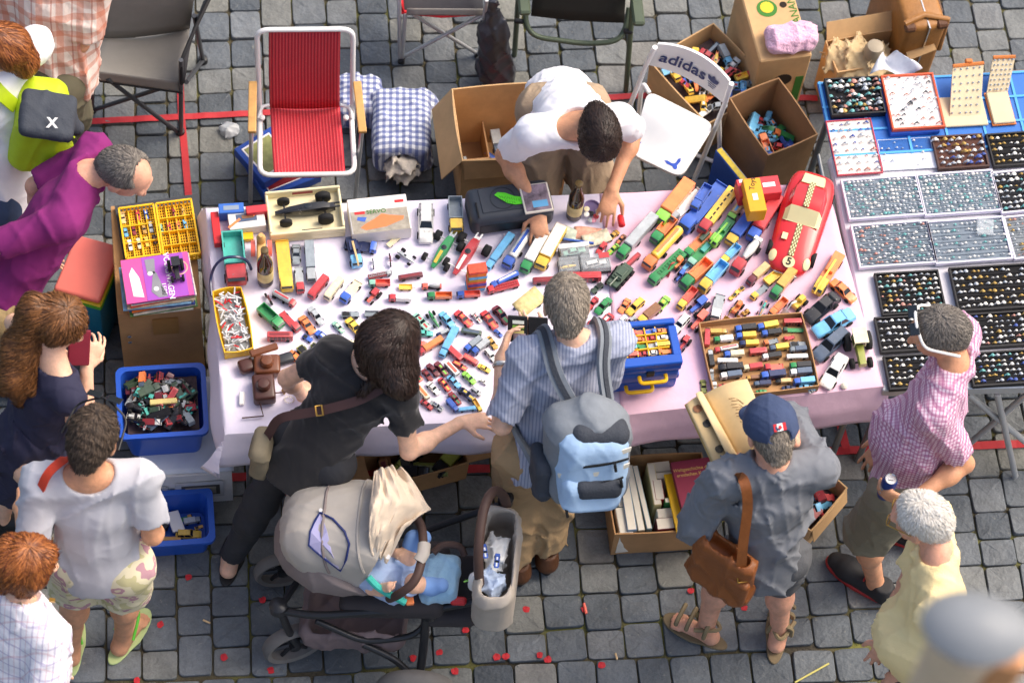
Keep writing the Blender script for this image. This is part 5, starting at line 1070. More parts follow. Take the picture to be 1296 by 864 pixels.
for xy,lb in (((336,356),'brown beer bottle with cream label beside the yellow toy lorry'),((726,273),'brown beer bottle beside the seller\'s reaching hands')):
    base=at(*xy,T0); t=T('beer_bottle',lb,'bottle',base,0,'beer bottles on the stall'); R0=.031
    MB().lathe([(.02,0),(R0,.004),(R0,.13),(.028,.15),(.016,.185),(.0135,.22),(.0145,.224),(.0145,.235),(.008,.236)],20).build('glass',BEER,t,smooth=True); MB().lathe([(R0+.0006,.035),(R0+.0006,.095)],20).build('label',FOIL,t,smooth=True); MB().lathe([(.0155,.222),(.0155,.236),(.005,.238)],14).build('neck_ring',M('foil','#5a4a2a',rough=.4),t)
o=MB(); pts=[at(x,y,z) for x,y,z in ((268,375,T0+.003),(266,352,T0+.01),(272,335,T0+.07),(285,325,T0+.1),(305,325,T0+.1),(315,332,T0+.04),(318,341,T0+.004))]
o=MB().tube(rounded(pts,.05),.006,6).build('lanyard',tm('navy'),smooth=True); tag(o,'blue and white lanyard ribbon draped over the turquoise truck','lanyard')
t=carton('yellow box full of white and red plastic parts',(284,446),(321,440),(283,366),T0-.002,T0+.05,YEL,1.0,name='parts_box',th=.004,group='small boxes on the stall')
m=MB(); m2=MB(); r=random.Random(4); cs,sn=math.cos(t.rotation_euler.z),math.sin(t.rotation_euler.z)
for i in range(110):
    x,y=r.uniform(-.5,.5)*(t['w']-.025),r.uniform(-.5,.5)*(t['d']-.025); a=r.uniform(0,6.3); q=m2 if r.random() < .14 else m
    q.box((x,y,.025+r.uniform(0,.028)),(r.uniform(.02,.045),.005,.004),R=Matrix.Rotation(a,3,'Z')@Matrix.Rotation(r.uniform(-.6,.6),3,'Y'))
tag(m.build('white_parts',M('kit_parts','#cfd2d4',rough=.5),t),kind='stuff'); tag(m2.build('red_parts',REDP,t),kind='stuff')
MB().box((0,0,.016),(t['w']-.02,t['d']-.02,.012)).build('packing',M('kit_grey','#8f9496',rough=.6),t)
def lcase(nm,lb,px,py,half,rz_,col,lens=True,z=T0):
    p=at(px,py,z); p.z=z; t=T(nm,lb,'camera',p,rz_,'old cameras on the stall'); mt=M(col)
    MB().box((0,0,half[2]),(half[0]*2,half[1]*2,half[2]*2)).build('case',mt,t,bevel=.012,seg=3,smooth=True)
    if lens:MB().lathe([(.026,0),(.026,.02),(.02,.028),(.008,.03)],18).build('lens_cover',mt,t,smooth=True).location=(0,0,half[2]*2-.004)
    return t
M('case_brown','#6e3f25',rough=.4,var=.25,vs=12,coat=.2); M('case_dark','#4b2a22',rough=.4,var=.25,coat=.2); M('cam_black','#35383d',rough=.4)
t=lcase('camera_case','brown leather camera case with flap open near the yellow parts box',338,467,(.05,.04,.025),.2,'case_brown'); MB().box((-.01,.055,.05),(.11,.03,.012),.3).build('flap',M('case_brown'),t,bevel=.005)
t=lcase('camera_case','round topped brown leather camera case at the front left of the stall',334,497,(.042,.055,.028),.25,'case_dark'); MB().tube([(.04,-.02,.03),(.085,-.01,.01),(.09,.06,.01),(.05,.1,.01)],.003,6).build('strap',M('case_dark'),t); MB().tube([(-.02,-.05,.03),(-.01,-.1,.005),(-.09,-.1,.003)],.003,6).build('strap',M('case_dark'),t)
lcase('camera_case','small dark brown camera pouch left of the open leather case',312,466,(.03,.028,.018),.5,'case_dark',False); lcase('camera','flat black camera behind the brown leather case',360,456,(.036,.022,.013),.5,'cam_black',False); lcase('light_meter','small silver grey light meter between the camera cases',319,459,(.014,.02,.012),.4,'steel',False)
o=MB().box((0,0,.006),(.02,.055,.012)).build('white_switch',WHITE,bevel=.003); o.location=(*at(306,505,T0)[:2],T0); o.rotation_euler=(0,0,.15); tag(o,'small white switch block near the front left table corner','switch')
m=MB()
for i in range(16):a=i/16*6.28; m.lathe([(.001,-.003),(.003,0),(.001,.003)],6,(.018*math.cos(a),.013*math.sin(a),.003))
o=m.build('bead_bracelet',PAPER,smooth=True); o.location=at(366,506,T0); tag(o,'pale bead bracelet lying beside the woman in black','bracelet')
o=MB().lathe([(.013,0),(.014,.008),(.007,.016),(.003,.017)],14).build('knob',M('ivory','#ddd6c4',rough=.4),smooth=True); o.location=at(1068,489,T0); tag(o,'small ivory knob at the front edge of the pink cloth','knob')
ctr,rz,W,D=rectpx((598,281),(704,266),(596,236),T0+.12)
t=T('radio','black portable radio cassette player with rounded corners','radio',(ctr.x,ctr.y,T0),rz); BK=M('radio_black','#3a3f47',rough=.4,var=.12)
MB().box((0,0,.06),(W,D,.12)).build('body',BK,t,bevel=.03,seg=4,smooth=True); MB().box((-.02,.005,.1215),(.2,D*.7,.006)).build('lid',BK,t,bevel=.003); MB().lathe([(.05,.1246),(.05,.126),(.047,.126),(.047,.1246)],28,caps=False).build('ring',M('radio_ring','#23262c',rough=.35),t).location=(-.03,.005,0)
for k in range(4):MB().box((.11,-.05+k*.03,.1215),(.025,.016,.006)).build('button',BLACK,t,bevel=.002)
MB().box((0,-D/2+.002,.05),(W*.8,.008,.06)).build('grille',BLACK,t,bevel=.003); MB().tube([(-W/2+.03,0,.12),(-W/2+.028,0,.124),(-W/2+.028,-.07,.124)],.004,6).build('slot',BLACK,t)
NEON=M('neon_green','#5fe02a',rough=.5,var=.03)
lf=MB().prism([(-.058,.022),(-.045,.034),(-.015,.03),(.02,.012),(.055,.006),(.06,-.006),(.048,-.024),(.02,-.026),(-.01,-.018),(-.038,.004)],0,.0012).build('leaf_tag',NEON); lf.location=at(645,252,T0+.128); lf.location.z=T0+.1275; lf.rotation_euler=(0,0,rz-.1); tag(lf,'neon green leaf shaped paper tag on the black radio','tag')
m=MB(); r=random.Random(2)
for i in range(16):m.box((-.036+(i % 9)*.009,.012-(i//9)*.016-(i % 9)*.0022,.0016),(.0012,.011,.0006),r.uniform(-.6,.6))
m.build('handwriting',M('ink'),lf)
t=box_thing('magazine','picture magazine leaning on the right end of the radio','magazine',(665,270),(701,265),(663,234),T0+.125,.012,PAPER); pr(t,(0,0,.0125),(.1,.118,.001),M('photo_print','#8f7f8a',rough=.4,var=.9,vs=18),'cover_photo'); pr(t,(.01,-.03,.0132),(.06,.03,.0008),tm('light blue'),'printed_panel')
t=T('trinket_dish','small dish of trinkets and badges beside the beer bottle','dish',at(748,272,T0)); MB().lathe([(.028,0),(.03,.004),(.034,.012),(.031,.012),(.027,.005)],18).build('dish',M('violet_glass','#8a7aa8',rough=.2),t,smooth=True).location=(-.0,.03,0);
for i,(x,y,c) in enumerate(((0,0,'black'),(.02,-.012,'red'),(-.018,-.01,'white'),(.0,-.03,'silver'),(.025,.012,'silver'),(-.02,.015,'cream'),(.012,-.028,'pink'))):MB().lathe([(.011,.0),(.012,.005),(.005,.009)],10).build('badge',tm(c),t,smooth=True).location=(x,y,.006+.003*(i % 3))
for i,(xy,rz_,c,lb) in enumerate((((744,296),.1,'#d8a08a','red banknote on the small pile beside the seller'),((728,300),-.3,'#b9c4b4','greenish banknote under the red note'),((755,302),.5,'#cfc6ae','pale banknote at the right of the note pile'))):
    o=MB().grid(lambda u,v:((u-.5)*.11,(v-.5)*.058,.004+.004*math.sin(u*5+i)),8,3).build('banknote',M('note_%d' % i,c,rough=.7,var=.5,vs=40),smooth=True,thick=.0006); o.location=at(*xy,T0+.003*i); o.rotation_euler=(0,0,rz_); tag(o,lb,'banknote','banknotes on the stall')
o=MB().grid(lambda u,v:((u-.5)*.125,(v-.5)*.07,.05+.006*math.sin(u*4)),8,3).build('banknote',M('note_gold','#d9c48a',rough=.7,var=.4,vs=40),smooth=True,thick=.0006); o.location=at(666,387,T0+.05); o.rotation_euler=(.25,0,.9); tag(o,'golden banknote held behind the open black wallet','banknote')
MB().tube([(-.06,0,.005),(.06,0,.005)],.005,8).build('ballpoint_pen',tm('blue')).location=at(732,306,T0+.008); tag([o for o in bpy.data.objects if o.name == 'ballpoint_pen'][0],'blue ballpoint pen beside the banknotes','pen')
CLEAR=M('clear_plastic','#dfe6ea',rough=.05,var=0,alpha=.28,spec=.6)
def dcase(a,b_,c_,lb,toycol,top=None,kind='racer'):
    ctr,rz,W,D=rectpx(a,b_,c_,T0+.04); t=T('display_case',lb,'display case',(ctr.x,ctr.y,T0),rz,'clear boxes of model cars'); MB().box((0,0,.005),(W,D,.01)).build('base',BLACK,t); MB().box((0,0,.026),(W*.97,D*.95,.031)).build('cover',CLEAR,t,bevel=.002)
    if top:pr(t,(W*.3 if top == 'red' else 0,D*.3,.0425),(W*.35 if top == 'red' else W,D*.35,.001),tm(top))
    toy(kind,toycol,toycol,(ctr.x,ctr.y,T0+.011),W*.75,rz+.15,'inside a clear display case',ws=.7,group='model cars in clear cases')
dcase((710,325),(748,321),(709,309),'clear display case with white lid strip behind the red buses','mint','white','sedan'); dcase((709,344),(735,342),(708,325),'clear display case holding a yellow racing car','yellow'); dcase((737,342),(775,338),(736,322),'clear display case with red end and white liner','white','red','estate')
p=at(601,363,T0); z=T0
for i,c in enumerate(('light blue','orange','purple','coral','gold','light blue','orange','coral')):
    o=MB().box((0,0,.009),(.072,.042,.0175)).build('toy_carton',M('carton_'+c.replace(' ','_'),TC[c],rough=.6,var=.35,vs=35),bevel=.001); o.location=(p.x+.002*(i % 3),p.y+.001*(i % 2),z); o.rotation_euler=(0,0,.3+.03*math.sin(i*3)); z += .018
    tag(o,'small printed toy carton, %s in the orange stack' % ('lowest','second from bottom','third from bottom','fourth from bottom','fourth from top','third from top','second from top','topmost')[i],'box','stack of small orange toy cartons')
for k,(a,b_,c_,z0,lb) in enumerate((((767,481),(861,472),(752,426),T0,'lower blue plastic carry case with yellow handle'),((772,470),(864,461),(758,413),T0+.122,'upper blue carry case with yellow insert of toy cars'))):
    ctr,rz,W,D=rectpx(a,b_,c_,z0+.115); t=T('carry_case',lb,'case',(ctr.x,ctr.y,z0),rz,'blue carry cases'); CB=M('case_blue','#1a55b8',rough=.38,var=.06)
    MB().box((0,0,.035),(W*.97,D*.97,.07)).build('body',CB,t,bevel=.01,seg=2,smooth=True); MB().box((0,0,.088),(W,D,.034)).build('lid',CB,t,bevel=.008,seg=2,smooth=True)
    MB().tube(rounded([(-.05,-D/2,.05),(-.05,-D/2-.03,.05),(.05,-D/2-.03,.05),(.05,-D/2,.05)],.02),.008,8).build('handle',YEL,t,smooth=True).location=(.03-.04*(1-k),0,0); MB().box((.02,-D/2-.004,.07),(.03,.012,.03)).build('latch',BLACK,t,bevel=.003)
    if k == 1:
        for q,d in (((0,D/2-.012,.118),(W,.024,.03)),((0,-D/2+.02,.118),(W,.04,.03)),((-W/2+.012,0,.118),(.024,D-.066,.03)),((W/2-.016,0,.118),(.032,D-.066,.03))):MB().box(q,d).build('rim',CB,t,bevel=.004)
        iw,idp=W-.07,D-.075; MB().box((-.003,.007,.108),(iw,idp,.006)).build('insert',YEL,t)
        for c in range(1,5):MB().box((-.003-iw/2+iw*c/5,.007,.118),(.004,idp,.018)).build('divider',YEL,t)
        for c in range(1,4):MB().box((-.003,.007-idp/2+idp*c/4,.118),(iw,.004,.018)).build('divider',YEL,t)
        r=random.Random(3); cs,sn=math.cos(rz),math.sin(rz); cl=['coral','red','white','orange','light blue','green','silver','yellow','green','orange','red','white','orange','coral','blue','orange']
        for i in range(16):
            x,y=-.003-iw/2+iw*((i % 4)+1.5)/5,.007-idp/2+idp*(i//4+.5)/4; toy(r.choice(['sedan','van','sport','truck_bed']),cl[i],None,(ctr.x+x*cs-y*sn,ctr.y+x*sn+y*cs,z0+.112),.05,rz+r.choice((0,math.pi)),'in the yellow insert of the blue case',group='toy cars in the blue case')
GEM=[('gem_silver','#c9cdd0'),('gem_gold','#c9a45a'),('gem_teal','#6fb3b0'),('gem_white','#efece4'),('gem_rose','#c98f80'),('gem_blue','#4a5fa8'),('gem_dark','#33363e')]
def gem(k):return M(k,dict(GEM)[k],rough=.22,metal=.5 if k in ('gem_silver','gem_gold') else .0,var=.15,vs=80,spec=.8)
def jtray(label,a,b_,c_,z,frame_c,base_c,cols,rows_,gems,h=.02,fw=.008,jit=.2,size=.0075,name='ring_tray',seed=1,pads=True,cat='tray',miss=.03):
    ctr,rz,W,D=rectpx(a,b_,c_,z+h); t=T(name,label,cat,(ctr.x,ctr.y,z),rz,'jewellery trays'); fm=M('tf_'+frame_c[1:],frame_c,rough=.5,var=.06); bm_=M('tb_'+base_c[1:],base_c,rough=.85,var=.15,vs=30)
    MB().box((0,0,h*.25),(W-.003,D-.003,h*.5)).build('base',bm_,t)
    for q,d in (((0,-D/2+fw/2,h/2),(W,fw,h)),((0,D/2-fw/2,h/2),(W,fw,h)),((-W/2+fw/2,0,h/2+.0005),(fw,D-2*fw,h-.001)),((W/2-fw/2,0,h/2+.0005),(fw,D-2*fw,h-.001))):MB().box(q,d).build('frame',fm,t,bevel=.001)
    if pads:
        m=MB()
        for j in range(rows_):m.box((0,-D/2+fw+(D-2*fw)*(j+.18)/rows_,h*.55),(W-2*fw-.004,(D-2*fw)/rows_*.45,h*.3))
        m.build('ring_pad',bm_,t,bevel=.001)
    r=random.Random(seed); ms={g_:MB() for g_ in gems}
    for j in range(rows_):
        for i in range(cols):
            if r.random() < miss:continue
            x=-W/2+fw+(W-2*fw)*(i+.5+r.uniform(-jit,jit))/cols; y=-D/2+fw+(D-2*fw)*(j+.5+r.uniform(-jit,jit)*.6)/rows_; m=ms[r.choice(gems)]; s_=size*r.choice((.7,.9,1,1.1,1.3)); zz=h*.62
            m.tube([(x+s_*math.cos(k_*math.pi/4),y,zz+s_*math.sin(k_*math.pi/4)) for k_ in range(0,5)],s_*.26,4); m.lathe([(s_*.35,-.001),(s_*r.uniform(.5,.75),s_*.3),(s_*.2,s_*.6)],6,(x,y,zz+s_*.85))
    for g_,m in ms.items():
        if m.v:tag(m.build('rings',gem(g_),t),kind='stuff')
    return t
z=RZ+.012
s1=['gem_silver','gem_white','gem_silver','gem_teal','gem_silver','gem_white']; s2=['gem_white','gem_gold','gem_silver','gem_white']
jtray('white framed tray of silver rings nearest the red racing car',(1075,278),(1172,271),(1065,227),z,'#dcd8e6','#7f8c98',18,10,s1,seed=1); jtray('white framed tray of silver rings behind the one with a plastic bag',(1171,273),(1269,266),(1162,220),z,'#dcd8e6','#7f8c98',18,10,s1,seed=2); jtray('white framed dark tray of large rings cut by the right edge',(1268,270),(1350,262),(1258,217),z,'#dcd8e6','#1b1c22',10,7,s2+['gem_teal'],size=.01,seed=3)
jtray('white framed tray of mixed silver rings beside the yellow toy crane',(1088,339),(1187,332),(1079,284),z,'#dcd8e6','#707c88',16,9,s1+['gem_rose'],jit=.35,seed=4); jtray('white framed tray of ring rows with a clear plastic bag on it',(1185,334),(1283,327),(1176,279),z,'#dcd8e6','#76828e',15,6,s1,seed=5); jtray('white framed tray of orange stones cut by the right edge',(1284,328),(1370,320),(1275,273),z,'#dcd8e6','#7d848a',10,8,['gem_gold','gem_rose','gem_silver'],seed=6)
jtray('black tray of assorted rings behind the pink checked man',(1117,399),(1199,394),(1111,345),z,'#141418','#0e0e12',10,8,s2+['gem_teal','gem_rose'],size=.0085,seed=7); jtray('wide black tray of gold and silver rings at the right edge',(1213,394),(1340,386),(1206,338),z,'#141418','#0e0e12',16,6,s2,size=.0085,seed=8); jtray('black tray of plain bands left of the pink checked man',(1115,446),(1214,440),(1108,401),z,'#141418','#0e0e12',12,5,['gem_white','gem_silver'],size=.0085,seed=9); jtray('black tray with blue and red stones right of the man\'s head',(1222,441),(1345,433),(1214,397),z,'#141418','#0e0e12',15,6,s2+['gem_blue','gem_rose'],size=.0085,seed=10); jtray('front black tray of plain bands under the man\'s chin',(1126,493),(1222,487),(1119,450),z,'#141418','#0e0e12',11,5,['gem_white','gem_silver','gem_gold'],size=.009,seed=11); jtray('front black tray of mixed stones behind the pink checked shoulder',(1232,489),(1350,481),(1224,446),z,'#141418','#0e0e12',14,6,s2+['gem_teal','gem_blue'],size=.009,seed=12)
jtray('black tray of loose polished stones on the blue panel',(1053,146),(1122,142),(1048,99),RZ+.02,'#141418','#101014',10,7,['gem_white','gem_dark','gem_teal','gem_rose','gem_silver','gem_gold'],h=.03,size=.012,jit=.4,pads=False,name='stone_tray',seed=13)
jtray('orange framed white tray with red dots and loose earrings',(1130,164),(1197,160),(1118,95),RZ+.04,'#d95a35','#efeae6',9,10,['gem_silver','gem_silver','gem_dark','gem_rose'],h=.02,size=.008,jit=.5,pads=False,name='earring_tray',seed=14,miss=.35)
box_thing('book','blue book lying under the orange framed earring tray','book',(1127,170),(1190,166),(1118,108),RZ+.018,.022,BLUE)
jtray('white board with red edge holding a grid of small pendants',(1060,222),(1118,218),(1043,153),z+.002,'#c04a58','#e2dad2',5,8,['gem_silver','gem_white','gem_rose','gem_silver','gem_blue'],h=.012,fw=.005,size=.009,pads=False,name='pendant_board',seed=15)
jtray('white paper sheet with small pale pendants behind the ring trays',(1118,216),(1186,212),(1110,177),z,'#dfe2ea','#dfe2ea',8,5,['gem_white','gem_silver'],h=.004,fw=.003,size=.006,pads=False,name='pendant_sheet',seed=16,miss=.5)
jtray('brown compartment tray of mixed silver jewellery',(1188,214),(1253,210),(1181,172),z,'#4a3028','#5a3a30',8,5,['gem_silver','gem_white','gem_silver','gem_gold','gem_blue'],size=.012,jit=.35,pads=False,name='jewellery_tray',seed=17)
jtray('black tray of gold bands at the right edge behind the brown tray',(1258,211),(1340,205),(1250,169),z,'#141418','#0e0e12',10,5,['gem_gold','gem_white'],size=.009,seed=18)
def easel(px0,px1,lb,seed):
    a,b_,c_,d_=px0; t=T('jewellery_stand',lb,'display stand',at(*a,RZ+.02),0,'beige jewellery stands'); o0=t.location.copy(); LN=M('linen','#d9c7a4',rough=.8); OR=M('stand_orange','#cf7a3c',rough=.5)
    A,B_,C_,D_=at(*a,RZ+.03),at(*b_,RZ+.03),at(*c_,RZ+px1),at(*d_,RZ+px1); nn=(B_-A).cross(D_-A).normalized()*.008
    m=MB(); q=[A-o0,B_-o0,C_-o0,D_-o0]; m.add([tuple(v_) for v_ in q]+[tuple(v_-nn) for v_ in q],[(0,1,2,3),(7,6,5,4),(0,4,5,1),(1,5,6,2),(2,6,7,3),(3,7,4,0)]); m.build('panel',LN,t)
    MB().tube([D_-o0,C_-o0],.008,6).build('top_bar',OR,t);
    m=MB(); r=random.Random(seed)
    for j in range(7):
        for i in range(5):
            u,v=(i+.5+r.uniform(-.2,.2))/5,(j+.5)/7; p=(A*(1-u)+B_*u)*(1-v)+(D_*(1-u)+C_*u)*v-o0+nn*.4; m.lathe([(.001,-.002),(.005,0),(.001,.004)],6,p)
    tag(m.build('earrings',gem('gem_silver'),t),kind='stuff'); return t,o0,LN,OR
t,o0,LN,OR=easel(((1202,148),(1241,146),(1245,80),(1206,84)),.12,'beige easel of earrings with orange clip beside the red dotted tray',1)
ctr,rz,W,D=rectpx((1196,161),(1251,158),(1190,124),RZ+.026); MB().box(ctr-o0+V(0,0,-.002),(W,D,.012),rz).build('base',LN,t,bevel=.003); MB().box(at(1226,78,RZ+.125)-o0,(.03,.02,.02),.2).build('clip',OR,t,bevel=.004)
t,o0,LN,OR=easel(((1249,117),(1276,115),(1285,72),(1257,73)),.11,'beige folding earring stand with orange back at the right',2)
ctr,rz,W,D=rectpx((1258,157),(1285,155),(1248,118),RZ+.03); MB().box(ctr-o0,(W,D,.012),rz).build('base',LN,t,bevel=.003); MB().box(ctr-o0+V(0,0,-.008),(W+.01,D+.01,.006),rz).build('edge',OR,t)
p=at(1247,287,z+.03); s=SDF(p-V(.08,.08,.04),p+V(.08,.08,.04),.004); s.rbox(p,(.034,.037,.006),None,.005,0); s.folds(.006,(40,40,30),3); o=soft('plastic_bag',s,CLEAR,off=p); o.location=p; tag(o,'small clear plastic bag lying on a white ring tray','bag')
def skin(name,col):
    m=M(name,col,rough=.48,var=.2,vs=30,bump=.14,bs=120); nodes(m)[2].inputs['Subsurface Weight'].default_value=.12; nodes(m)[2].inputs['Subsurface Radius'].default_value=(.012,.005,.003); return m
def hairm(name,c,c2,rough=.5):
    if name in _M:return _M[name]
    m=M(name,c,rough=rough,var=0,bump=.0,spec=.4); n,l,b=nodes(m); tc=[x for x in n if x.type == 'TEX_COORD'][0]
    mp=n.new('ShaderNodeMapping'); mp.inputs['Scale'].default_value=(45,45,9); l.new(tc.outputs['Object'],mp.inputs[0]); t=n.new('ShaderNodeTexNoise'); t.inputs['Scale'].default_value=2.2; t.inputs['Detail'].default_value=5; l.new(mp.outputs[0],t.inputs['Vector'])
    r=n.new('ShaderNodeValToRGB'); r.color_ramp.elements[0].position=.3; r.color_ramp.elements[1].position=.7; r.color_ramp.elements[0].color=(*S(c),1); r.color_ramp.elements[1].color=(*S(c2),1); l.new(t.outputs['Fac'],r.inputs[0]); l.new(r.outputs[0],b.inputs['Base Color'])
    bp=n.new('ShaderNodeBump'); bp.inputs['Strength'].default_value=.35; bp.inputs['Distance'].default_value=.004; l.new(t.outputs['Fac'],bp.inputs['Height']); l.new(bp.outputs[0],b.inputs['Normal']); return m
def dirv(deg):return Vector((math.cos(math.radians(deg)),math.sin(math.radians(deg)),0))
def ik(a,c,l1,l2,hint):
    d=c-a; L=d.length
    if L > (l1+l2)*.995:k=L/(l1+l2); return a+d*(l1/(l1+l2))
    u=d/L; x=(l1*l1-l2*l2+L*L)/(2*L); h=math.sqrt(max(0,l1*l1-x*x)); w_=hint-u*hint.dot(u); w_=w_.normalized() if w_.length > 1e-6 else u.orthogonal().normalized(); return a+u*x+w_*h
class Fig:pass
def figure(label,facing,pelvis,shoulders,head,wrists,ankles,toes=None,s=1.0,hyaw=None,hpitch=25,girth=1.0,elbow_hint=None,skinm=None,shw=.175,hand_dir=(None,None),palm=(None,None),curl=(.5,.5),knees=None,hroll=0.0,grip=(None,None)):
    """joints as (px,py,z); L/R are the person's own left and right"""
    g=Fig(); f=dirv(facing); r=Vector((f.y,-f.x,0)); g.f,g.r,g.s,g.girth=f,r,s,girth
    g.pelvis=at(*pelvis); sl,sr=at(*shoulders[0]),at(*shoulders[1]); mid=(sl+sr)/2; ax=(sr-sl).normalized(); g.shL,g.shR=mid-ax*shw*s*.9,mid+ax*shw*s*.9; g.shm=mid; g.ax=ax
    g.up=(mid-g.pelvis).normalized(); g.tf=ax.cross(g.up)*-1.0;
    if g.tf.dot(f) <-.2:g.tf=-g.tf
    g.tf.normalize(); g.neck=mid+g.up*.055*s-g.tf*.008; dn=at(*head)-g.neck
    if dn.length > .155*s:
        k_=dn*(1-.155*s/dn.length)*.75; g.shL += k_; g.shR += k_; mid=mid+k_; g.shm=mid; g.neck += k_; g.up=(mid-g.pelvis).normalized()
    hips=r*.09*s; g.hipL,g.hipR=g.pelvis-hips-V(0,0,.02),g.pelvis+hips-V(0,0,.02)
    g.head=at(*head); yaw=dirv(facing if hyaw is None else hyaw); pr_=math.radians(hpitch); g.hf=(yaw*math.cos(pr_)-V(0,0,1)*math.sin(pr_)).normalized(); g.hr=Vector((yaw.y,-yaw.x,0));
    if hroll:g.hr=(Matrix.Rotation(math.radians(hroll),3,g.hf)@g.hr)
    g.hu=g.hr.cross(g.hf).normalized()
    g.wrL,g.wrR=at(*wrists[0]),at(*wrists[1]); eh=elbow_hint or (None,None); h0=V(0,0,-1)-f*.3
    g.elL=ik(g.shL,g.wrL,.29*s,.255*s,(eh[0] or h0-r*.5)); g.elR=ik(g.shR,g.wrR,.29*s,.255*s,(eh[1] or h0+r*.5))
    g.anL,g.anR=at(*ankles[0]),at(*ankles[1]); kh=f+V(0,0,.1); g.knL=ik(g.hipL,g.anL,.43*s,.42*s,kh); g.knR=ik(g.hipR,g.anR,.43*s,.42*s,kh)
    tl,tr=toes or (facing,facing); g.toeL,g.toeR=g.anL+dirv(tl)*.15*s,g.anR+dirv(tr)*.15*s; g.toeL.z=g.toeR.z=.03; g.tdir=(dirv(tl),dirv(tr))
    b=(g.anL+g.anR)/2; g.base=Vector((b.x,b.y,0)); g.skin=skinm; g.hand_dir=hand_dir; g.palm=palm; g.curl=curl
    g.t=T('person',label,'person',g.base,0,'people at the flea market stall')
    if VERB:print('%-40s torso %.2f sh %.2f neck-head %.2f armL %.2f armR %.2f legL %.2f legR %.2f' % (label[:40],(mid-g.pelvis).length,(sr-sl).length,(g.head-g.neck).length,(g.wrL-g.shL).length,(g.wrR-g.shR).length,(g.anL-g.hipL).length,(g.anR-g.hipR).length))
    return g
VERB=False
def bounds(pts,pad):
    a=np.array([tuple(p) for p in pts]); return a.min(0)-pad,a.max(0)+pad
def hand(S_,w_,d,n,s,curl,left):
    """w_ wrist, d along the hand, n out of the palm; five separate fingers"""
    d=d.normalized(); n=(n-d*n.dot(d)).normalized(); side=d.cross(n)*(1 if left else-1)
    S_.cap(w_-d*.01,w_+d*.028*s,.023*s,.026*s,.012,flat=(n,1.5)); S_.cap(w_+d*.03*s,w_+d*.072*s,.034*s,.037*s,.01,flat=(n,2.6))
    for i,(o,ln,sp) in enumerate(((.0295,.074,.16),(.0098,.082,.05),(-.0098,.076,-.06),(-.0285,.06,-.2))):
        p=w_+d*(.082-.006*abs(i-1.2))*s+side*o*s; dd=(d+side*sp).normalized(); a=curl*(.75+.12*i); seg=(ln*.46*s,ln*.31*s,ln*.25*s); rad=(.0079,.0073,.0066,.0058)
        th=0.0
        for k in range(3):
            th += a*(.6,.9,.6)[k]; q=p+(dd*math.cos(th)+n*math.sin(th))*seg[k]; S_.cap(p,q,rad[k]*s,rad[k+1]*s,.002); p=q
    p=w_+d*.022*s+side*.022*s; dv=(d*.62+side*.7+n*.35).normalized(); q=p+dv*.045*s; S_.cap(p,q,.014*s,.0105*s,.008); dv2=(d*.8+side*.25+n*(.25+.5*curl)).normalized(); q2=q+dv2*.03*s; S_.cap(q,q2,.0105*s,.0085*s,.002); S_.cap(q2,q2+dv2*.014*s,.0085*s,.007*s,.001)
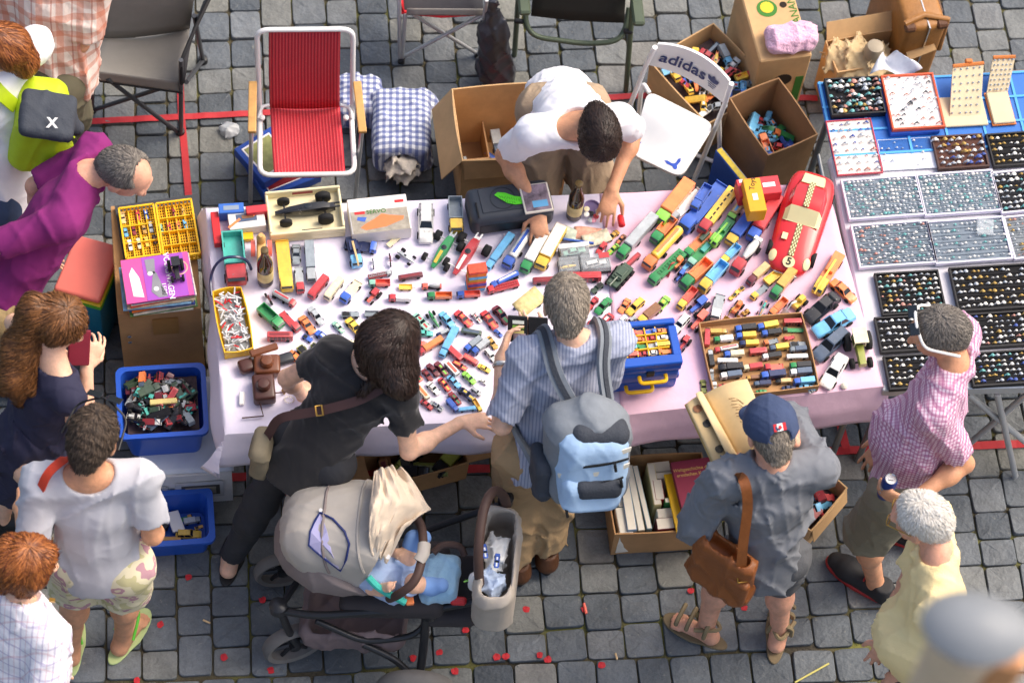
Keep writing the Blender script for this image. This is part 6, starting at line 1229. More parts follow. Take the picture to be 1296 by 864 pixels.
def body(g,res=.006,hands=True,legs=True,foot=True):
    s,gi,f=g.s*.88,g.girth,g.tf; pts=[g.head,g.neck,g.shL,g.shR,g.elL,g.elR,g.wrL,g.wrR,g.pelvis,g.hipL,g.hipR,g.knL,g.knR,g.anL,g.anR,g.toeL,g.toeR]
    lo,hi=bounds(pts,.24); S_=SDF(lo,hi,res)
    up=g.up; waist=g.pelvis+(g.shm-g.pelvis)*.36; chest=g.pelvis+(g.shm-g.pelvis)*.74
    S_.cap(g.hipL,g.hipR,.084*s*gi,None,.04,flat=(g.f,1.1)); S_.cap(g.pelvis,waist,.115*s*gi,.112*s*gi,.05,flat=(f,1.3)); S_.cap(waist,chest,.112*s*gi,.133*s,.05,flat=(f,1.4)); S_.cap(chest,g.shm-up*.03,.128*s,.082*s,.05,flat=(f,1.45))
    S_.cap(g.shL+up*.01,g.shR+up*.01,.055*s,None,.05); S_.cap(g.neck,g.shL,.05*s,.05*s,.03); S_.cap(g.neck,g.shR,.05*s,.05*s,.03)
    for sh,el,wr in ((g.shL,g.elL,g.wrL),(g.shR,g.elR,g.wrR)):
        S_.cap(sh,el,.052*s,.040*s,.025); S_.ell(sh*.55+el*.45,(.05*s,.05*s,.05*s),k=.03); S_.cap(el,wr,.040*s,.027*s,.015); S_.ell(el*.72+wr*.28,(.043*s,)*3,k=.03)
    for hp,kn,an,to,td in ((g.hipL,g.knL,g.anL,g.toeL,g.tdir[0]),(g.hipR,g.knR,g.anR,g.toeR,g.tdir[1])):
        S_.cap(hp,kn,.083*s*gi,.056*s,.04); S_.cap(kn,an,.056*s,.038*s,.02); S_.ell(kn*.7+an*.3-td*.012,(.057*s,.057*s,.075*s),k=.04)
        if foot:
            hl=an-td*.035*s; hl.z=.035; S_.cap(an,hl,.038*s,.036*s,.02); ba=an+td*.1*s; ba.z=.03; S_.cap(hl,ba,.034*s,.036*s,.02,cut=[((0,0,.004),(0,0,-1))]); sd=Vector((-td.y,td.x,0))
            for k in range(5):
                o=(k-2)*.0165*s; S_.cap(ba+sd*o+td*.005,ba+sd*o+td*(.055-.006*abs(k-1.5))*s+V(0,0,-.012),.0125*s,.0095*s,.004)
    H,hf,hr,hu=g.head,g.hf,g.hr,g.hu; R=np.array([[hf.x,hr.x,hu.x],[hf.y,hr.y,hu.y],[hf.z,hr.z,hu.z]])
    h=.93*g.s**.5
    S_.cap(g.neck-up*.02,H-hu*.05-hf*.03,.054*s,.051*s,.025); S_.ell(H+hu*.022*h-hf*.008,(.098*h,.077*h,.094*h),R,.02); S_.ell(H+hf*.028*h-hu*.05*h,(.068*h,.06*h,.075*h),R,.03); S_.ell(H+hf*.062*h-hu*.105*h,(.026*h,.028*h,.02*h),R,.025)
    S_.cap(H+hf*.092*h+hu*.008,H+hf*.112*h-hu*.03*h,.008*h,.0145*h,.012); S_.cap(H+hf*.085*h+hu*.026*h+hr*.035,H+hf*.085*h+hu*.026*h-hr*.035,.012*h,None,.02); S_.cap(H+hf*.084*h-hu*.066*h-hr*.018,H+hf*.084*h-hu*.066*h+hr*.018,.0105*h,None,.01)
    for q in (-1,1):S_.ell(H+hr*q*.08*h-hu*.018*h-hf*.004,(.021*h,.0095*h,.032*h),R,.006); S_.ell(H+hf*.092*h+hr*q*.032*h+hu*.004*h,(.012,.014,.009),R,.004,sub=True)
    if hands:
        for i,(el,wr) in enumerate(((g.elL,g.wrL),(g.elR,g.wrR))):
            d=Vector(g.hand_dir[i]) if g.hand_dir[i] is not None else (wr-el).normalized(); n=Vector(g.palm[i]) if g.palm[i] is not None else V(0,0,-1);
            if abs(n.normalized().dot(d.normalized())) > .95:n=n+g.f*.5
            hand(S_,wr,d,n,g.s*.97,g.curl[i],i == 0)
    S_.half((0,0,.002),(0,0,-1))
    soft('body',S_,g.skin,g.t,g.base)
    EW,EB=M('eye_white','#e9e6e0',rough=.2,var=0),M('eye_dark','#2b2018',rough=.15,var=0)
    for q in (-1,1):
        e=MB().lathe([(.001,-.011),(.0085,-.006),(.0105,0),(.0085,.006),(.001,.011)],12).build('eye',EW,g.t,smooth=True); p=H+hf*.079*h+hr*q*.032*h+hu*.004*h; e.location=p-g.base
        i_=MB().lathe([(.005,0),(.005,.001),(.001,.0015)],10,R=hf.to_track_quat('Z','Y').to_matrix()).build('iris',EB,e); i_.location=hf*.0098
        b_=MB().tube([hr*(-.015)+hf*.083+hu*.027,hf*.088+hu*.031,hr*.015+hf*.083+hu*.027],[.002,.0035,.002],6).build('eyebrow',g.hairmat or EB,g.t,smooth=True); b_.location=H+hr*q*.032*h-hf*.003-g.base
    return S_
def shirt(g,mat,name='shirt',sleeve=.75,hem=-.08,loose=.02,neck=.068,fold=.012,seed=1,res=.0085,collar=False,nfwd=.02,belly=0.0,flare=.0,front_open=None,sl_loose=1.0):
    s,gi,f,up=g.s*.9,g.girth,g.tf,g.up; wL=g.shL+(g.elL-g.shL)*min(sleeve,1); wR=g.shR+(g.elR-g.shR)*min(sleeve,1)
    lo,hi=bounds([g.shL,g.shR,g.elL if sleeve <= 1 else g.wrL,g.elR if sleeve <= 1 else g.wrR,g.pelvis+up*hem,g.neck+up*.06,g.hipL+up*hem,g.hipR+up*hem],.24); S_=SDF(lo,hi,res); L=loose
    waist=g.pelvis+(g.shm-g.pelvis)*.36; chest=g.pelvis+(g.shm-g.pelvis)*.74; bot=g.pelvis+up*(hem-.1)
    S_.cap(bot,g.pelvis,(.125+flare)*s*gi+L,(.125)*s*gi+L,.03,flat=(f,1.2)); S_.cap(g.pelvis,waist,.122*s*gi+L,.118*s*gi+L,.05,flat=(f,1.25)); S_.cap(waist,chest,.118*s*gi+L,.14*s+L,.05,flat=(f,1.35)); S_.cap(chest,g.shm-up*.03,.135*s+L,.088*s+L,.05,flat=(f,1.4))
    if belly:S_.ell(waist+f*.05,(.12+belly,.12+belly,.12+belly),k=.08)
    S_.cap(g.shL+up*.012,g.shR+up*.012,.055*s+L*.8,None,.05); S_.cap(g.neck-up*.02,g.shL+up*.005,.055*s+L*.5,.055*s+L*.6,.03); S_.cap(g.neck-up*.02,g.shR+up*.005,.055*s+L*.5,.055*s+L*.6,.03)
    S_.half(g.pelvis+up*hem,-up)
    for sh,el,wr in ((g.shL,g.elL,g.wrL),(g.shR,g.elR,g.wrR)):
        if sleeve <= 0:continue
        d=(el-sh).normalized(); e=sh+(el-sh)*min(1,sleeve);
        S_.cap(sh,sh+d*((e-sh).length+.03),.052*s+L*.8,(.046*s+L*1.2)*sl_loose,.03,cut=[(e,d)] if sleeve < 1 else None)
        if sleeve > 1:
            d2=(wr-el).normalized(); e2=el+(wr-el)*(sleeve-1); S_.cap(el,e2+d2*.03,.05*s+L,.035*s+L,.03,cut=[(e2,d2)])
    if fold:S_.folds(fold,(13,13,8),seed)
    nc=g.neck+up*.045+g.hf*0+f*nfwd; S_.ell(nc,(neck,neck,neck),k=0,sub=True)
    if collar:
        for q in (-1,1):
            pts=[g.neck-up*.012-f*.062+g.ax*q*.01,g.neck+up*.0-f*.03+g.ax*q*.055,g.neck-up*.012+f*.03+g.ax*q*.062,g.neck-up*.05+f*.085+g.ax*q*.03]
            for a,b_ in zip(pts[:-1],pts[1:]):S_.cap(a+up*.012,b_+up*.012,.012,.013,.006,flat=(up,.55))
    o=soft(name,S_,mat,g.t,g.base); return o
def trousers(g,mat,name='trousers',length=.45,loose=.018,fold=.010,seed=2,res=.0085,rise=.06,end=None):
    """length: share of the leg from hip (0) to ankle (1)"""
    s,gi=g.s*.9,g.girth; lo,hi=bounds([g.pelvis+g.up*rise,g.hipL,g.hipR,g.knL,g.knR]+([g.anL,g.anR] if length > .5 else []),.24); S_=SDF(lo,hi,res); L=loose
    S_.cap(g.hipL,g.hipR,.09*s*gi+L*.55,None,.04,flat=(g.f,1.05)); S_.cap(g.pelvis-g.up*.03,g.pelvis+g.up*rise*1.4,.122*s*gi+L*.5,.118*s*gi+L*.3,.04,flat=(g.tf,1.25)); S_.half(g.pelvis+g.up*rise,g.up)
    for hp,kn,an in ((g.hipL,g.knL,g.anL),(g.hipR,g.knR,g.anR)):
        e=end or (.066*s+L*1.2)
        if length <= .5:
            q=hp+(kn-hp)*(length/.5); d=(kn-hp).normalized(); S_.cap(hp,q+d*.03,.09*s*gi+L*.6,e,.03,cut=[(q,d)])
        else:
            S_.cap(hp,kn,.09*s*gi+L*.6,.062*s+L,.03); S_.ell(kn*.7+an*.3-g.f*.012,(.06*s+L,.06*s+L,.08*s+L),k=.04); q=kn+(an-kn)*((length-.5)/.5); d=(an-kn).normalized(); S_.cap(kn,q+d*.03,.062*s+L,e*.8 if not end else end,.03,cut=[(q,d)])
    if fold:S_.folds(fold,(13,13,9),seed)
    S_.half((0,0,.01),(0,0,-1))
    return soft(name,S_,mat,g.t,g.base)
def hair(g,mat,cuts=(),puff=1.0,extra=(),name='hair',res=.0055,noise_amp=.005,low=-.075,front=.05,tall=0,seed=3,bald=None):
    H,hf,hr,hu=g.head,g.hf,g.hr,g.hu; R=np.array([[hf.x,hr.x,hu.x],[hf.y,hr.y,hu.y],[hf.z,hr.z,hu.z]]); h=.93*g.s**.5
    pts=[H]+[p for e in extra for p in e[:2]]; lo,hi=bounds(pts,.19); S_=SDF(lo,hi,res)
    S_.ell(H+hu*(.024+tall)*h-hf*.010,(.1045*h*puff,.0845*h*puff,(.1)*h*puff+tall),R,.01); S_.cap(H-hf*.055-hu*.02,H-hf*.05-hu*.075,.062*h*puff,.05*h*puff,.03)
    S_.half(H+hf*front+hu*.05,(hf*.72-hu*.69)); S_.half(H+hf*.02-hu*.01+hf*.0,(hf*.8-hu*.35).normalized()) if not extra else None; S_.half(H+hu*low,(-hu*.9+hf*.2).normalized())
    if bald:S_.half(H+hu*bald[0]+hf*bald[1],(hu*bald[2]+hf*bald[3]).normalized())
    for e in extra:S_.cap(e[0],e[1],e[2],e[3],e[4] if len(e) > 4 else .03,flat=e[5] if len(e) > 5 else None)
    for e in (-1,1):S_.ell(H+hr*e*.086*h-hu*.02*h,(.02,.012,.03),R,0,sub=True) if not extra else None
    S_.folds(noise_amp,(70,70,30),seed,.3,'strand') if noise_amp < .0095 else S_.folds(.0042,(95,95,95),seed,.3,'crumple')
    o=soft(name,S_,mat,g.t,g.base); strands(g,o,mat,extra); return o
def strands(g,o,mat,extra,n=3800):
    """thin locks laid over the hair, running down from the crown"""
    me=o.data; nv=len(me.vertices); co=np.zeros(nv*3,np.float32); me.vertices.foreach_get('co',co); co=co.reshape(-1,3); no=np.zeros(nv*3,np.float32); me.vertices.foreach_get('normal',no); no=no.reshape(-1,3)
    r=np.random.default_rng(nv); i=r.integers(0,nv,n); p,nn=co[i],no[i]; cr=np.array(g.head-g.base+g.hu*.12-g.hf*.03)
    d=p-cr; far=np.linalg.norm(d,axis=1) > .17
    if extra:d[far]=np.array((extra[0][1]-extra[0][0]).normalized())*.6+np.array((0,0,-.6))+r.normal(size=(far.sum(),3))*.12
    d=d/np.linalg.norm(d,axis=1)[:,None]+r.normal(size=d.shape)*.13; d -= nn*(d*nn).sum(1)[:,None]; d /= np.linalg.norm(d,axis=1)[:,None]+1e-6; sd=np.cross(nn,d)
    ln=r.uniform(.016,.034,n)*(1.9 if extra else .9); w_=r.uniform(.0009,.0018,n)*(1.3 if extra else 1); rows_=[]; lift=r.uniform(.4,2.6,n)
    for k,(t_,up_) in enumerate(((-.5,.0),(-.15,.0022),(.2,.0026),(.5,.0012))):
        c=p+d*(ln*t_)[:,None]+nn*(up_*lift-.3*(ln*t_)**2/.09)[:,None]; wk=w_*(.5,1,.9,.2)[k]; rows_ += [c-sd*wk[:,None],c+sd*wk[:,None]]
    vs=np.stack(rows_,1).reshape(-1,3); b0=(np.arange(n)*8)[:,None]; fs=np.concatenate([b0+np.array((2*k,2*k+1,2*k+3,2*k+2)) for k in range(3)],0)
    m2=bpy.data.meshes.new('hair_locks'); m2.from_pydata(vs.tolist(),[],fs.tolist()); nm=mat.name+'_locks'
    if nm not in _M:
        q=mat.copy(); q.name=nm; _M[nm]=q; n_,l_,b_=nodes(q); rp=[x for x in n_ if x.type == 'VALTORGB'][0]; l_.new(n_.new('ShaderNodeNewGeometry').outputs['Random Per Island'],rp.inputs[0]); rp.color_ramp.elements[0].position=0; rp.color_ramp.elements[1].position=1
        for x in list(b_.inputs['Normal'].links):l_.remove(x)
    m2.materials.append(_M[nm]); tag(link('hair_locks',m2,o),kind='stuff')
def on_head(g,f=0,r=0,u=0):return g.head+g.hf*f+g.hr*r+g.hu*u-g.base
def shoe(g,side,mat,solem,L=.27,red=None):
    an=(g.anL,g.anR)[side]; td=g.tdir[side]; sd=Vector((-td.y,td.x,0)); hl=an-td*.05; to=an+td*(L-.11); lo,hi=bounds([hl,to,an],.1); S_=SDF(lo,hi,.006)
    for z,r0,nm,mt in ((0,0,'shoe',mat),):
        h2,t2=hl.copy(),to.copy(); h2.z=.05; t2.z=.042; S_.cap(h2,h2+V(0,0,.035)+td*.015,.042,.044,.02); S_.cap(h2,t2-td*.05,.044,.05,.02); S_.cap(t2-td*.06+V(0,0,.004),t2,.05,.036,.02); S_.half((0,0,.022),(0,0,-1)); S_.half((0,0,.11),(0,0,1)); S_.half((an.x,an.y,.012),(0,0,-1))
    so_=soft('shoe',S_,mat,g.t,g.base)
    m=MB(); pl=[]
    for k in range(20):
        a=2*math.pi*k/20; w_=.05 if math.cos(a) > 0 else .043; c=(hl+to)/2; x=math.cos(a); q=c+td*math.copysign(abs(x)**.7,x)*(L/2+.012)+sd*math.sin(a)*w_; pl.append((q.x-g.base.x,q.y-g.base.y))
    m.prism(pl,.003,.028).build('sole',solem,so_,bevel=.005)
    if red:
        for k in range(3):MB().tube([an-g.base+td*(.04+.025*k)+sd*.03+V(0,0,.01-.012*k),an-g.base+td*(.045+.025*k)+V(0,0,.018-.012*k),an-g.base+td*(.04+.025*k)-sd*.03+V(0,0,.01-.012*k)],.004,6).build('lace',red,so_)
def sandal(g,side,mat,strap,L=.27,flip=False,solec=None):
    an=(g.anL,g.anR)[side]; td=g.tdir[side]; sd=Vector((-td.y,td.x,0)); c=an+td*.035*g.s; t=None; pl=[]
    for k in range(24):
        a=2*math.pi*k/24; x=math.cos(a); w_=.048 if x >-.1 else .038; q=c+td*math.copysign(abs(x)**.75,x)*L/2+sd*math.sin(a)*w_; pl.append((q.x-g.base.x,q.y-g.base.y))
    so_=MB().prism(pl,.0,.012).build('sandal',mat,g.t,bevel=.003)
    b0=c-g.base
    if flip:
        tip=b0+td*.075+V(0,0,.03)
        for q in (-1,1):MB().tube(rounded([tip,b0+td*.04+sd*q*.025+V(0,0,.06),b0-td*.03+sd*q*.042+V(0,0,.014)],.03),.006,6).build('strap',strap,so_,smooth=True)
    else:
        for o_,z_ in ((.075,.036),(.03,.054),(-.045,.088)):
            MB().tube(rounded([b0+td*o_+sd*.047+V(0,0,.012),b0+td*o_+sd*.04+V(0,0,z_),b0+td*o_-sd*.04+V(0,0,z_),b0+td*o_-sd*.047+V(0,0,.012)],.03),.009,6).build('strap',strap,so_,smooth=True)
        MB().tube(rounded([b0+td*.0+sd*.05+V(0,0,.05),b0-td*.11+V(0,0,.06),b0+td*.0-sd*.05+V(0,0,.05)],.05),.009,6).build('strap',strap,so_,smooth=True)
def band(g,pts,r,mat,name,n=10,fl=None,parent=None):
    o=MB().tube([Vector(p)-g.base for p in pts],r,n).build(name,mat,parent or g.t,smooth=True); return o
def ribbon(pts,wd,nrm,mat,name,parent=None,base=None,th=.004):
    """flat strap along points; nrm one normal or a list"""
    m=MB(); base=base or V(0,0,0); n_=len(pts); vs=[]
    for i,p in enumerate(pts):
        p=Vector(p); t_=(Vector(pts[min(i+1,n_-1)])-Vector(pts[max(i-1,0)])).normalized(); nn=Vector(nrm[i] if isinstance(nrm,list) else nrm); nn=(nn-t_*nn.dot(t_)).normalized(); s_=t_.cross(nn)*wd/2
        vs += [tuple(p-s_-base-nn*th/2),tuple(p+s_-base-nn*th/2),tuple(p+s_-base+nn*th/2),tuple(p-s_-base+nn*th/2)]
    fs=[(0,3,2,1),(4*n_-4,4*n_-3,4*n_-2,4*n_-1)]
    for i in range(n_-1):
        for k in range(4):fs.append((4*i+k,4*i+(k+1) % 4,4*i+4+(k+1) % 4,4*i+4+k))
    return m.add(vs,fs).build(name,mat,parent,smooth=True)
SK_F,SK_T,SK_R=skin('skin_fair','#e8b99c'),skin('skin_tan','#d39a76'),skin('skin_ruddy','#e0a68a')
H_DK=hairm('hair_dark_brown','#1f1512','#3b2a22'); H_BR=hairm('hair_brown','#4a2c17','#8a5a30'); H_AU=hairm('hair_auburn','#5a2812','#b06a34'); H_GR=hairm('hair_grey','#6e665c','#a89c8c',.7); H_WH=hairm('hair_white','#cfc8bd','#f0ece4',.7); H_BL=hairm('hair_black','#161312','#2e2824'); H_SG=hairm('hair_salt','#55504c','#8d857c',.7); H_CU=hairm('hair_curly','#2a211c','#5e4e40',.7)
VERB='BONES' in globals()
A_=102.0
g=figure('man in blue striped shirt with blue and grey backpack holding a wallet',A_,(690,566,.93),((659,455,1.40),(784,437,1.40)),(717,384,1.60),((634,452,1.22),(694,432,1.20)),((656,706,.08),(692,692,.08)),toes=(105,100),hpitch=32,girth=1.06,skinm=SK_F,hand_dir=(dirv(80)+V(0,0,.25),dirv(160)+V(0,0,.2)),palm=(dirv(10)+V(0,0,.1),dirv(100)+V(0,0,-.2)),curl=(.55,.5),shw=.178,elbow_hint=(dirv(200)*.35+V(0,0,-1),dirv(0)*.3+V(0,0,-1)+dirv(282)*.2))
g.hairmat=H_GR; body(g)
SHB=checked('blue_striped_shirt','#aab0c2',[(0,.012,.38,0,'#6c7698',.6)],rot=(0,0,math.radians(-8)))
shirt(g,SHB,sleeve=.85,hem=-.10,flare=.02,loose=.017,collar=True,neck=.064,seed=4,fold=.014)
KHAKI=M('khaki','#ad916c',rough=.85,var=.1,vs=8,bump=.2); trousers(g,KHAKI,length=.97,loose=.03,end=.07,seed=6,fold=.014)
hair(g,H_GR,puff=.985,noise_amp=.002,front=.045); [shoe(g,k,LEATH_D,BLACK) for k in (0,1)]
WATCHM=M('watch_steel','#d6d4cc',rough=.25,metal=.6); d=(g.elL-g.wrL).normalized(); w_=MB().lathe([(.031,-.008),(.034,0),(.031,.008)],18,g.wrL+d*.03-g.base,d.to_track_quat('Z','Y').to_matrix(),caps=False).build('wristwatch',WATCHM,g.t,smooth=True)
G_BP=g
bc=g.pelvis+(g.shm-g.pelvis)*.45-g.tf*.245+g.ax*.055; up,ax,bf=g.up,g.ax,-g.tf
t=T('backpack','blue and grey backpack with black zips worn by the man in striped shirt','backpack',bc-up*.2)
b0=t.location.copy(); RB=np.array([[ax.x,bf.x,up.x],[ax.y,bf.y,up.y],[ax.z,bf.z,up.z]])
BPG=M('pack_grey','#7a8189',rough=.75,var=.12,vs=20,bump=.3,bs=30); BPB=M('pack_light_blue','#a6c4e4',rough=.7,var=.08,vs=10,bump=.3,bs=25); BPD=M('pack_dark','#3a3f48',rough=.8,var=.15,bump=.3); BPW=M('pack_cream','#d9d4c6',rough=.8)
s=SDF(bc-V(.3,.3,.35),bc+V(.3,.3,.35),.007); s.rbox(bc,(.155,.1,.215),RB,.08,0); s.cap(bc+up*.1-ax*.03,bc+up*.19-ax*.02,.1,.075,.06); s.folds(.007,(12,12,10),2); soft('main_bag',s,BPG,t,b0)
s=SDF(bc-V(.3,.3,.35),bc+V(.3,.3,.35),.007); c2=bc+bf*.05+up*.005; s.rbox(c2,(.13,.085,.19),RB,.075,0); s.folds(.008,(14,14,10),4); soft('front_panel',s,BPB,t,b0)
s=SDF(bc-V(.3,.3,.35),bc+V(.3,.3,.35),.007); c3=bc+bf*.115-up*.085; s.rbox(c3,(.105,.04,.085),RB,.04,0); s.folds(.006,(14,14,10),7); soft('front_pocket',s,BPB,t,b0)
s=SDF(bc-V(.3,.3,.35),bc+V(.3,.3,.35),.007); c3=bc+bf*.122-up*.05+ax*.02; s.rbox(c3,(.09,.04,.045),RB,.035,0); soft('pocket_flap',s,BPD,t,b0)
s=SDF(bc-V(.3,.3,.35),bc+V(.3,.3,.35),.007); s.rbox(bc+up*.165+bf*.03,(.11,.085,.05),RB,.05,0); soft('top_flap',s,BPD,t,b0)
for k,(dz,wd_) in enumerate(((.118,.115),(.03,.128))):ribbon([bc+ax*x+up*(dz-.9*x*x)+bf*(.132-1.9*x*x)-b0 for x in np.linspace(-wd_,wd_,9)],.022,bf,BPW,'trim',t)
for k,dz in enumerate((.085,-.012)):ribbon([bc+ax*x+up*(dz-1.1*x*x)+bf*(.142-1.8*x*x)-b0 for x in np.linspace(-.11,.11,9)],.009,bf,BLACK,'zip',t);
for x,dz in ((.05,.09),(.09,0.0),(-.085,-.12)):MB().tube([bc+ax*x+up*dz+bf*.15-b0,bc+ax*(x+.012)+up*(dz-.04)+bf*.15-b0],.006,6).build('zip_pull',BLACK,t)
s=SDF(bc-V(.35,.3,.35),bc+V(.35,.3,.35),.007); s.rbox(bc-ax*.155-up*.07+bf*.0,(.03,.07,.1),RB,.03,0); s.folds(.006,(20,20,16),9); soft('mesh_pocket',s,BPD,t,b0)
for q in (-1,1):
    sh=(g.shL,g.shR)[(q+1)//2]; top=g.shm+ax*q*.105+up*.092; pts=rounded([bc+up*.17+ax*q*.06-g.tf*-.05,g.shm+ax*q*.085-g.tf*.125+up*.02,top-g.tf*.04,top+g.tf*.05,g.shm+ax*q*.125+g.tf*.14-up*.1,g.pelvis+(g.shm-g.pelvis)*.45+ax*q*.19+g.tf*.03,bc-up*.15+ax*q*.13-bf*.06],.06,5)
    nr=[(p-(g.pelvis+(g.shm-g.pelvis)*.75)) for p in pts]; ribbon([p-b0 for p in pts],.052,nr,BPG,'shoulder_strap',t,th=.014); ribbon([p+n_.normalized()*.009-b0 for p,n_ in zip(pts,nr)][:18],.02,nr[:18],BPD,'strap_webbing',t,th=.005)
wc=(at(646,418,1.24)+at(690,416,1.24))/2; t=T('wallet','open black wallet with cards held by the man with backpack','wallet',wc); WX=dirv(5); WY=(dirv(100)*.75+V(0,0,.66)).normalized(); WZ=WX.cross(WY); RW=Matrix((WX,WY,WZ)).transposed()
for q in (-1,1):MB().box(WX*q*.037,(.072,.098,.008),R=RW).build('leaf',BLACK,t,bevel=.003)
for k,c in enumerate(('#cfd8d2','#7fae4a','#c9c07a')):MB().box(WX*-.035+WY*(.026-.018*k)+WZ*.0055,(.042,.012,.002),R=RW).build('card',M('card_%d' % k,c,rough=.5),t)
MB().box(WX*-.03-WY*.03+WZ*.006,(.045,.03,.002),R=RW).build('photo_card',M('photo_print'),t)
g=figure('dark haired woman in black T-shirt leaning over the toy table',60,(398,566,.90),((418,446,1.25),(510,500,1.22)),(494,434,1.40),((384,500,.80),(584,534,.93)),((291,708,.07),(402,668,.07)),toes=(85,75),s=.95,hyaw=35,hpitch=38,girth=1.02,skinm=SK_F,elbow_hint=(dirv(200)+V(0,0,.3),V(0,0,-1)+dirv(-90)*.6),curl=(.3,.6),shw=.165,hand_dir=(dirv(60),dirv(15)))
g.hairmat=H_DK; body(g)
BLKT=M('black_jersey','#222124',rough=.9,var=.15,vs=10,bump=.25,bs=20,sheen=.2); shirt(g,BLKT,sleeve=.55,hem=-.17,loose=.016,neck=.095,nfwd=-.01,seed=8,fold=.013,flare=.02)
LEG=M('dark_leggings','#333438',rough=.85,var=.12,vs=12); trousers(g,LEG,'leggings',length=.96,loose=.010,end=.047,fold=.004)
H,hf,hr,hu=g.head,g.hf,g.hr,g.hu; nb=g.neck-g.tf*.06
ends=[at(512,492,1.32),at(480,478,1.33),at(500,486,1.36),at(518,470,1.36),at(455,500,1.27)]
hair(g,H_DK,puff=1.05,extra=[(H-hf*.03+hu*.05,ends[0],.085,.035,.04),(H-hf*.06,ends[1],.08,.028,.04),(H-hf*.03+hr*.02,ends[2],.085,.045,.04),(H+hr*.05,ends[3],.06,.03,.03),(ends[1],ends[4],.02,.008,.02),(H+hr*.06+hf*.02,at(520,488,1.31),.045,.02,.03),(H-hr*.06,at(462,466,1.34),.05,.02,.03)],noise_amp=.003,low=-.4)
for k in (0,1):sandal(g,k,BLACK,BLACK,.245,flip=True)
t=T('shoulder_bag','olive shoulder bag with dark brown strap worn by the woman in black','bag',at(330,566,.85)); b0=t.location.copy(); BAGO=M('olive_bag','#7f7560',rough=.8,var=.15)
p=at(331,572,.88); s=SDF(p-V(.15,.15,.2),p+V(.15,.15,.2),.007); s.rbox(p,(.035,.07,.1),None,.03,0); s.folds(.008,(20,20,16),3); soft('pouch',s,BAGO,t,b0)
STR=M('strap_brown','#4a3230',rough=.7); pts=rounded([at(336,556,.95),at(352,528,1.10),at(405,520,1.185),at(455,507,1.26),at(500,482,1.335),at(518,478,1.28),at(515,500,1.15)],.05,4); ribbon([p-b0 for p in pts],.034,V(-.1,-.5,1),STR,'strap',t,th=.005); MB().tube([q-b0 for q in (at(399,514,1.20),at(407,513,1.20),at(409,525,1.20),at(401,526,1.20))],.004,6,True).build('buckle',M('brass','#b8924a',rough=.3,metal=.8),t)
g=figure('seller in white T-shirt and khaki shorts bending over the table',282,(714,134,.90),((776,153,1.19),(682,166,1.19)),(758,172,1.27),((775,240,.86),(681,266,.85)),((742,262,.08),(672,258,.08)),hyaw=285,hpitch=68,skinm=SK_T,curl=(.55,.6),shw=.185,elbow_hint=(FWD*.9+dirv(0)*.25,FWD*.8+dirv(180)*.5),hand_dir=(dirv(262)+V(0,0,-.5),dirv(282)+V(0,0,-.4)),girth=1.0)
g.hairmat=H_DK; body(g)
WTS=M('white_jersey','#eeedf2',rough=.9,var=.03,bump=.2,bs=14); shirt(g,WTS,sleeve=.72,hem=-.2,flare=.035,loose=.018,neck=.085,nfwd=-.015,seed=12,fold=.012)
SND=M('sand_shorts','#a9937a',rough=.85,var=.1,bump=.2); trousers(g,SND,'shorts',length=.46,loose=.03,seed=5,fold=.012); hair(g,H_DK,puff=1.02,noise_amp=.003,front=.07)
[shoe(g,k,LEATH_D,BLACK) for k in (0,1)]
o=MB().lathe([(.012,0),(.014,.01),(.014,.05),(.008,.055)],14).build('red_toy_tube',REDP,smooth=True); o.location=at(785,274,TZ+.03); o.rotation_euler=(1.3,0,.2); tag(o,'small red toy tube under the seller\'s left hand','toy')
g=figure('man in grey shirt and navy cap reading an open book',A_,(966,704,.93),((911,607,1.40),(1041,594,1.40)),(975,545,1.58),((938,588,1.28),(1004,556,1.46)),((893,795,.08),(986,800,.08)),toes=(160,88),hyaw=112,hpitch=38,girth=1.0,skinm=SK_R,shw=.19,curl=(.5,.8),elbow_hint=(dirv(200)*.15+V(0,0,-1),dirv(10)*.3+V(0,0,-1)+dirv(90)*.5),hand_dir=(dirv(75)+V(0,0,.2),dirv(150)+V(0,0,.6)),palm=(V(0,0,1)+dirv(0)*.4,dirv(180)))
g.hairmat=H_GR; body(g)
GSH=M('grey_linen','#777b82',rough=.8,var=.1,vs=8,bump=.35,bs=14); shirt(g,GSH,sleeve=1.4,hem=-.09,loose=.022,collar=True,neck=.066,seed=22,fold=.02,flare=.03)
trousers(g,M('grey_shorts','#5e6064',rough=.85,var=.12,bump=.2),'shorts',length=.5,loose=.010,seed=9)
hair(g,H_GR,puff=.97,noise_amp=.002)
H,hf,hr,hu=g.head,g.hf,g.hr,g.hu; RH=np.array([[hf.x,hr.x,hu.x],[hf.y,hr.y,hu.y],[hf.z,hr.z,hu.z]]); CAPM=M('navy_cap','#3c4a6a',rough=.85,var=.15,vs=14,bump=.25,bs=60)
t=T('baseball_cap','navy baseball cap with red and white flag worn by the reading man','cap',H+hu*.03); b0=t.location.copy()
s=SDF(H-V(.25,.25,.25),H+V(.25,.25,.25),.005); s.ell(H+hu*.03-hf*.006,(.112,.094,.098),RH,0); s.half(H+hu*.012,(-hu*.97+hf*.1).normalized()); s.ell(H-hf*.11+hu*.022,(.03,.04,.028),RH,0,sub=True); s.folds(.003,(30,30,20),2); soft('crown',s,CAPM,t,b0)
s=SDF(H-V(.25,.25,.25),H+V(.25,.25,.25),.005); s.ell(H+hu*.022+hf*.1,(.085,.075,.016),RH,0); s.half(H+hf*.075,-hf); soft('peak',s,CAPM,t,b0)
fl=H-hf*.107+hu*.062; fn_=(-hf*.9+hu*.35).normalized(); fx_=(-hr); fy_=fn_.cross(fx_); FR=Matrix((fx_,fy_,fn_)).transposed()
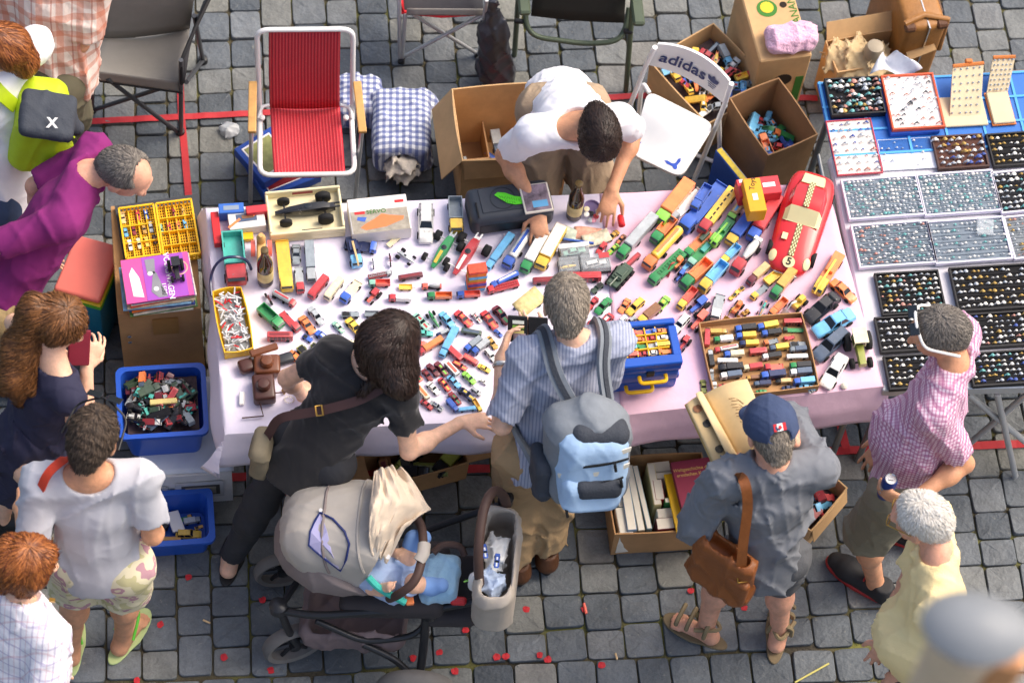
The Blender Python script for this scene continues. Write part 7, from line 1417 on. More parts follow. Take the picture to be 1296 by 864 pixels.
MB().box(fl-b0,(.044,.026,.005),R=FR).build('flag_patch',REDP,t); MB().box(fl+fn_*.001-b0,(.02,.026,.005),R=FR).build('flag_stripe',WHITE,t); MB().prism([(0,.009),(.003,.004),(.008,.003),(.004,-.002),(.004,-.007),(0,-.005),(-.004,-.007),(-.004,-.002),(-.008,.003),(-.003,.004)],0,.001).build('flag_leaf',REDP,t).matrix_local=frame(fl+fn_*.0042-b0,fx_,fy_,fn_)
MB().lathe([(.006,0),(.005,.004),(.001,.005)],10,R=hu.to_track_quat('Z','Y').to_matrix()).build('button',CAPM,t).location=hu*.097-hf*.006
for k in (0,1):sandal(g,k,M('sandal_tan','#7a6a50',rough=.8),M('sandal_strap','#8a7a5c',rough=.8),.28)
band(g,[g.neck+Vector((math.cos(a)*.062,math.sin(a)*.062,.018+.02*math.sin(a))) for a in np.linspace(0,6.28,18)],.003,CHROME,'necklace',6)
PG=M('old_page','#d9bd8c',rough=.8,var=.12,vs=9)
bc0,bc1=at(945,585,1.30),at(915,495,1.34); t=T('open_book','old open book with pictures held by the man in navy cap','book',(bc0+bc1)/2); b0=t.location.copy()
l0,l1,r0,r1,s0,s1=at(908,596,1.31),at(868,512,1.36),at(984,572,1.31),at(945,480,1.38),at(940,590,1.28),at(890,500,1.33)
def page(a,b_,c_,d_,bow,nm,mat,th):
    return MB().grid(lambda u,v:tuple((a*(1-u)+b_*u)*(1-v)+(d_*(1-u)+c_*u)*v+V(0,0,bow*math.sin(math.pi*min(1,u*1.0)))-b0),10,6).build(nm,mat,t,smooth=True,thick=th)
page(s0,l0,l1,s1,.02,'left_pages',PG,.014); page(s0,r0,r1,s1,.025,'right_pages',PG,.014)
page(s0+V(0,0,-.012),l0+V(-.004,0,-.012),l1+V(-.004,.004,-.012),s1+V(0,.004,-.012),.018,'cover',M('book_cover','#c9a466',rough=.7),.004); page(s0+V(0,0,-.012),r0+V(.004,0,-.012),r1+V(.004,.004,-.012),s1+V(0,.004,-.012),.023,'cover',M('book_cover'),.004)
lm_=at(912,545,1.36); s2,s3=s0.lerp(lm_,.0),s1; page(s0+V(0,0,.008),s0.lerp(l0,.55)+V(0,0,.05),s1.lerp(l1,.55)+V(0,0,.05),s1+V(0,0,.008),.02,'lifted_page',M('old_page_b','#e0c797',rough=.8,var=.08),.002)
for (u,v,c) in ((.62,.25,'#4a4438'),(.6,.62,'#3b3a36'),(.68,.85,'#8a5a3a')):
    p=(s0*(1-u)+l0*u)*(1-v)+(s1*(1-u)+l1*u)*v+V(0,0,.02*math.sin(math.pi*u)+.008); MB().lathe([(.016,0),(.016,.0012),(.012,.0015)],14).build('printed_picture',M('pic_'+c[1:],c,rough=.6,var=.5,vs=60),t).location=p-b0
for k in range(9):
    u,v=.5+.03*math.sin(k*2),.45+.04*k; p=(s0*(1-u)+r0*u)*(1-v)+(s1*(1-u)+r1*u)*v+V(0,0,.026+.008); MB().tube([p-b0-V(.02,0,0),p-b0+V(.005,.006,0),p-b0+V(.025,-.004,0)],.0012,4).build('printed_sketch',M('ink_brown','#7a5a34',rough=.8),t)
t=T('shoulder_bag','brown leather satchel hanging from the reading man\'s shoulder','bag',at(905,735,.7)); b0=t.location.copy(); SAT=M('saddle_leather','#8a5026',rough=.5,var=.25,vs=9,bump=.25,bs=40)
p=at(914,716,1.0); xx,yy=dirv(150),dirv(240); s=SDF(p-V(.3,.3,.3),p+V(.3,.3,.3),.007); zz=(V(0,0,1)).normalized(); RS=np.array([[xx.x,yy.x,0],[xx.y,yy.y,0],[0,0,1]])
s.rbox(p,(.12,.045,.15),RS,.04,0); s.cap(p-V(0,0,.1)+xx*-.08,p-V(0,0,.12)+xx*.06,.05,.045,.05); s.rbox(p+V(0,0,.14),(.09,.022,.06),RS,.02,0,sub=True); s.folds(.012,(14,14,12),6); soft('bag',s,SAT,t,b0)
p2=at(930,745,.97); s=SDF(p2-V(.2,.2,.2),p2+V(.2,.2,.2),.006); s.rbox(p2,(.05,.02,.085),RS,.018,0); soft('pocket',s,SAT,t,b0)
pts=rounded([at(937,735,1.06),at(940,690,1.24),at(947,640,1.42),at(944,612,1.515),at(936,600,1.49),at(905,640,1.2),at(893,690,1.0)],.06,5); ribbon([p-b0 for p in pts],.036,[V(.1,-.6,.8)]*len(pts),SAT,'strap',t,th=.006)
MB().tube([q-b0 for q in (at(933,728,1.09),at(944,726,1.09),at(945,735,1.07),at(934,737,1.07))],.004,6,True).build('buckle',M('brass'),t)
g=figure('man in pink checked shirt with white sunglasses on his head holding a can',168,(1146,600,.93),((1190,514,1.39),(1214,446,1.43)),(1188,420,1.60),((1150,636,1.12),(1120,560,1.0)),((1108,737,.08),(1150,672,.08)),toes=(150,160),hyaw=188,hpitch=22,girth=1.12,skinm=SK_T,shw=.18,curl=(.9,.4),elbow_hint=(FWD*.6+dirv(280)*.6,None),hand_dir=(dirv(168)+V(0,0,.1),None),palm=(dirv(85),None))
g.hairmat=H_SG; body(g)
PCH=checked('pink_check_shirt','#e4cddd',[(0,.013,.4,0,'#a35583',.6),(2,.013,.4,0,'#a35583',.6),(1,.013,.4,0,'#a35583',.35)]); shirt(g,PCH,sleeve=.8,hem=-.1,loose=.016,collar=True,neck=.064,seed=31,fold=.014,belly=.025)
trousers(g,M('olive_grey_shorts','#857f6c',rough=.85,var=.1,bump=.25),'shorts',length=.47,loose=.035,seed=19,fold=.014); hair(g,H_SG,puff=1.0,noise_amp=.002,front=.055)
SH_D=M('trainer_black','#2a2a2c',rough=.7,var=.25,vs=25); SH_R=M('trainer_red','#b03030',rough=.6); [shoe(g,k,SH_D,SH_R,.29,SH_R) for k in (0,1)]
H=g.head; t=T('sunglasses','white sunglasses resting on the hair of the man in pink check','sunglasses',H+g.hu*.1); b0=t.location.copy()
MB().tube(rounded([H+g.hr*.094-g.hu*.03-g.hf*.06-b0,H+g.hr*.088+g.hu*.06+g.hf*.05-b0,H+g.hr*.03+g.hu*.118+g.hf*.06-b0,H-g.hr*.03+g.hu*.118+g.hf*.06-b0,H-g.hr*.088+g.hu*.06+g.hf*.05-b0,H-g.hr*.094-g.hu*.03-g.hf*.06-b0],.03,4),.0055,8).build('frame',WHITE,t,smooth=True)
for q in (-1,1):MB().box(H+g.hr*q*.035+g.hu*.112+g.hf*.068-b0,(.05,.035,.006),R=Matrix((g.hr,g.hu.cross(g.hr)*-1,g.hu)).transposed()).build('lens',GLASS,t,bevel=.002)
p=g.wrL+dirv(168)*.085+dirv(85)*.03; t=T('drink_can','blue and silver drink can held by the man in pink check','can',p-V(0,0,.06)); MB().lathe([(.022,0),(.027,.008),(.027,.12),(.022,.13)],20).build('body',M('can_blue','#24408f',rough=.3,metal=.4),t,smooth=True); MB().lathe([(.0215,.13),(.022,.134),(.019,.1305),(.005,.1308)],20).build('top',CHROME,t,smooth=True); MB().lathe([(.0273,.04),(.0273,.085)],20,caps=False).build('band',M('can_silver','#c0c4cc',rough=.3,metal=.6),t)
MB().box((0,0,.1335),(.018,.008,.002)).build('ring_pull',CHROME,t)
g=figure('white haired man in pale yellow polo shirt at the lower right',172,(1172,848,.92),((1186,752,1.40),(1184,688,1.44)),(1164,655,1.58),((1150,856,.98),(1120,810,.95)),((1150,960,.08),(1170,925,.08)),hyaw=165,hpitch=22,girth=1.08,skinm=SK_R,shw=.18,curl=(.4,.4),elbow_hint=(dirv(-10)+V(0,0,-.2),None))
g.hairmat=H_WH; body(g)
YPO=M('pale_yellow_pique','#fbe3a8',rough=.9,var=.04,bump=.3,bs=200); shirt(g,YPO,'polo_shirt',sleeve=.75,hem=-.1,loose=.016,collar=True,neck=.064,seed=41,fold=.013,belly=.03)
trousers(g,M('navy_trousers','#262b3a',rough=.85,var=.1),length=.97,loose=.02,end=.065,seed=8); hair(g,H_WH,puff=1.02,noise_amp=.003,front=.05); [shoe(g,k,LEATH_D,BLACK) for k in (0,1)]
d=(g.elL-g.wrL).normalized(); MB().lathe([(.031,-.012),(.034,0),(.031,.012)],18,g.wrL+d*.03-g.base,d.to_track_quat('Z','Y').to_matrix(),caps=False).build('wristwatch',BLACK,g.t,smooth=True)
H=g.head; t=T('glasses','thin brass glasses worn by the white haired man','glasses',H);
for q in (-1,1):MB().tube([g.hf*.101+g.hr*(q*.032+.02*math.cos(a))+g.hu*(.002+.016*math.sin(a)) for a in np.linspace(0,5.9,12)],.0022,6,True).build('rim',M('brass'),t); MB().tube([g.hf*.099+g.hr*q*.054+g.hu*.006,g.hf*.0+g.hr*q*.079+g.hu*.002],.0022,6).build('temple',M('brass'),t)
g=figure('man in light grey T-shirt and floral shorts reaching into the blue tub',88,(126,706,.93),((41,614,1.42),(186,608,1.42)),(118,553,1.62),((26,640,1.12),(194,668,.93)),((90,818,.07),(156,806,.07)),toes=(98,68),hyaw=80,hpitch=32,girth=1.08,skinm=SK_T,shw=.185,curl=(.5,.5),elbow_hint=(dirv(200)*.3+V(0,0,-1),dirv(282)+dirv(0)*.15),hand_dir=(dirv(60),dirv(120)+V(0,0,-.5)))
g.hairmat=H_CU; body(g)
GT=M('light_grey_jersey','#bdbdc4',rough=.9,var=.05,bump=.25,bs=16); shirt(g,GT,sleeve=.7,hem=-.09,loose=.018,neck=.09,nfwd=-.01,seed=51,fold=.012,flare=.01)
FLO=M('floral_cotton','#d9d0ae',rough=.85,var=0); n,l,b=nodes(FLO); tc=[x for x in n if x.type == 'TEX_COORD'][0]; t3=n.new('ShaderNodeTexNoise'); t3.inputs['Scale'].default_value=11; t3.inputs['Detail'].default_value=2; l.new(tc.outputs['Object'],t3.inputs['Vector']); cr=n.new('ShaderNodeValToRGB'); cr.color_ramp.interpolation='CONSTANT'; e=cr.color_ramp.elements; e[0].position=0; e[0].color=(*S('#c4bd90'),1); e[1].position=.45; e[1].color=(*S('#ddd4b4'),1); q=e.new(.58); q.color=(*S('#b98f98'),1); q=e.new(.66); q.color=(*S('#d9cdb0'),1); l.new(t3.outputs['Fac'],cr.inputs[0]); l.new(cr.outputs[0],b.inputs['Base Color'])
trousers(g,FLO,'shorts',length=.40,loose=.03,seed=29,fold=.010,end=.1); hair(g,H_CU,puff=1.04,noise_amp=.0097,front=.06,seed=8)
LIME=M('lime_foam','#b9c98a',rough=.8); [sandal(g,k,LIME,M('lime_strap','#5fbf3a',rough=.6),.27,flip=True) for k in (0,1)]
H=g.head; t=T('sunglasses','dark sunglasses pushed up on the curly haired man\'s head','sunglasses',H); MB().tube(rounded([g.hr*-.1-g.hu*.0-g.hf*.03,g.hr*-.09+g.hu*.07+g.hf*.06,g.hr*.0+g.hu*.13+g.hf*.06,g.hr*.09+g.hu*.07+g.hf*.06,g.hr*.1-g.hf*.03],.03,4),.004,8).build('frame',BLACK,t,smooth=True)
for q in (-1,1):MB().box(g.hr*q*.035+g.hu*.128+g.hf*.06,(.05,.035,.006),R=Matrix((g.hr,g.hu.cross(g.hr)*-1,g.hu)).transposed()).build('lens',GLASS,t,bevel=.002)
t=T('shoulder_bag','bright orange red bag with strap over the grey T-shirt man\'s shoulder','bag',at(40,665,1.0)); b0=t.location.copy(); ORB=M('orange_red_fabric','#d8452a',rough=.75,var=.12,bump=.2)
p=at(42,655,1.24); s=SDF(p-V(.15,.15,.2),p+V(.15,.15,.2),.007); s.rbox(p,(.035,.06,.09),None,.03,0); s.folds(.01,(20,20,16),3); soft('pouch',s,ORB,t,b0); pts=rounded([at(46,650,1.28),at(50,622,1.47),at(60,598,1.56),at(80,581,1.56),at(95,574,1.45)],.06,5); ribbon([p-b0 for p in pts],.03,V(-.2,-.5,.9),ORB,'strap',t,th=.008)
g=figure('woman with long brown ponytail in navy dress looking at her phone',20,(34,560,.90),((52,440,1.34),(78,492,1.30)),(74,410,1.50),((84,452,1.16),(110,464,1.20)),((2,655,.08),(45,648,.08)),toes=(20,20),s=.94,hyaw=0,hpitch=34,skinm=SK_F,shw=.155,curl=(.7,.7),elbow_hint=(V(0,0,-1)+dirv(90)*.4,V(0,0,-1)+dirv(-80)*.6),hand_dir=(dirv(20)+V(0,0,.3),dirv(70)+V(0,0,.5)),palm=(dirv(-80),dirv(100)))
g.hairmat=H_BR; body(g)
NVD=M('navy_dress','#2c2c44',rough=.85,var=.1,bump=.25,bs=14); s_=shirt(g,NVD,'dress_top',sleeve=0,hem=-.05,loose=.012,neck=.095,seed=61,fold=.009)
lo,hi=bounds([g.pelvis,g.hipL,g.hipR,g.knL,g.knR],.3); s=SDF(lo,hi,.009); mid=(g.knL+g.knR)/2; s.cap(g.pelvis+g.up*.08,mid,.125,.2,.02,cut=[(g.pelvis+(mid-g.pelvis)*.68,(mid-g.pelvis).normalized())]); s.folds(.022,(16,16,4),5); soft('dress_skirt',s,NVD,g.t,g.base)
H,hf,hr,hu=g.head,g.hf,g.hr,g.hu; bk_=H-hf*.1+hu*.02
hair(g,H_BR,puff=1.05,extra=[(H-hf*.02+hu*.03,bk_,.09,.06,.03),(bk_-hf*.01,at(28,440,1.42),.05,.065,.03),(at(28,440,1.42),at(18,478,1.34),.065,.055,.03),(at(24,450,1.40),at(40,492,1.30),.05,.03,.03),(at(18,478,1.34),at(24,508,1.22),.05,.02,.03),(at(22,455,1.38),at(2,492,1.3),.05,.025,.03)],noise_amp=.005,low=-.3,seed=6)
MB().lathe([(.05,-.012),(.055,0),(.05,.012)],14,R=(-hf).to_track_quat('Z','Y').to_matrix(),caps=False).build('hair_tie',BLACK,g.t,smooth=True).location=bk_+hf*.0-g.base
[shoe(g,k,BLACK,BLACK,.24) for k in (0,1)]
pc=at(100,440,1.29); t=T('phone','maroon phone case held by the ponytail woman','phone',pc); MB().box((0,0,0),(.078,.012,.135),R=Matrix.Rotation(math.radians(25),3,'Z')@Matrix.Rotation(math.radians(-38),3,'X')@Matrix.Rotation(.25,3,'Y')).build('case',M('maroon_leather','#7a1f30',rough=.4),t,bevel=.005,seg=2)
g=figure('balding man in purple polo shirt leaning in from the left',345,(8,362,.95),((108,206,1.34),(80,270,1.36)),(160,219,1.44),((60,300,.92),(-30,332,1.04)),((-10,470,.08),(35,458,.08)),toes=(345,345),hyaw=342,hpitch=40,skinm=SK_R,girth=1.12,shw=.185,curl=(.4,.4),elbow_hint=(dirv(180)+V(0,0,.3),dirv(200)+V(0,0,-.3)))
g.hairmat=H_SG; body(g)
PUR=M('purple_pique','#82246a',rough=.9,var=.07,bump=.25,bs=18); shirt(g,PUR,'polo_shirt',sleeve=.85,hem=-.02,loose=.018,collar=True,neck=.066,seed=71,fold=.008)
trousers(g,M('beige_chinos','#b59a6c',rough=.85,var=.1,bump=.2),length=.97,loose=.03,end=.07,seed=77,fold=.014); hair(g,H_SG,puff=.985,noise_amp=.002,front=.03,bald=(.085,.0,.75,.62)); [shoe(g,k,LEATH_D,BLACK) for k in (0,1)]
g=figure('red haired person in white T-shirt carrying a lime backpack',190,(-5,240,.92),((-12,112,1.38),(32,70,1.40)),(-6,62,1.54),((-40,190,.9),(-20,120,.9)),((-20,345,.08),(-8,330,.08)),s=.95,hpitch=15,skinm=SK_F,shw=.165,girth=1.1)
g.hairmat=H_AU; body(g); shirt(g,WTS,sleeve=.7,hem=-.12,loose=.022,neck=.08,seed=81,fold=.008); trousers(g,M('denim','#33425f',rough=.9,var=.15,vs=30),length=.96,loose=.02,seed=82); hair(g,H_AU,puff=1.06,noise_amp=.004,extra=[(g.head-g.hf*.06,g.head-g.hf*.07-g.hu*.1,.075,.06,.03)],low=-.16); [shoe(g,k,BLACK,BLACK,.24) for k in (0,1)]
bc=at(48,158,1.24); t=T('backpack','lime green backpack with dark grey flap worn by the person in white','backpack',bc-V(0,0,.18)); b0=t.location.copy(); LIM=M('lime_nylon','#b8cf1c',rough=.6,var=.08,bump=.3,bs=20); xx,yy=dirv(8),dirv(98)
tl=Matrix.Rotation(math.radians(-30),3,dirv(98)); RB=np.array((Matrix((xx,yy,V(0,0,1))).transposed()@Matrix.Rotation(.25,3,'Y')))
s=SDF(bc-V(.3,.3,.3),bc+V(.3,.3,.3),.007); s.rbox(bc,(.095,.135,.16),RB,.06,0); s.rbox(bc+V(.07,-.02,-.04),(.06,.12,.11),RB,.05,.03); s.folds(.007,(14,14,10),3); soft('main_bag',s,LIM,t,b0)
fc=at(60,146,1.43); s=SDF(fc-V(.2,.2,.2),fc+V(.2,.2,.2),.006); s.rbox(fc,(.1,.1,.028),RB,.025,0); s.cap(fc+xx*.04-V(0,0,.02),fc+xx*.1-V(0,0,.08),.05,.03,.03); s.folds(.006,(18,18,14),5); soft('top_flap',s,BPD,t,b0)
text_obj('X',.05,WHITE,t,frame(at(66,156,1.475)-b0,xx,(yy*.8+V(0,0,.5)),(V(0,0,1)-yy*.5+xx*.2)),name='emblem',bold=.002)
ribbon([q-b0 for q in rounded([at(70,165,1.36),at(84,173,1.32),at(98,185,1.24)],.05)],.03,V(.3,-.4,.8),BLACK,'buckle_strap',t); ribbon([q-b0 for q in rounded([at(20,135,1.35),at(0,118,1.43),at(-14,100,1.45)],.05)],.05,V(0,-.3,1),LIM,'shoulder_strap',t,th=.012); ribbon([q-b0 for q in rounded([at(30,165,1.2),at(10,175,1.15),at(-10,170,1.1)],.05)],.03,V(0,-.5,.8),BLACK,'waist_strap',t,th=.006)
g=figure('person in peach plaid shirt cut off at the top left corner',10,(72,78,.92),((30,-30,1.38),(104,-22,1.36)),(66,-78,1.58),((10,60,.85),(80,98,.88)),((80,178,.08),(104,190,.08)),s=.97,hpitch=20,skinm=SK_T,girth=1.2,shw=.19,curl=(.5,.5),toes=(20,20))
g.hairmat=H_GR; body(g); PLD=checked('peach_plaid','#ead9cf',[(0,.075,.35,0,'#c9663c',.45),(2,.075,.35,0,'#c9663c',.45),(1,.075,.3,.02,'#c9663c',.3),(0,.075,.08,.02,'#a8442a',.5)]); shirt(g,PLD,sleeve=.85,hem=-.12,loose=.03,collar=True,seed=91,fold=.016,belly=.04); trousers(g,M('olive_shorts','#5f5a48',rough=.85,var=.1),'shorts',length=.5,loose=.03); hair(g,H_GR); [sandal(g,k,BLACK,BLACK,.26) for k in (0,1)]
g=figure('auburn haired woman in white checked shirt at the lower left corner',35,(22,884,.88),((4,752,1.30),(44,796,1.27)),(36,712,1.48),((60,850,.95),(62,872,.92)),((0,985,.08),(40,990,.08)),s=.94,hyaw=20,hpitch=22,skinm=SK_F,girth=1.12,shw=.165)
g.hairmat=H_AU; body(g); WCH=checked('white_lilac_check','#e9e6ec',[(0,.04,.14,0,'#8f86b0',.45),(2,.04,.14,0,'#8f86b0',.45),(1,.04,.12,.01,'#c9a0a8',.4),(0,.04,.1,.02,'#c9a0a8',.4)]); shirt(g,WCH,sleeve=.85,hem=-.14,loose=.03,collar=True,seed=95,fold=.016,belly=.03); trousers(g,M('denim'),length=.96,loose=.02); hair(g,H_AU,puff=1.08,noise_amp=.005,extra=[(g.head-g.hf*.05+g.hu*.02,g.head-g.hf*.07-g.hu*.07,.085,.07,.03),(g.head+g.hr*.05,g.head+g.hr*.06-g.hu*.06,.05,.035,.03)],low=-.13,seed=4); [shoe(g,k,BLACK,BLACK,.24) for k in (0,1)]
ribbon([q-g.base for q in rounded([at(-6,775,1.30),at(12,768,1.36),at(28,764,1.40)],.05)],.016,V(0,-.4,1),M('beige_strap','#b8a084',rough=.7),'bag_strap',g.t); MB().box(at(66,759,1.39)-g.base,(.02,.012,.012)).build('shoulder_tab',M('brass'),g.t)
for nm_,a_,b_ in (('blue_striped_shirt',6,.5),('khaki',6,.6),('black_jersey',6,.6),('white_jersey',6,.45),('sand_shorts',7,.5),('grey_linen',7,.8),('grey_shorts',7,.5),('pink_check_shirt',6,.5),('olive_grey_shorts',7,.5),('pale_yellow_pique',5,.4),('navy_trousers',6,.4),('light_grey_jersey',5,.45),('floral_cotton',7,.5),('navy_dress',7,.6),('purple_pique',5,.5),('beige_chinos',6,.6),('peach_plaid',6,.5),('white_lilac_check',6,.5),('dark_leggings',9,.25)):wrinkle(M(nm_),a_*1.3,b_*1.2)
e1,e2,ez=dirv(2),dirv(92),V(0,0,1)
base=at(470,790,0); base.z=0; t=T('stroller','baby stroller with beige hood, brown handle and black frame','stroller',base,0)
HOOD=wrinkle(M('hood_beige','#b0aaa2',rough=.85,var=.06,vs=6,bump=.25,bs=14),5,.5); HOOD_D=wrinkle(M('hood_grey','#857a78',rough=.85,var=.08,bump=.25,bs=14),5,.5); BRN=M('brown_grip','#4f3b34',rough=.6,var=.15); FRM=M('black_frame','#303134',rough=.3,metal=.3,var=.1); MESHW=M('lilac_mesh','#a9a6cc',rough=.8)
hc=at(436,674,.71); RS=np.array([[e1.x,e2.x,0],[e1.y,e2.y,0],[0,0,1]]); ti=np.array(Matrix.Rotation(math.radians(-14),3,e2)); RS=ti@RS
s=SDF(hc-V(.42,.4,.3),hc+V(.42,.4,.42),.008); s.rbox(hc-ez*.01,(.225,.175,.2),RS,.14,0); s.half(hc+e1*.12+ez*.05,(e1*.93-ez*.3).normalized()); s.half(hc-ez*.06+e1*-.1,(-ez*.9-e1*.35).normalized()); s.folds(.008,(7,16,9),12); s.rbox(hc-ez*.01,(.203,.153,.178),RS,.12,0,sub=True); HD=soft('hood',s,HOOD,t,base)
s=SDF(hc-V(.42,.4,.35),hc+V(.42,.4,.42),.008); s.ell(hc-ez*.07-e1*.0,(.262,.205,.205),RS,0); s.half(hc+e1*-.015-ez*.02,(e1*.55+ez*.85).normalized()); s.half(hc-ez*.21,-ez); s.folds(.008,(8,14,9),14); soft('carrycot',s,HOOD_D,t,base)
for k,(o_,sc) in enumerate(((.10,1.0),(-.03,1.0))):
    pts=[hc+Vector(RS@np.array((o_,.5*math.cos(a),.5*math.sin(a)))) for a in np.linspace(.25,math.pi-.25,22)]; cc_=hc+Vector(RS@np.array((o_,0,-.03)))-base; pts=[HD.ray_cast(p-base,(cc_-(p-base)).normalized())[1] for p in pts]; MB().tube(pts,.006,6).build('hood_seam',HOOD_D if k else HOOD,t,smooth=True)
wc_=[at(391,691,.86),at(405,649,.99),at(428,668,.985),at(441,692,.95),at(431,722,.85)]
def onhood(px,py,k=1.012):
    d=(FWD*FPX+RIGHT*(px-648)-UP*(py-432)).normalized(); ok,p,n_,i_=HD.ray_cast(CAM-base,d); p=p+base if ok else hc
    return p-d*(.004+(k-1.012)*.3)
out=[(405,648),(421,656),(436,672),(442,688),(438,708),(431,722),(415,710),(400,698),(391,690),(393,672),(399,658)]
MB().tube([onhood(*p)-base for p in out],.0045,6,True).build('window_zip',M('navy_print'),t,smooth=True)
half=[(405,650),(393,672),(392,689),(404,700),(429,719),(420,700),(414,672),(408,655)]; m=MB(); q=[onhood(*p,1.018)-base for p in half]; c0=onhood(405,685,1.02)-base; m.add([tuple(c0)]+[tuple(x) for x in q],[(0,i+1,(i+1) % len(q)+1) for i in range(len(q))]); m.build('window_mesh',MESHW,t,thick=.002)
MB().lathe([(.007,0),(.007,.004)],10,R=Matrix.Rotation(.6,3,'X')).build('snap',WHITE,t).location=onhood(406,645,1.03)-base; MB().lathe([(.009,0),(.009,.004)],10,R=Matrix.Rotation(.6,3,'X')).build('snap',WHITE,t).location=at(491,704,.80)-base
sc_=at(520,735,.50); s=SDF(sc_-V(.35,.3,.2),sc_+V(.35,.3,.3),.009); s.rbox(sc_-e1*.06,(.2,.15,.05),RS,.04,0); s.rbox(sc_+e1*.16-ez*.05,(.1,.14,.04),RS,.03,.03); soft('seat',s,M('seat_charcoal','#3a3638',rough=.85),t,base)
MB().tube([p-base for p in rounded([at(493,757,.62),at(505,752,.74),at(527,735,.80),at(536,700,.82),at(535,668,.80),at(527,655,.68)],.08,6)],.017,10).build('bumper_bar',BRN,t,smooth=True)
MB().tube([p-base for p in (at(530,710,.815),at(536,700,.825),at(537,688,.825))],.024,10).build('bar_cover',HOOD,t,smooth=True)
MB().tube([p-base for p in rounded([at(548,699,.66),at(560,688,.67),at(583,690,.66),at(588,703,.64)],.05)],.014,8).build('footrest_bar',BRN,t,smooth=True)
hb=rounded([at(614,765,.62),at(606,735,.82),at(605,690,.97),at(612,640,1.02),at(625,618,1.0),at(638,626,.92),at(641,640,.82)],.08,6); MB().tube([p-base for p in hb],.018,12).build('handle',BRN,t,smooth=True)
for pts,r in (([at(352,772,.42),at(400,779,.46),at(470,774,.5),at(540,772,.52),at(616,758,.6)],.016),([at(515,680,.5),at(570,660,.56),at(640,636,.66)],.014),([at(460,815,.3),at(500,833,.25),at(525,858,.18)],.014),([at(540,770,.5),at(536,820,.3),at(531,855,.18)],.017),([at(356,775,.42),at(366,800,.25),at(376,815,.14)],.016),([at(400,785,.4),at(460,812,.32),at(525,805,.34),at(545,780,.42)],.013),([at(352,772,.42),at(390,715,.4),at(430,690,.4)],.014),([at(520,700,.42),at(545,780,.45)],.014)):MB().tube([p-base for p in rounded(pts,.06)],r,10).build('frame_bar',FRM,t,smooth=True)
for p,r in ((at(352,768,.44),.034),(at(619,762,.61),.03),(at(640,632,.68),.03),(at(543,775,.5),.03)):MB().lathe([(r*.6,-.03),(r,-.02),(r,.02),(r*.6,.03)],14,p-base).build('hinge',FRM,t,smooth=True)
def wheel_(px,py,r,wd,yaw,name='wheel'):
    c=at(px,py,r); w_=T('x',None,None); bpy.data.objects.remove(w_); R=Matrix.Rotation(math.radians(yaw),3,'Z')@Matrix.Rotation(math.pi/2,3,'X')
    ty=MB().lathe([(r*.78,-wd*.4),(r*.92,-wd*.5),(r,-wd*.25),(r,wd*.25),(r*.92,wd*.5),(r*.78,wd*.4),(r*.78,-wd*.4)],32,R=R,caps=False).build(name,M('stroller_tyre','#6e6b68',rough=.85,var=.15),t,smooth=True); ty.location=c-base
    m=MB()
    for k in range(6):
        a=k*math.pi/3; m.tube([R@V(.02*math.cos(a),.02*math.sin(a),0),R@V(r*.8*math.cos(a),r*.8*math.sin(a),0)],[.012,.008],6)
    m.build('spokes',FRM,ty); MB().lathe([(.012,-wd*.6),(.024,-wd*.5),(.024,wd*.5),(.012,wd*.6)],14,R=R).build('hub',FRM,ty,smooth=True)
    return c
wheel_(372,813,.125,.055,28); wheel_(358,720,.115,.05,20); wheel_(527,874,.155,.06,4); wheel_(545,740,.15,.055,4)
s=SDF(at(470,800,.3)-V(.4,.4,.3),at(470,800,.3)+V(.4,.4,.3),.009); bk0=at(450,770,.25); s.rbox(bk0,(.2,.15,.09),RS,.05,0); s.rbox(bk0+ez*.08,(.18,.13,.09),RS,.04,0,sub=True); s.folds(.012,(12,12,8),4); soft('storage_basket',s,M('basket_mauve','#7a6a6a',rough=.85),t,base)
MB().tube([p-base for p in rounded([at(466,730,.72),at(480,745,.70),at(513,762,.66)],.05)],.014,8).build('harness_strap',M('teal_strap','#3fb8a8',rough=.6),t,smooth=True)
MB().box(at(518,757,.62)-base,(.03,.05,.02),.3).build('orange_tag',tm('orange'),t,bevel=.004); MB().box(at(580,760,.6)-base,(.06,.03,.03),.1).build('red_trim',REDP,t,bevel=.008)
CRM=M('muslin','#d8c6b0',rough=.9,var=.06,bump=.4,bs=18,sheen=.2)
le=[at(474,596,.99),at(468,640,1.0),at(467,680,.94),at(470,705,.84)]; re_=[at(508,593,.93),at(546,646,.85),at(512,672,.85),at(489,709,.78)]; mu0=at(500,650,.9)
def mfn(u,v):
    k=min(int(v*3),2); f_=v*3-k; a=le[k].lerp(le[k+1],f_); b_=re_[k].lerp(re_[k+1],f_); p=a.lerp(b_,u); return tuple(p-mu0+ez*(.03*math.sin(math.pi*u)+.05*noise.noise((u*3.2+v*2,v*1.6,2))+.03*noise.noise((u*7-v*3,v*3,5))+.012*noise.noise((u*15,v*9,8))))
o=MB().grid(mfn,36,40).build('muslin_cloth',CRM,smooth=True,thick=.004); o.location=mu0; wrinkle(CRM,8,.5); tag(o,'cream muslin cloth draped over the front edge of the stroller hood','cloth')
BLK_=M('baby_blue_fleece','#9cc6e2',rough=.95,var=.06,bump=.5,bs=60,sheen=.4); p=at(556,732,.60); s=SDF(p-V(.2,.2,.15),p+V(.2,.2,.15),.007); s.rbox(p,(.075,.095,.035),RS,.03,0); s.rbox(p+e1*.01+ez*.02,(.065,.085,.03),RS,.025,.01); s.folds(.012,(18,18,14),5); o=soft('baby_blanket',s,BLK_,off=p); o.location=p; tag(o,'light blue fleece blanket folded on the stroller footrest','blanket')
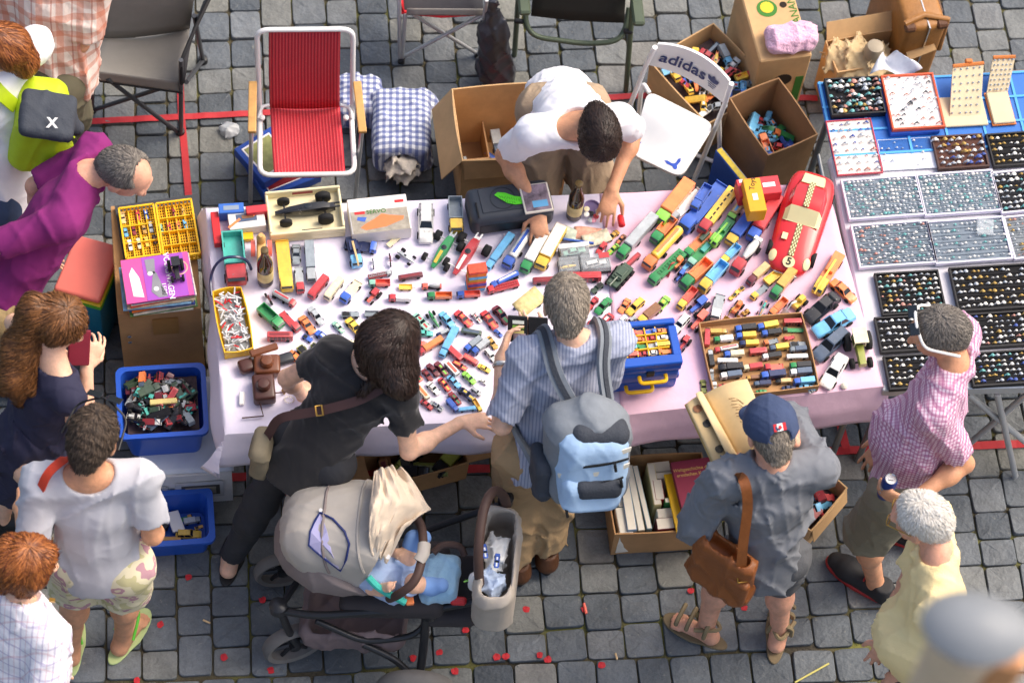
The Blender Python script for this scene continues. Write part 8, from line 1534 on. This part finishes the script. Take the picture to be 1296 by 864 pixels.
TOTE=M('tote_linen','#b0a69a',rough=.85,var=.08,bump=.3,bs=16); tb=at(628,720,.70); tt=T('tote_bag','beige changing bag hanging behind the stroller handle','bag',tb-V(0,0,.16)); b0=tt.location.copy(); s=SDF(tb-V(.25,.3,.3),tb+V(.25,.3,.3),.007); s.rbox(tb,(.075,.2,.16),np.array([[e1.x,e2.x,0],[e1.y,e2.y,0],[0,0,1]]),.06,0); s.rbox(tb+ez*.1,(.055,.175,.15),np.array([[e1.x,e2.x,0],[e1.y,e2.y,0],[0,0,1]]),.04,0,sub=True); s.folds(.01,(10,14,10),3); soft('bag',s,TOTE,tt,b0)
for k,(x,y,c,r,lb) in enumerate(((627,700,'white',.05,'crumpled white baby bib in the changing bag'),(622,738,'silver',.05,'pale blue patterned cloth in the changing bag'))):crumple('baby_cloth',x,y,.78,(r,r*1.3,r*.8),tm(c) if c != 'silver' else M('pale_blue_cloth','#b9cbe6',rough=.9,var=.2,vs=40),lb,'cloth',20+k,h=.006)
row(0,0,1,[('sedan','blue','white',612,688,615,706,dict(z=.845)),('sedan','blue','white',630,700,628,718,dict(z=.845)),('racer','lime',None,589,722,598,718,dict(z=.75))],z=.84,place='in the changing bag on the stroller',group='toys in the changing bag')
MB().lathe([(.02,0),(.024,.01),(.024,.08),(.014,.1),(.01,.11)],14).build('baby_bottle',WHITE,smooth=True).location=at(600,742,.70); tag([o for o in bpy.data.objects if o.name == 'baby_bottle'][0],'white baby bottle at the near side of the changing bag','bottle')
g=Fig(); bb=T('person','baby in pale blue clothes sitting in the stroller','person',at(500,735,.55),0,'people at the flea market stall'); b0=bb.location.copy()
pel,che,hd=at(500,735,.58),at(474,722,.64),at(448,700,.70); kn1,ft1=at(523,738,.70),at(546,742,.66); kn2,ft2=at(514,706,.70),at(524,682,.74)
s=SDF(*bounds([pel,che,hd,kn1,ft1,kn2,ft2],.14),.006); s.cap(pel,che,.075,.08,.03); s.ell(hd,(.07,.065,.07),k=.02); s.cap(che,hd,.035,.035,.02); s.cap(hd+e1*.06,hd+e1*.068-ez*.01,.008,.01,.006)
for kn,ft in ((kn1,ft1),(kn2,ft2)):s.cap(pel,kn,.045,.036,.02); s.cap(kn,ft,.034,.026,.015); s.cap(ft,ft+e1*.03+ez*.02,.022,.02,.01)
for q,wr in ((1,at(500,700,.70)),(-1,at(492,742,.72))):
    sh=che+e2*q*.07; el=sh.lerp(wr,.5)-ez*.02; s.cap(sh,el,.028,.024,.015); s.cap(el,wr,.024,.018,.01); dd=(wr-el).normalized(); s.ell(wr+dd*.015,(.018,)*3,k=.008); sd_=dd.cross(ez).normalized()
    for k in range(4):s.cap(wr+dd*.025+sd_*(k-1.5)*.009,wr+dd*.045+sd_*(k-1.5)*.010-ez*.004,.0055,.0048,.002)
    s.cap(wr+dd*.01+sd_*.016,wr+dd*.03+sd_*.026,.006,.005,.003)
soft('body',s,SK_F,bb,b0); CLO=M('pale_blue_cotton','#a8bde0',rough=.9,var=.06,bump=.3,bs=20)
s=SDF(*bounds([pel,che,kn1,kn2],.14),.006); s.cap(pel,che,.085,.088,.03); s.cap(pel,kn1,.055,.045,.02,cut=[(kn1,(kn1-pel).normalized())]); s.cap(pel,kn2,.055,.045,.02,cut=[(kn2,(kn2-pel).normalized())]); s.folds(.008,(22,22,18),2); soft('romper',s,CLO,bb,b0)
for ft,kn in ((ft1,kn1),(ft2,kn2)):
    s=SDF(*bounds([ft,kn],.08),.005); s.cap(ft.lerp(kn,.35),ft,.034,.033,.01); s.cap(ft,ft+e1*.035+ez*.022,.031,.028,.015); soft('sock',s,M('blue_sock','#7fa6e0',rough=.9,var=.08),bb,b0)
bkz=.205
books=[((783,640),(790,640),(806,590),'#6f8288','grey blue hardback at the left end of the book carton'),((785,675),(802,673),(793,640),'#e4dccd','thick white book lying at the near left of the book carton'),((794,672),(806,671),(812,586),'#7d95ad','tall pale blue book standing in the book carton'),((808,670),(817,669),(822,584),'#a9a290','tall beige book with worn spine in the book carton'),((819,668),(826,667),(830,584),'#7f9ba4','slim blue green book in the book carton'),((828,638),(838,637),(826,586),'#d6c78f','cream book leaning in the middle of the book carton'),((822,595),(850,592),(823,582),'#e9e4da','white paperback at the back of the book carton'),((828,605),(852,603),(828,597),'#cfc9bd','pale grey paperback second from the back of the carton'),((830,632),(842,631),(832,606),'#a3272c','small red book in the middle of the carton'),((842,637),(853,636),(842,630),'#2f7a45','small dark green book beside the yellow folder'),((834,652),(854,650),(833,640),'#efe9dc','white book with maroon cover near the yellow folder'),((833,668),(855,666),(834,653),'#6d2330','dark maroon book at the near side of the carton')]
for a,b_,c_,cc,lb in books:
    ctr,rz,W,D=rectpx(a,b_,c_,bkz); tt=T('book',lb,'book',(ctr.x,ctr.y,.02),rz,'books in the low carton'); W=max(W,.02); h=bkz-.02+random.uniform(-.03,.012)
    MB().box((0,0,h/2),(W,D,h)).build('cover',M('bk_'+cc[1:],cc,rough=.6,var=.15,vs=20),tt,bevel=.002); long=D > W
    MB().box((0,0,h/2+.001),((W-.006,D-.004,h) if long else (W-.004,D-.006,h))).build('pages',PAPER,tt)
a=rectpx((857,676),(903,670),(858,598),bkz+.012); tt=T('folder','bright yellow folder under the big maroon art book','folder',(a[0].x,a[0].y,bkz+.003),a[1]); MB().box((0,0,.006),(a[2],a[3],.012)).build('cover',YEL,tt,bevel=.002)
a=rectpx((868,667),(905,662),(867,640),bkz+.02); o=MB().box((0,0,.004),(a[2],a[3],.008)).build('paper_stack',PAPER); o.location=(a[0].x,a[0].y,bkz+.016); o.rotation_euler=(0,0,a[1]); tag(o,'white sheets of paper under the big maroon book','paper')
a=rectpx((866,658),(915,651),(852,585),bkz+.05); tt=T('book','large maroon art book with gold title lying on the book carton','book',(a[0].x,a[0].y,bkz+.026),a[1]+.0); W,D=a[2],a[3]
MB().box((0,0,.028),(W,D,.004)).build('cover',M('maroon_cloth','#852a44',rough=.7,var=.08),tt,bevel=.001); MB().box((0,0,.014),(W-.008,D-.008,.024)).build('pages',PAPER,tt); MB().box((0,0,0),(W,D,.004)).build('cover',M('maroon_cloth'),tt); MB().box((-W/2+.002,0,.014),(.004,D-.002,.0235)).build('spine',M('maroon_cloth'),tt)
GOLDI=M('gold_ink','#d9b46a',rough=.5); text_obj('Weltgeschichte der',.0195,GOLDI,tt,flat((-.0,D*.34,.0305))); text_obj('erotischen Kunst',.0195,GOLDI,tt,flat((-.0,D*.25,.0305)))
PET=M('red_petal','#c5242f',rough=.6,var=.15); r=random.Random(8)
pets=[(239,730),(203,790),(283,831),(173,861),(332,759),(343,848),(589,797),(556,825),(523,832),(629,831),(640,830),(576,849),(358,623),(666,771),(683,828),(693,834),(761,841),(942,769),(875,747),(740,771)]
for i,(x,y) in enumerate(pets):
    m=MB(); n_=9; pl=[(.0145*(1+.25*r.uniform(-1,1))*math.cos(k*6.283/n_),.0145*(1+.25*r.uniform(-1,1))*math.sin(k*6.283/n_)) for k in range(n_)]
    m.add([(px_,py_,.0015*math.sin(3*px_/.012)+.001) for px_,py_ in pl]+[(0,0,.0012)],[(k,(k+1) % n_,n_) for k in range(n_)]); o=m.build('petal',PET,thick=.0006); o.location=at(x,y,.006); o.location.z=.006; o['px']=(x,y)
    lm=[('below the blue tub',(220,700)),('beside the front stroller wheel',(372,820)),('near the rear stroller wheel',(525,850)),('in front of the book carton',(830,720)),('right of the changing bag',(680,790)),('under the white cloth',(400,610)),('between the reading man\'s feet',(940,800))]
    o['near']=min(lm,key=lambda q:(q[1][0]-x)**2+(q[1][1]-y)**2)[0]
PT=[o for o in bpy.data.objects if o.name.startswith('petal')]; by={}
ORD=['leftmost','second from left','third from left','fourth from left','fifth from left','sixth from left','seventh from left','eighth from left','ninth from left','tenth from left','eleventh from left','twelfth from left']
for o in PT:by.setdefault(o['near'],[]).append(o)
for k,v in by.items():
    v.sort(key=lambda o:o['px'][0])
    for i,o in enumerate(v):tag(o,'round red petal on the setts '+k+('' if len(v) == 1 else ', '+ORD[i]),'petal','red petals on the ground'); del o['px'],o['near']
def stick(nm,a,b_,r_,mat,lb,cat,z=.01):o=MB().tube([V(0,0,0),at(*b_,z)-at(*a,z)],r_,8).build(nm,mat); o.location=at(*a,z); tag(o,lb,cat); return o
stick('cigarette_butt',(257,784),(266,788),.004,M('butt_tan','#d9b88a',rough=.8),'tan cigarette butt on the setts below the blue tub','cigarette'); stick('cigarette_butt',(779,826),(781,834),.004,M('butt_tan'),'tan cigarette butt on the setts in front of the book carton','cigarette')
stick('lighter',(739,763),(742,776),.006,tm('coral'),'small orange lighter on the setts right of the stroller','lighter'); stick('straw',(1006,863),(1049,839),.004,M('straw_yellow','#c9c070',rough=.7),'pale yellow straw lying at the bottom edge of the setts','straw')
dv=FWD*FPX+RIGHT*(1236-648)-UP*(792-432); P_=CAM+dv*(3.5/FPX); t=T('street_lamp','blurred lamp post with grey oval cap close to the camera at lower right','lamp',(P_.x,P_.y,0)); hz_=P_.z
LC=M('lamp_cap_grey','#868a8e',rough=.5,var=.15,vs=8); LP=M('lamp_cream','#f0d8bc',rough=.6); LO=M('lamp_sunlit_orange','#dfa070',rough=.5)
MB().lathe([(.045,-.02),(.072,-.012),(.076,-.004),(.06,.012),(.03,.022),(.006,.026)],28,(0,0,hz_)).build('cap',LC,t,smooth=True).scale=(1,.72,1); MB().lathe([(.045,-.3),(.05,-.06),(.055,-.022)],24,(.0,.0,hz_)).build('neck',LP,t,smooth=True); MB().box((.05,-.01,hz_-.1),(.05,.07,.17)).build('sunlit_side',LO,t,bevel=.008); MB().cyl((0,0,0),(0,0,hz_-.298),.06,20,.042).build('post',LP,t,smooth=True)  # orange block on the neck: sunlight on its right side, put in as colour
jt=[q for q in TOYS if q[1] == 'yellow and orange toy tanker lorry'][0][0]; text_obj('JET',.1,tm('red'),jt,Matrix.Translation((-.12,0,.272)) @ Matrix.Rotation(math.pi,4,'Z'),ext=.004)
LMK=[((282,258),'the blue window box'),((390,270),'the cream tray box'),((484,272),'the orange car model kit'),((336,345),'the left beer bottle'),((302,405),'the yellow parts box'),((332,480),'the leather camera cases'),((645,262),'the black radio'),((727,262),'the seller\'s beer bottle'),((602,345),'the stack of orange cartons'),((1012,285),'the big red racing car'),((955,250),'the yellow script carton'),((812,450),'the blue carry cases'),((960,450),'the cardboard tray'),((666,415),'the open black wallet'),((740,330),'the clear display cases'),((600,530),'the woman\'s outstretched hand'),((490,440),'the dark haired woman\'s head'),((895,330),'the row of tippers'),((1060,400),'the pink cloth corner'),((540,300),'the white toy estate')]
def direc(x,y,l):
    dx,dy=x-l[0],y-l[1]
    return ('right of' if dx > 0 else 'left of') if abs(dx) > abs(dy) else ('in front of' if dy > 0 else 'behind')
grp={}
for (o,ds,pl,p) in TOYS:
    if pl is None:
        c=min(LMK,key=lambda q:(q[0][0]-p[0])**2+(q[0][1]-p[1])**2); pl=direc(p[0],p[1],c[0])+' '+c[1]
    grp.setdefault((ds,pl),[]).append((p[0],o))
for (ds,pl),v in grp.items():
    v.sort(key=lambda q:q[0])
    for i,(x,o) in enumerate(v):o['label']=ds+' '+pl+('' if len(v) == 1 else ', '+(ORD[i] if i < len(v)-1 or len(v) > 2 else 'rightmost'))
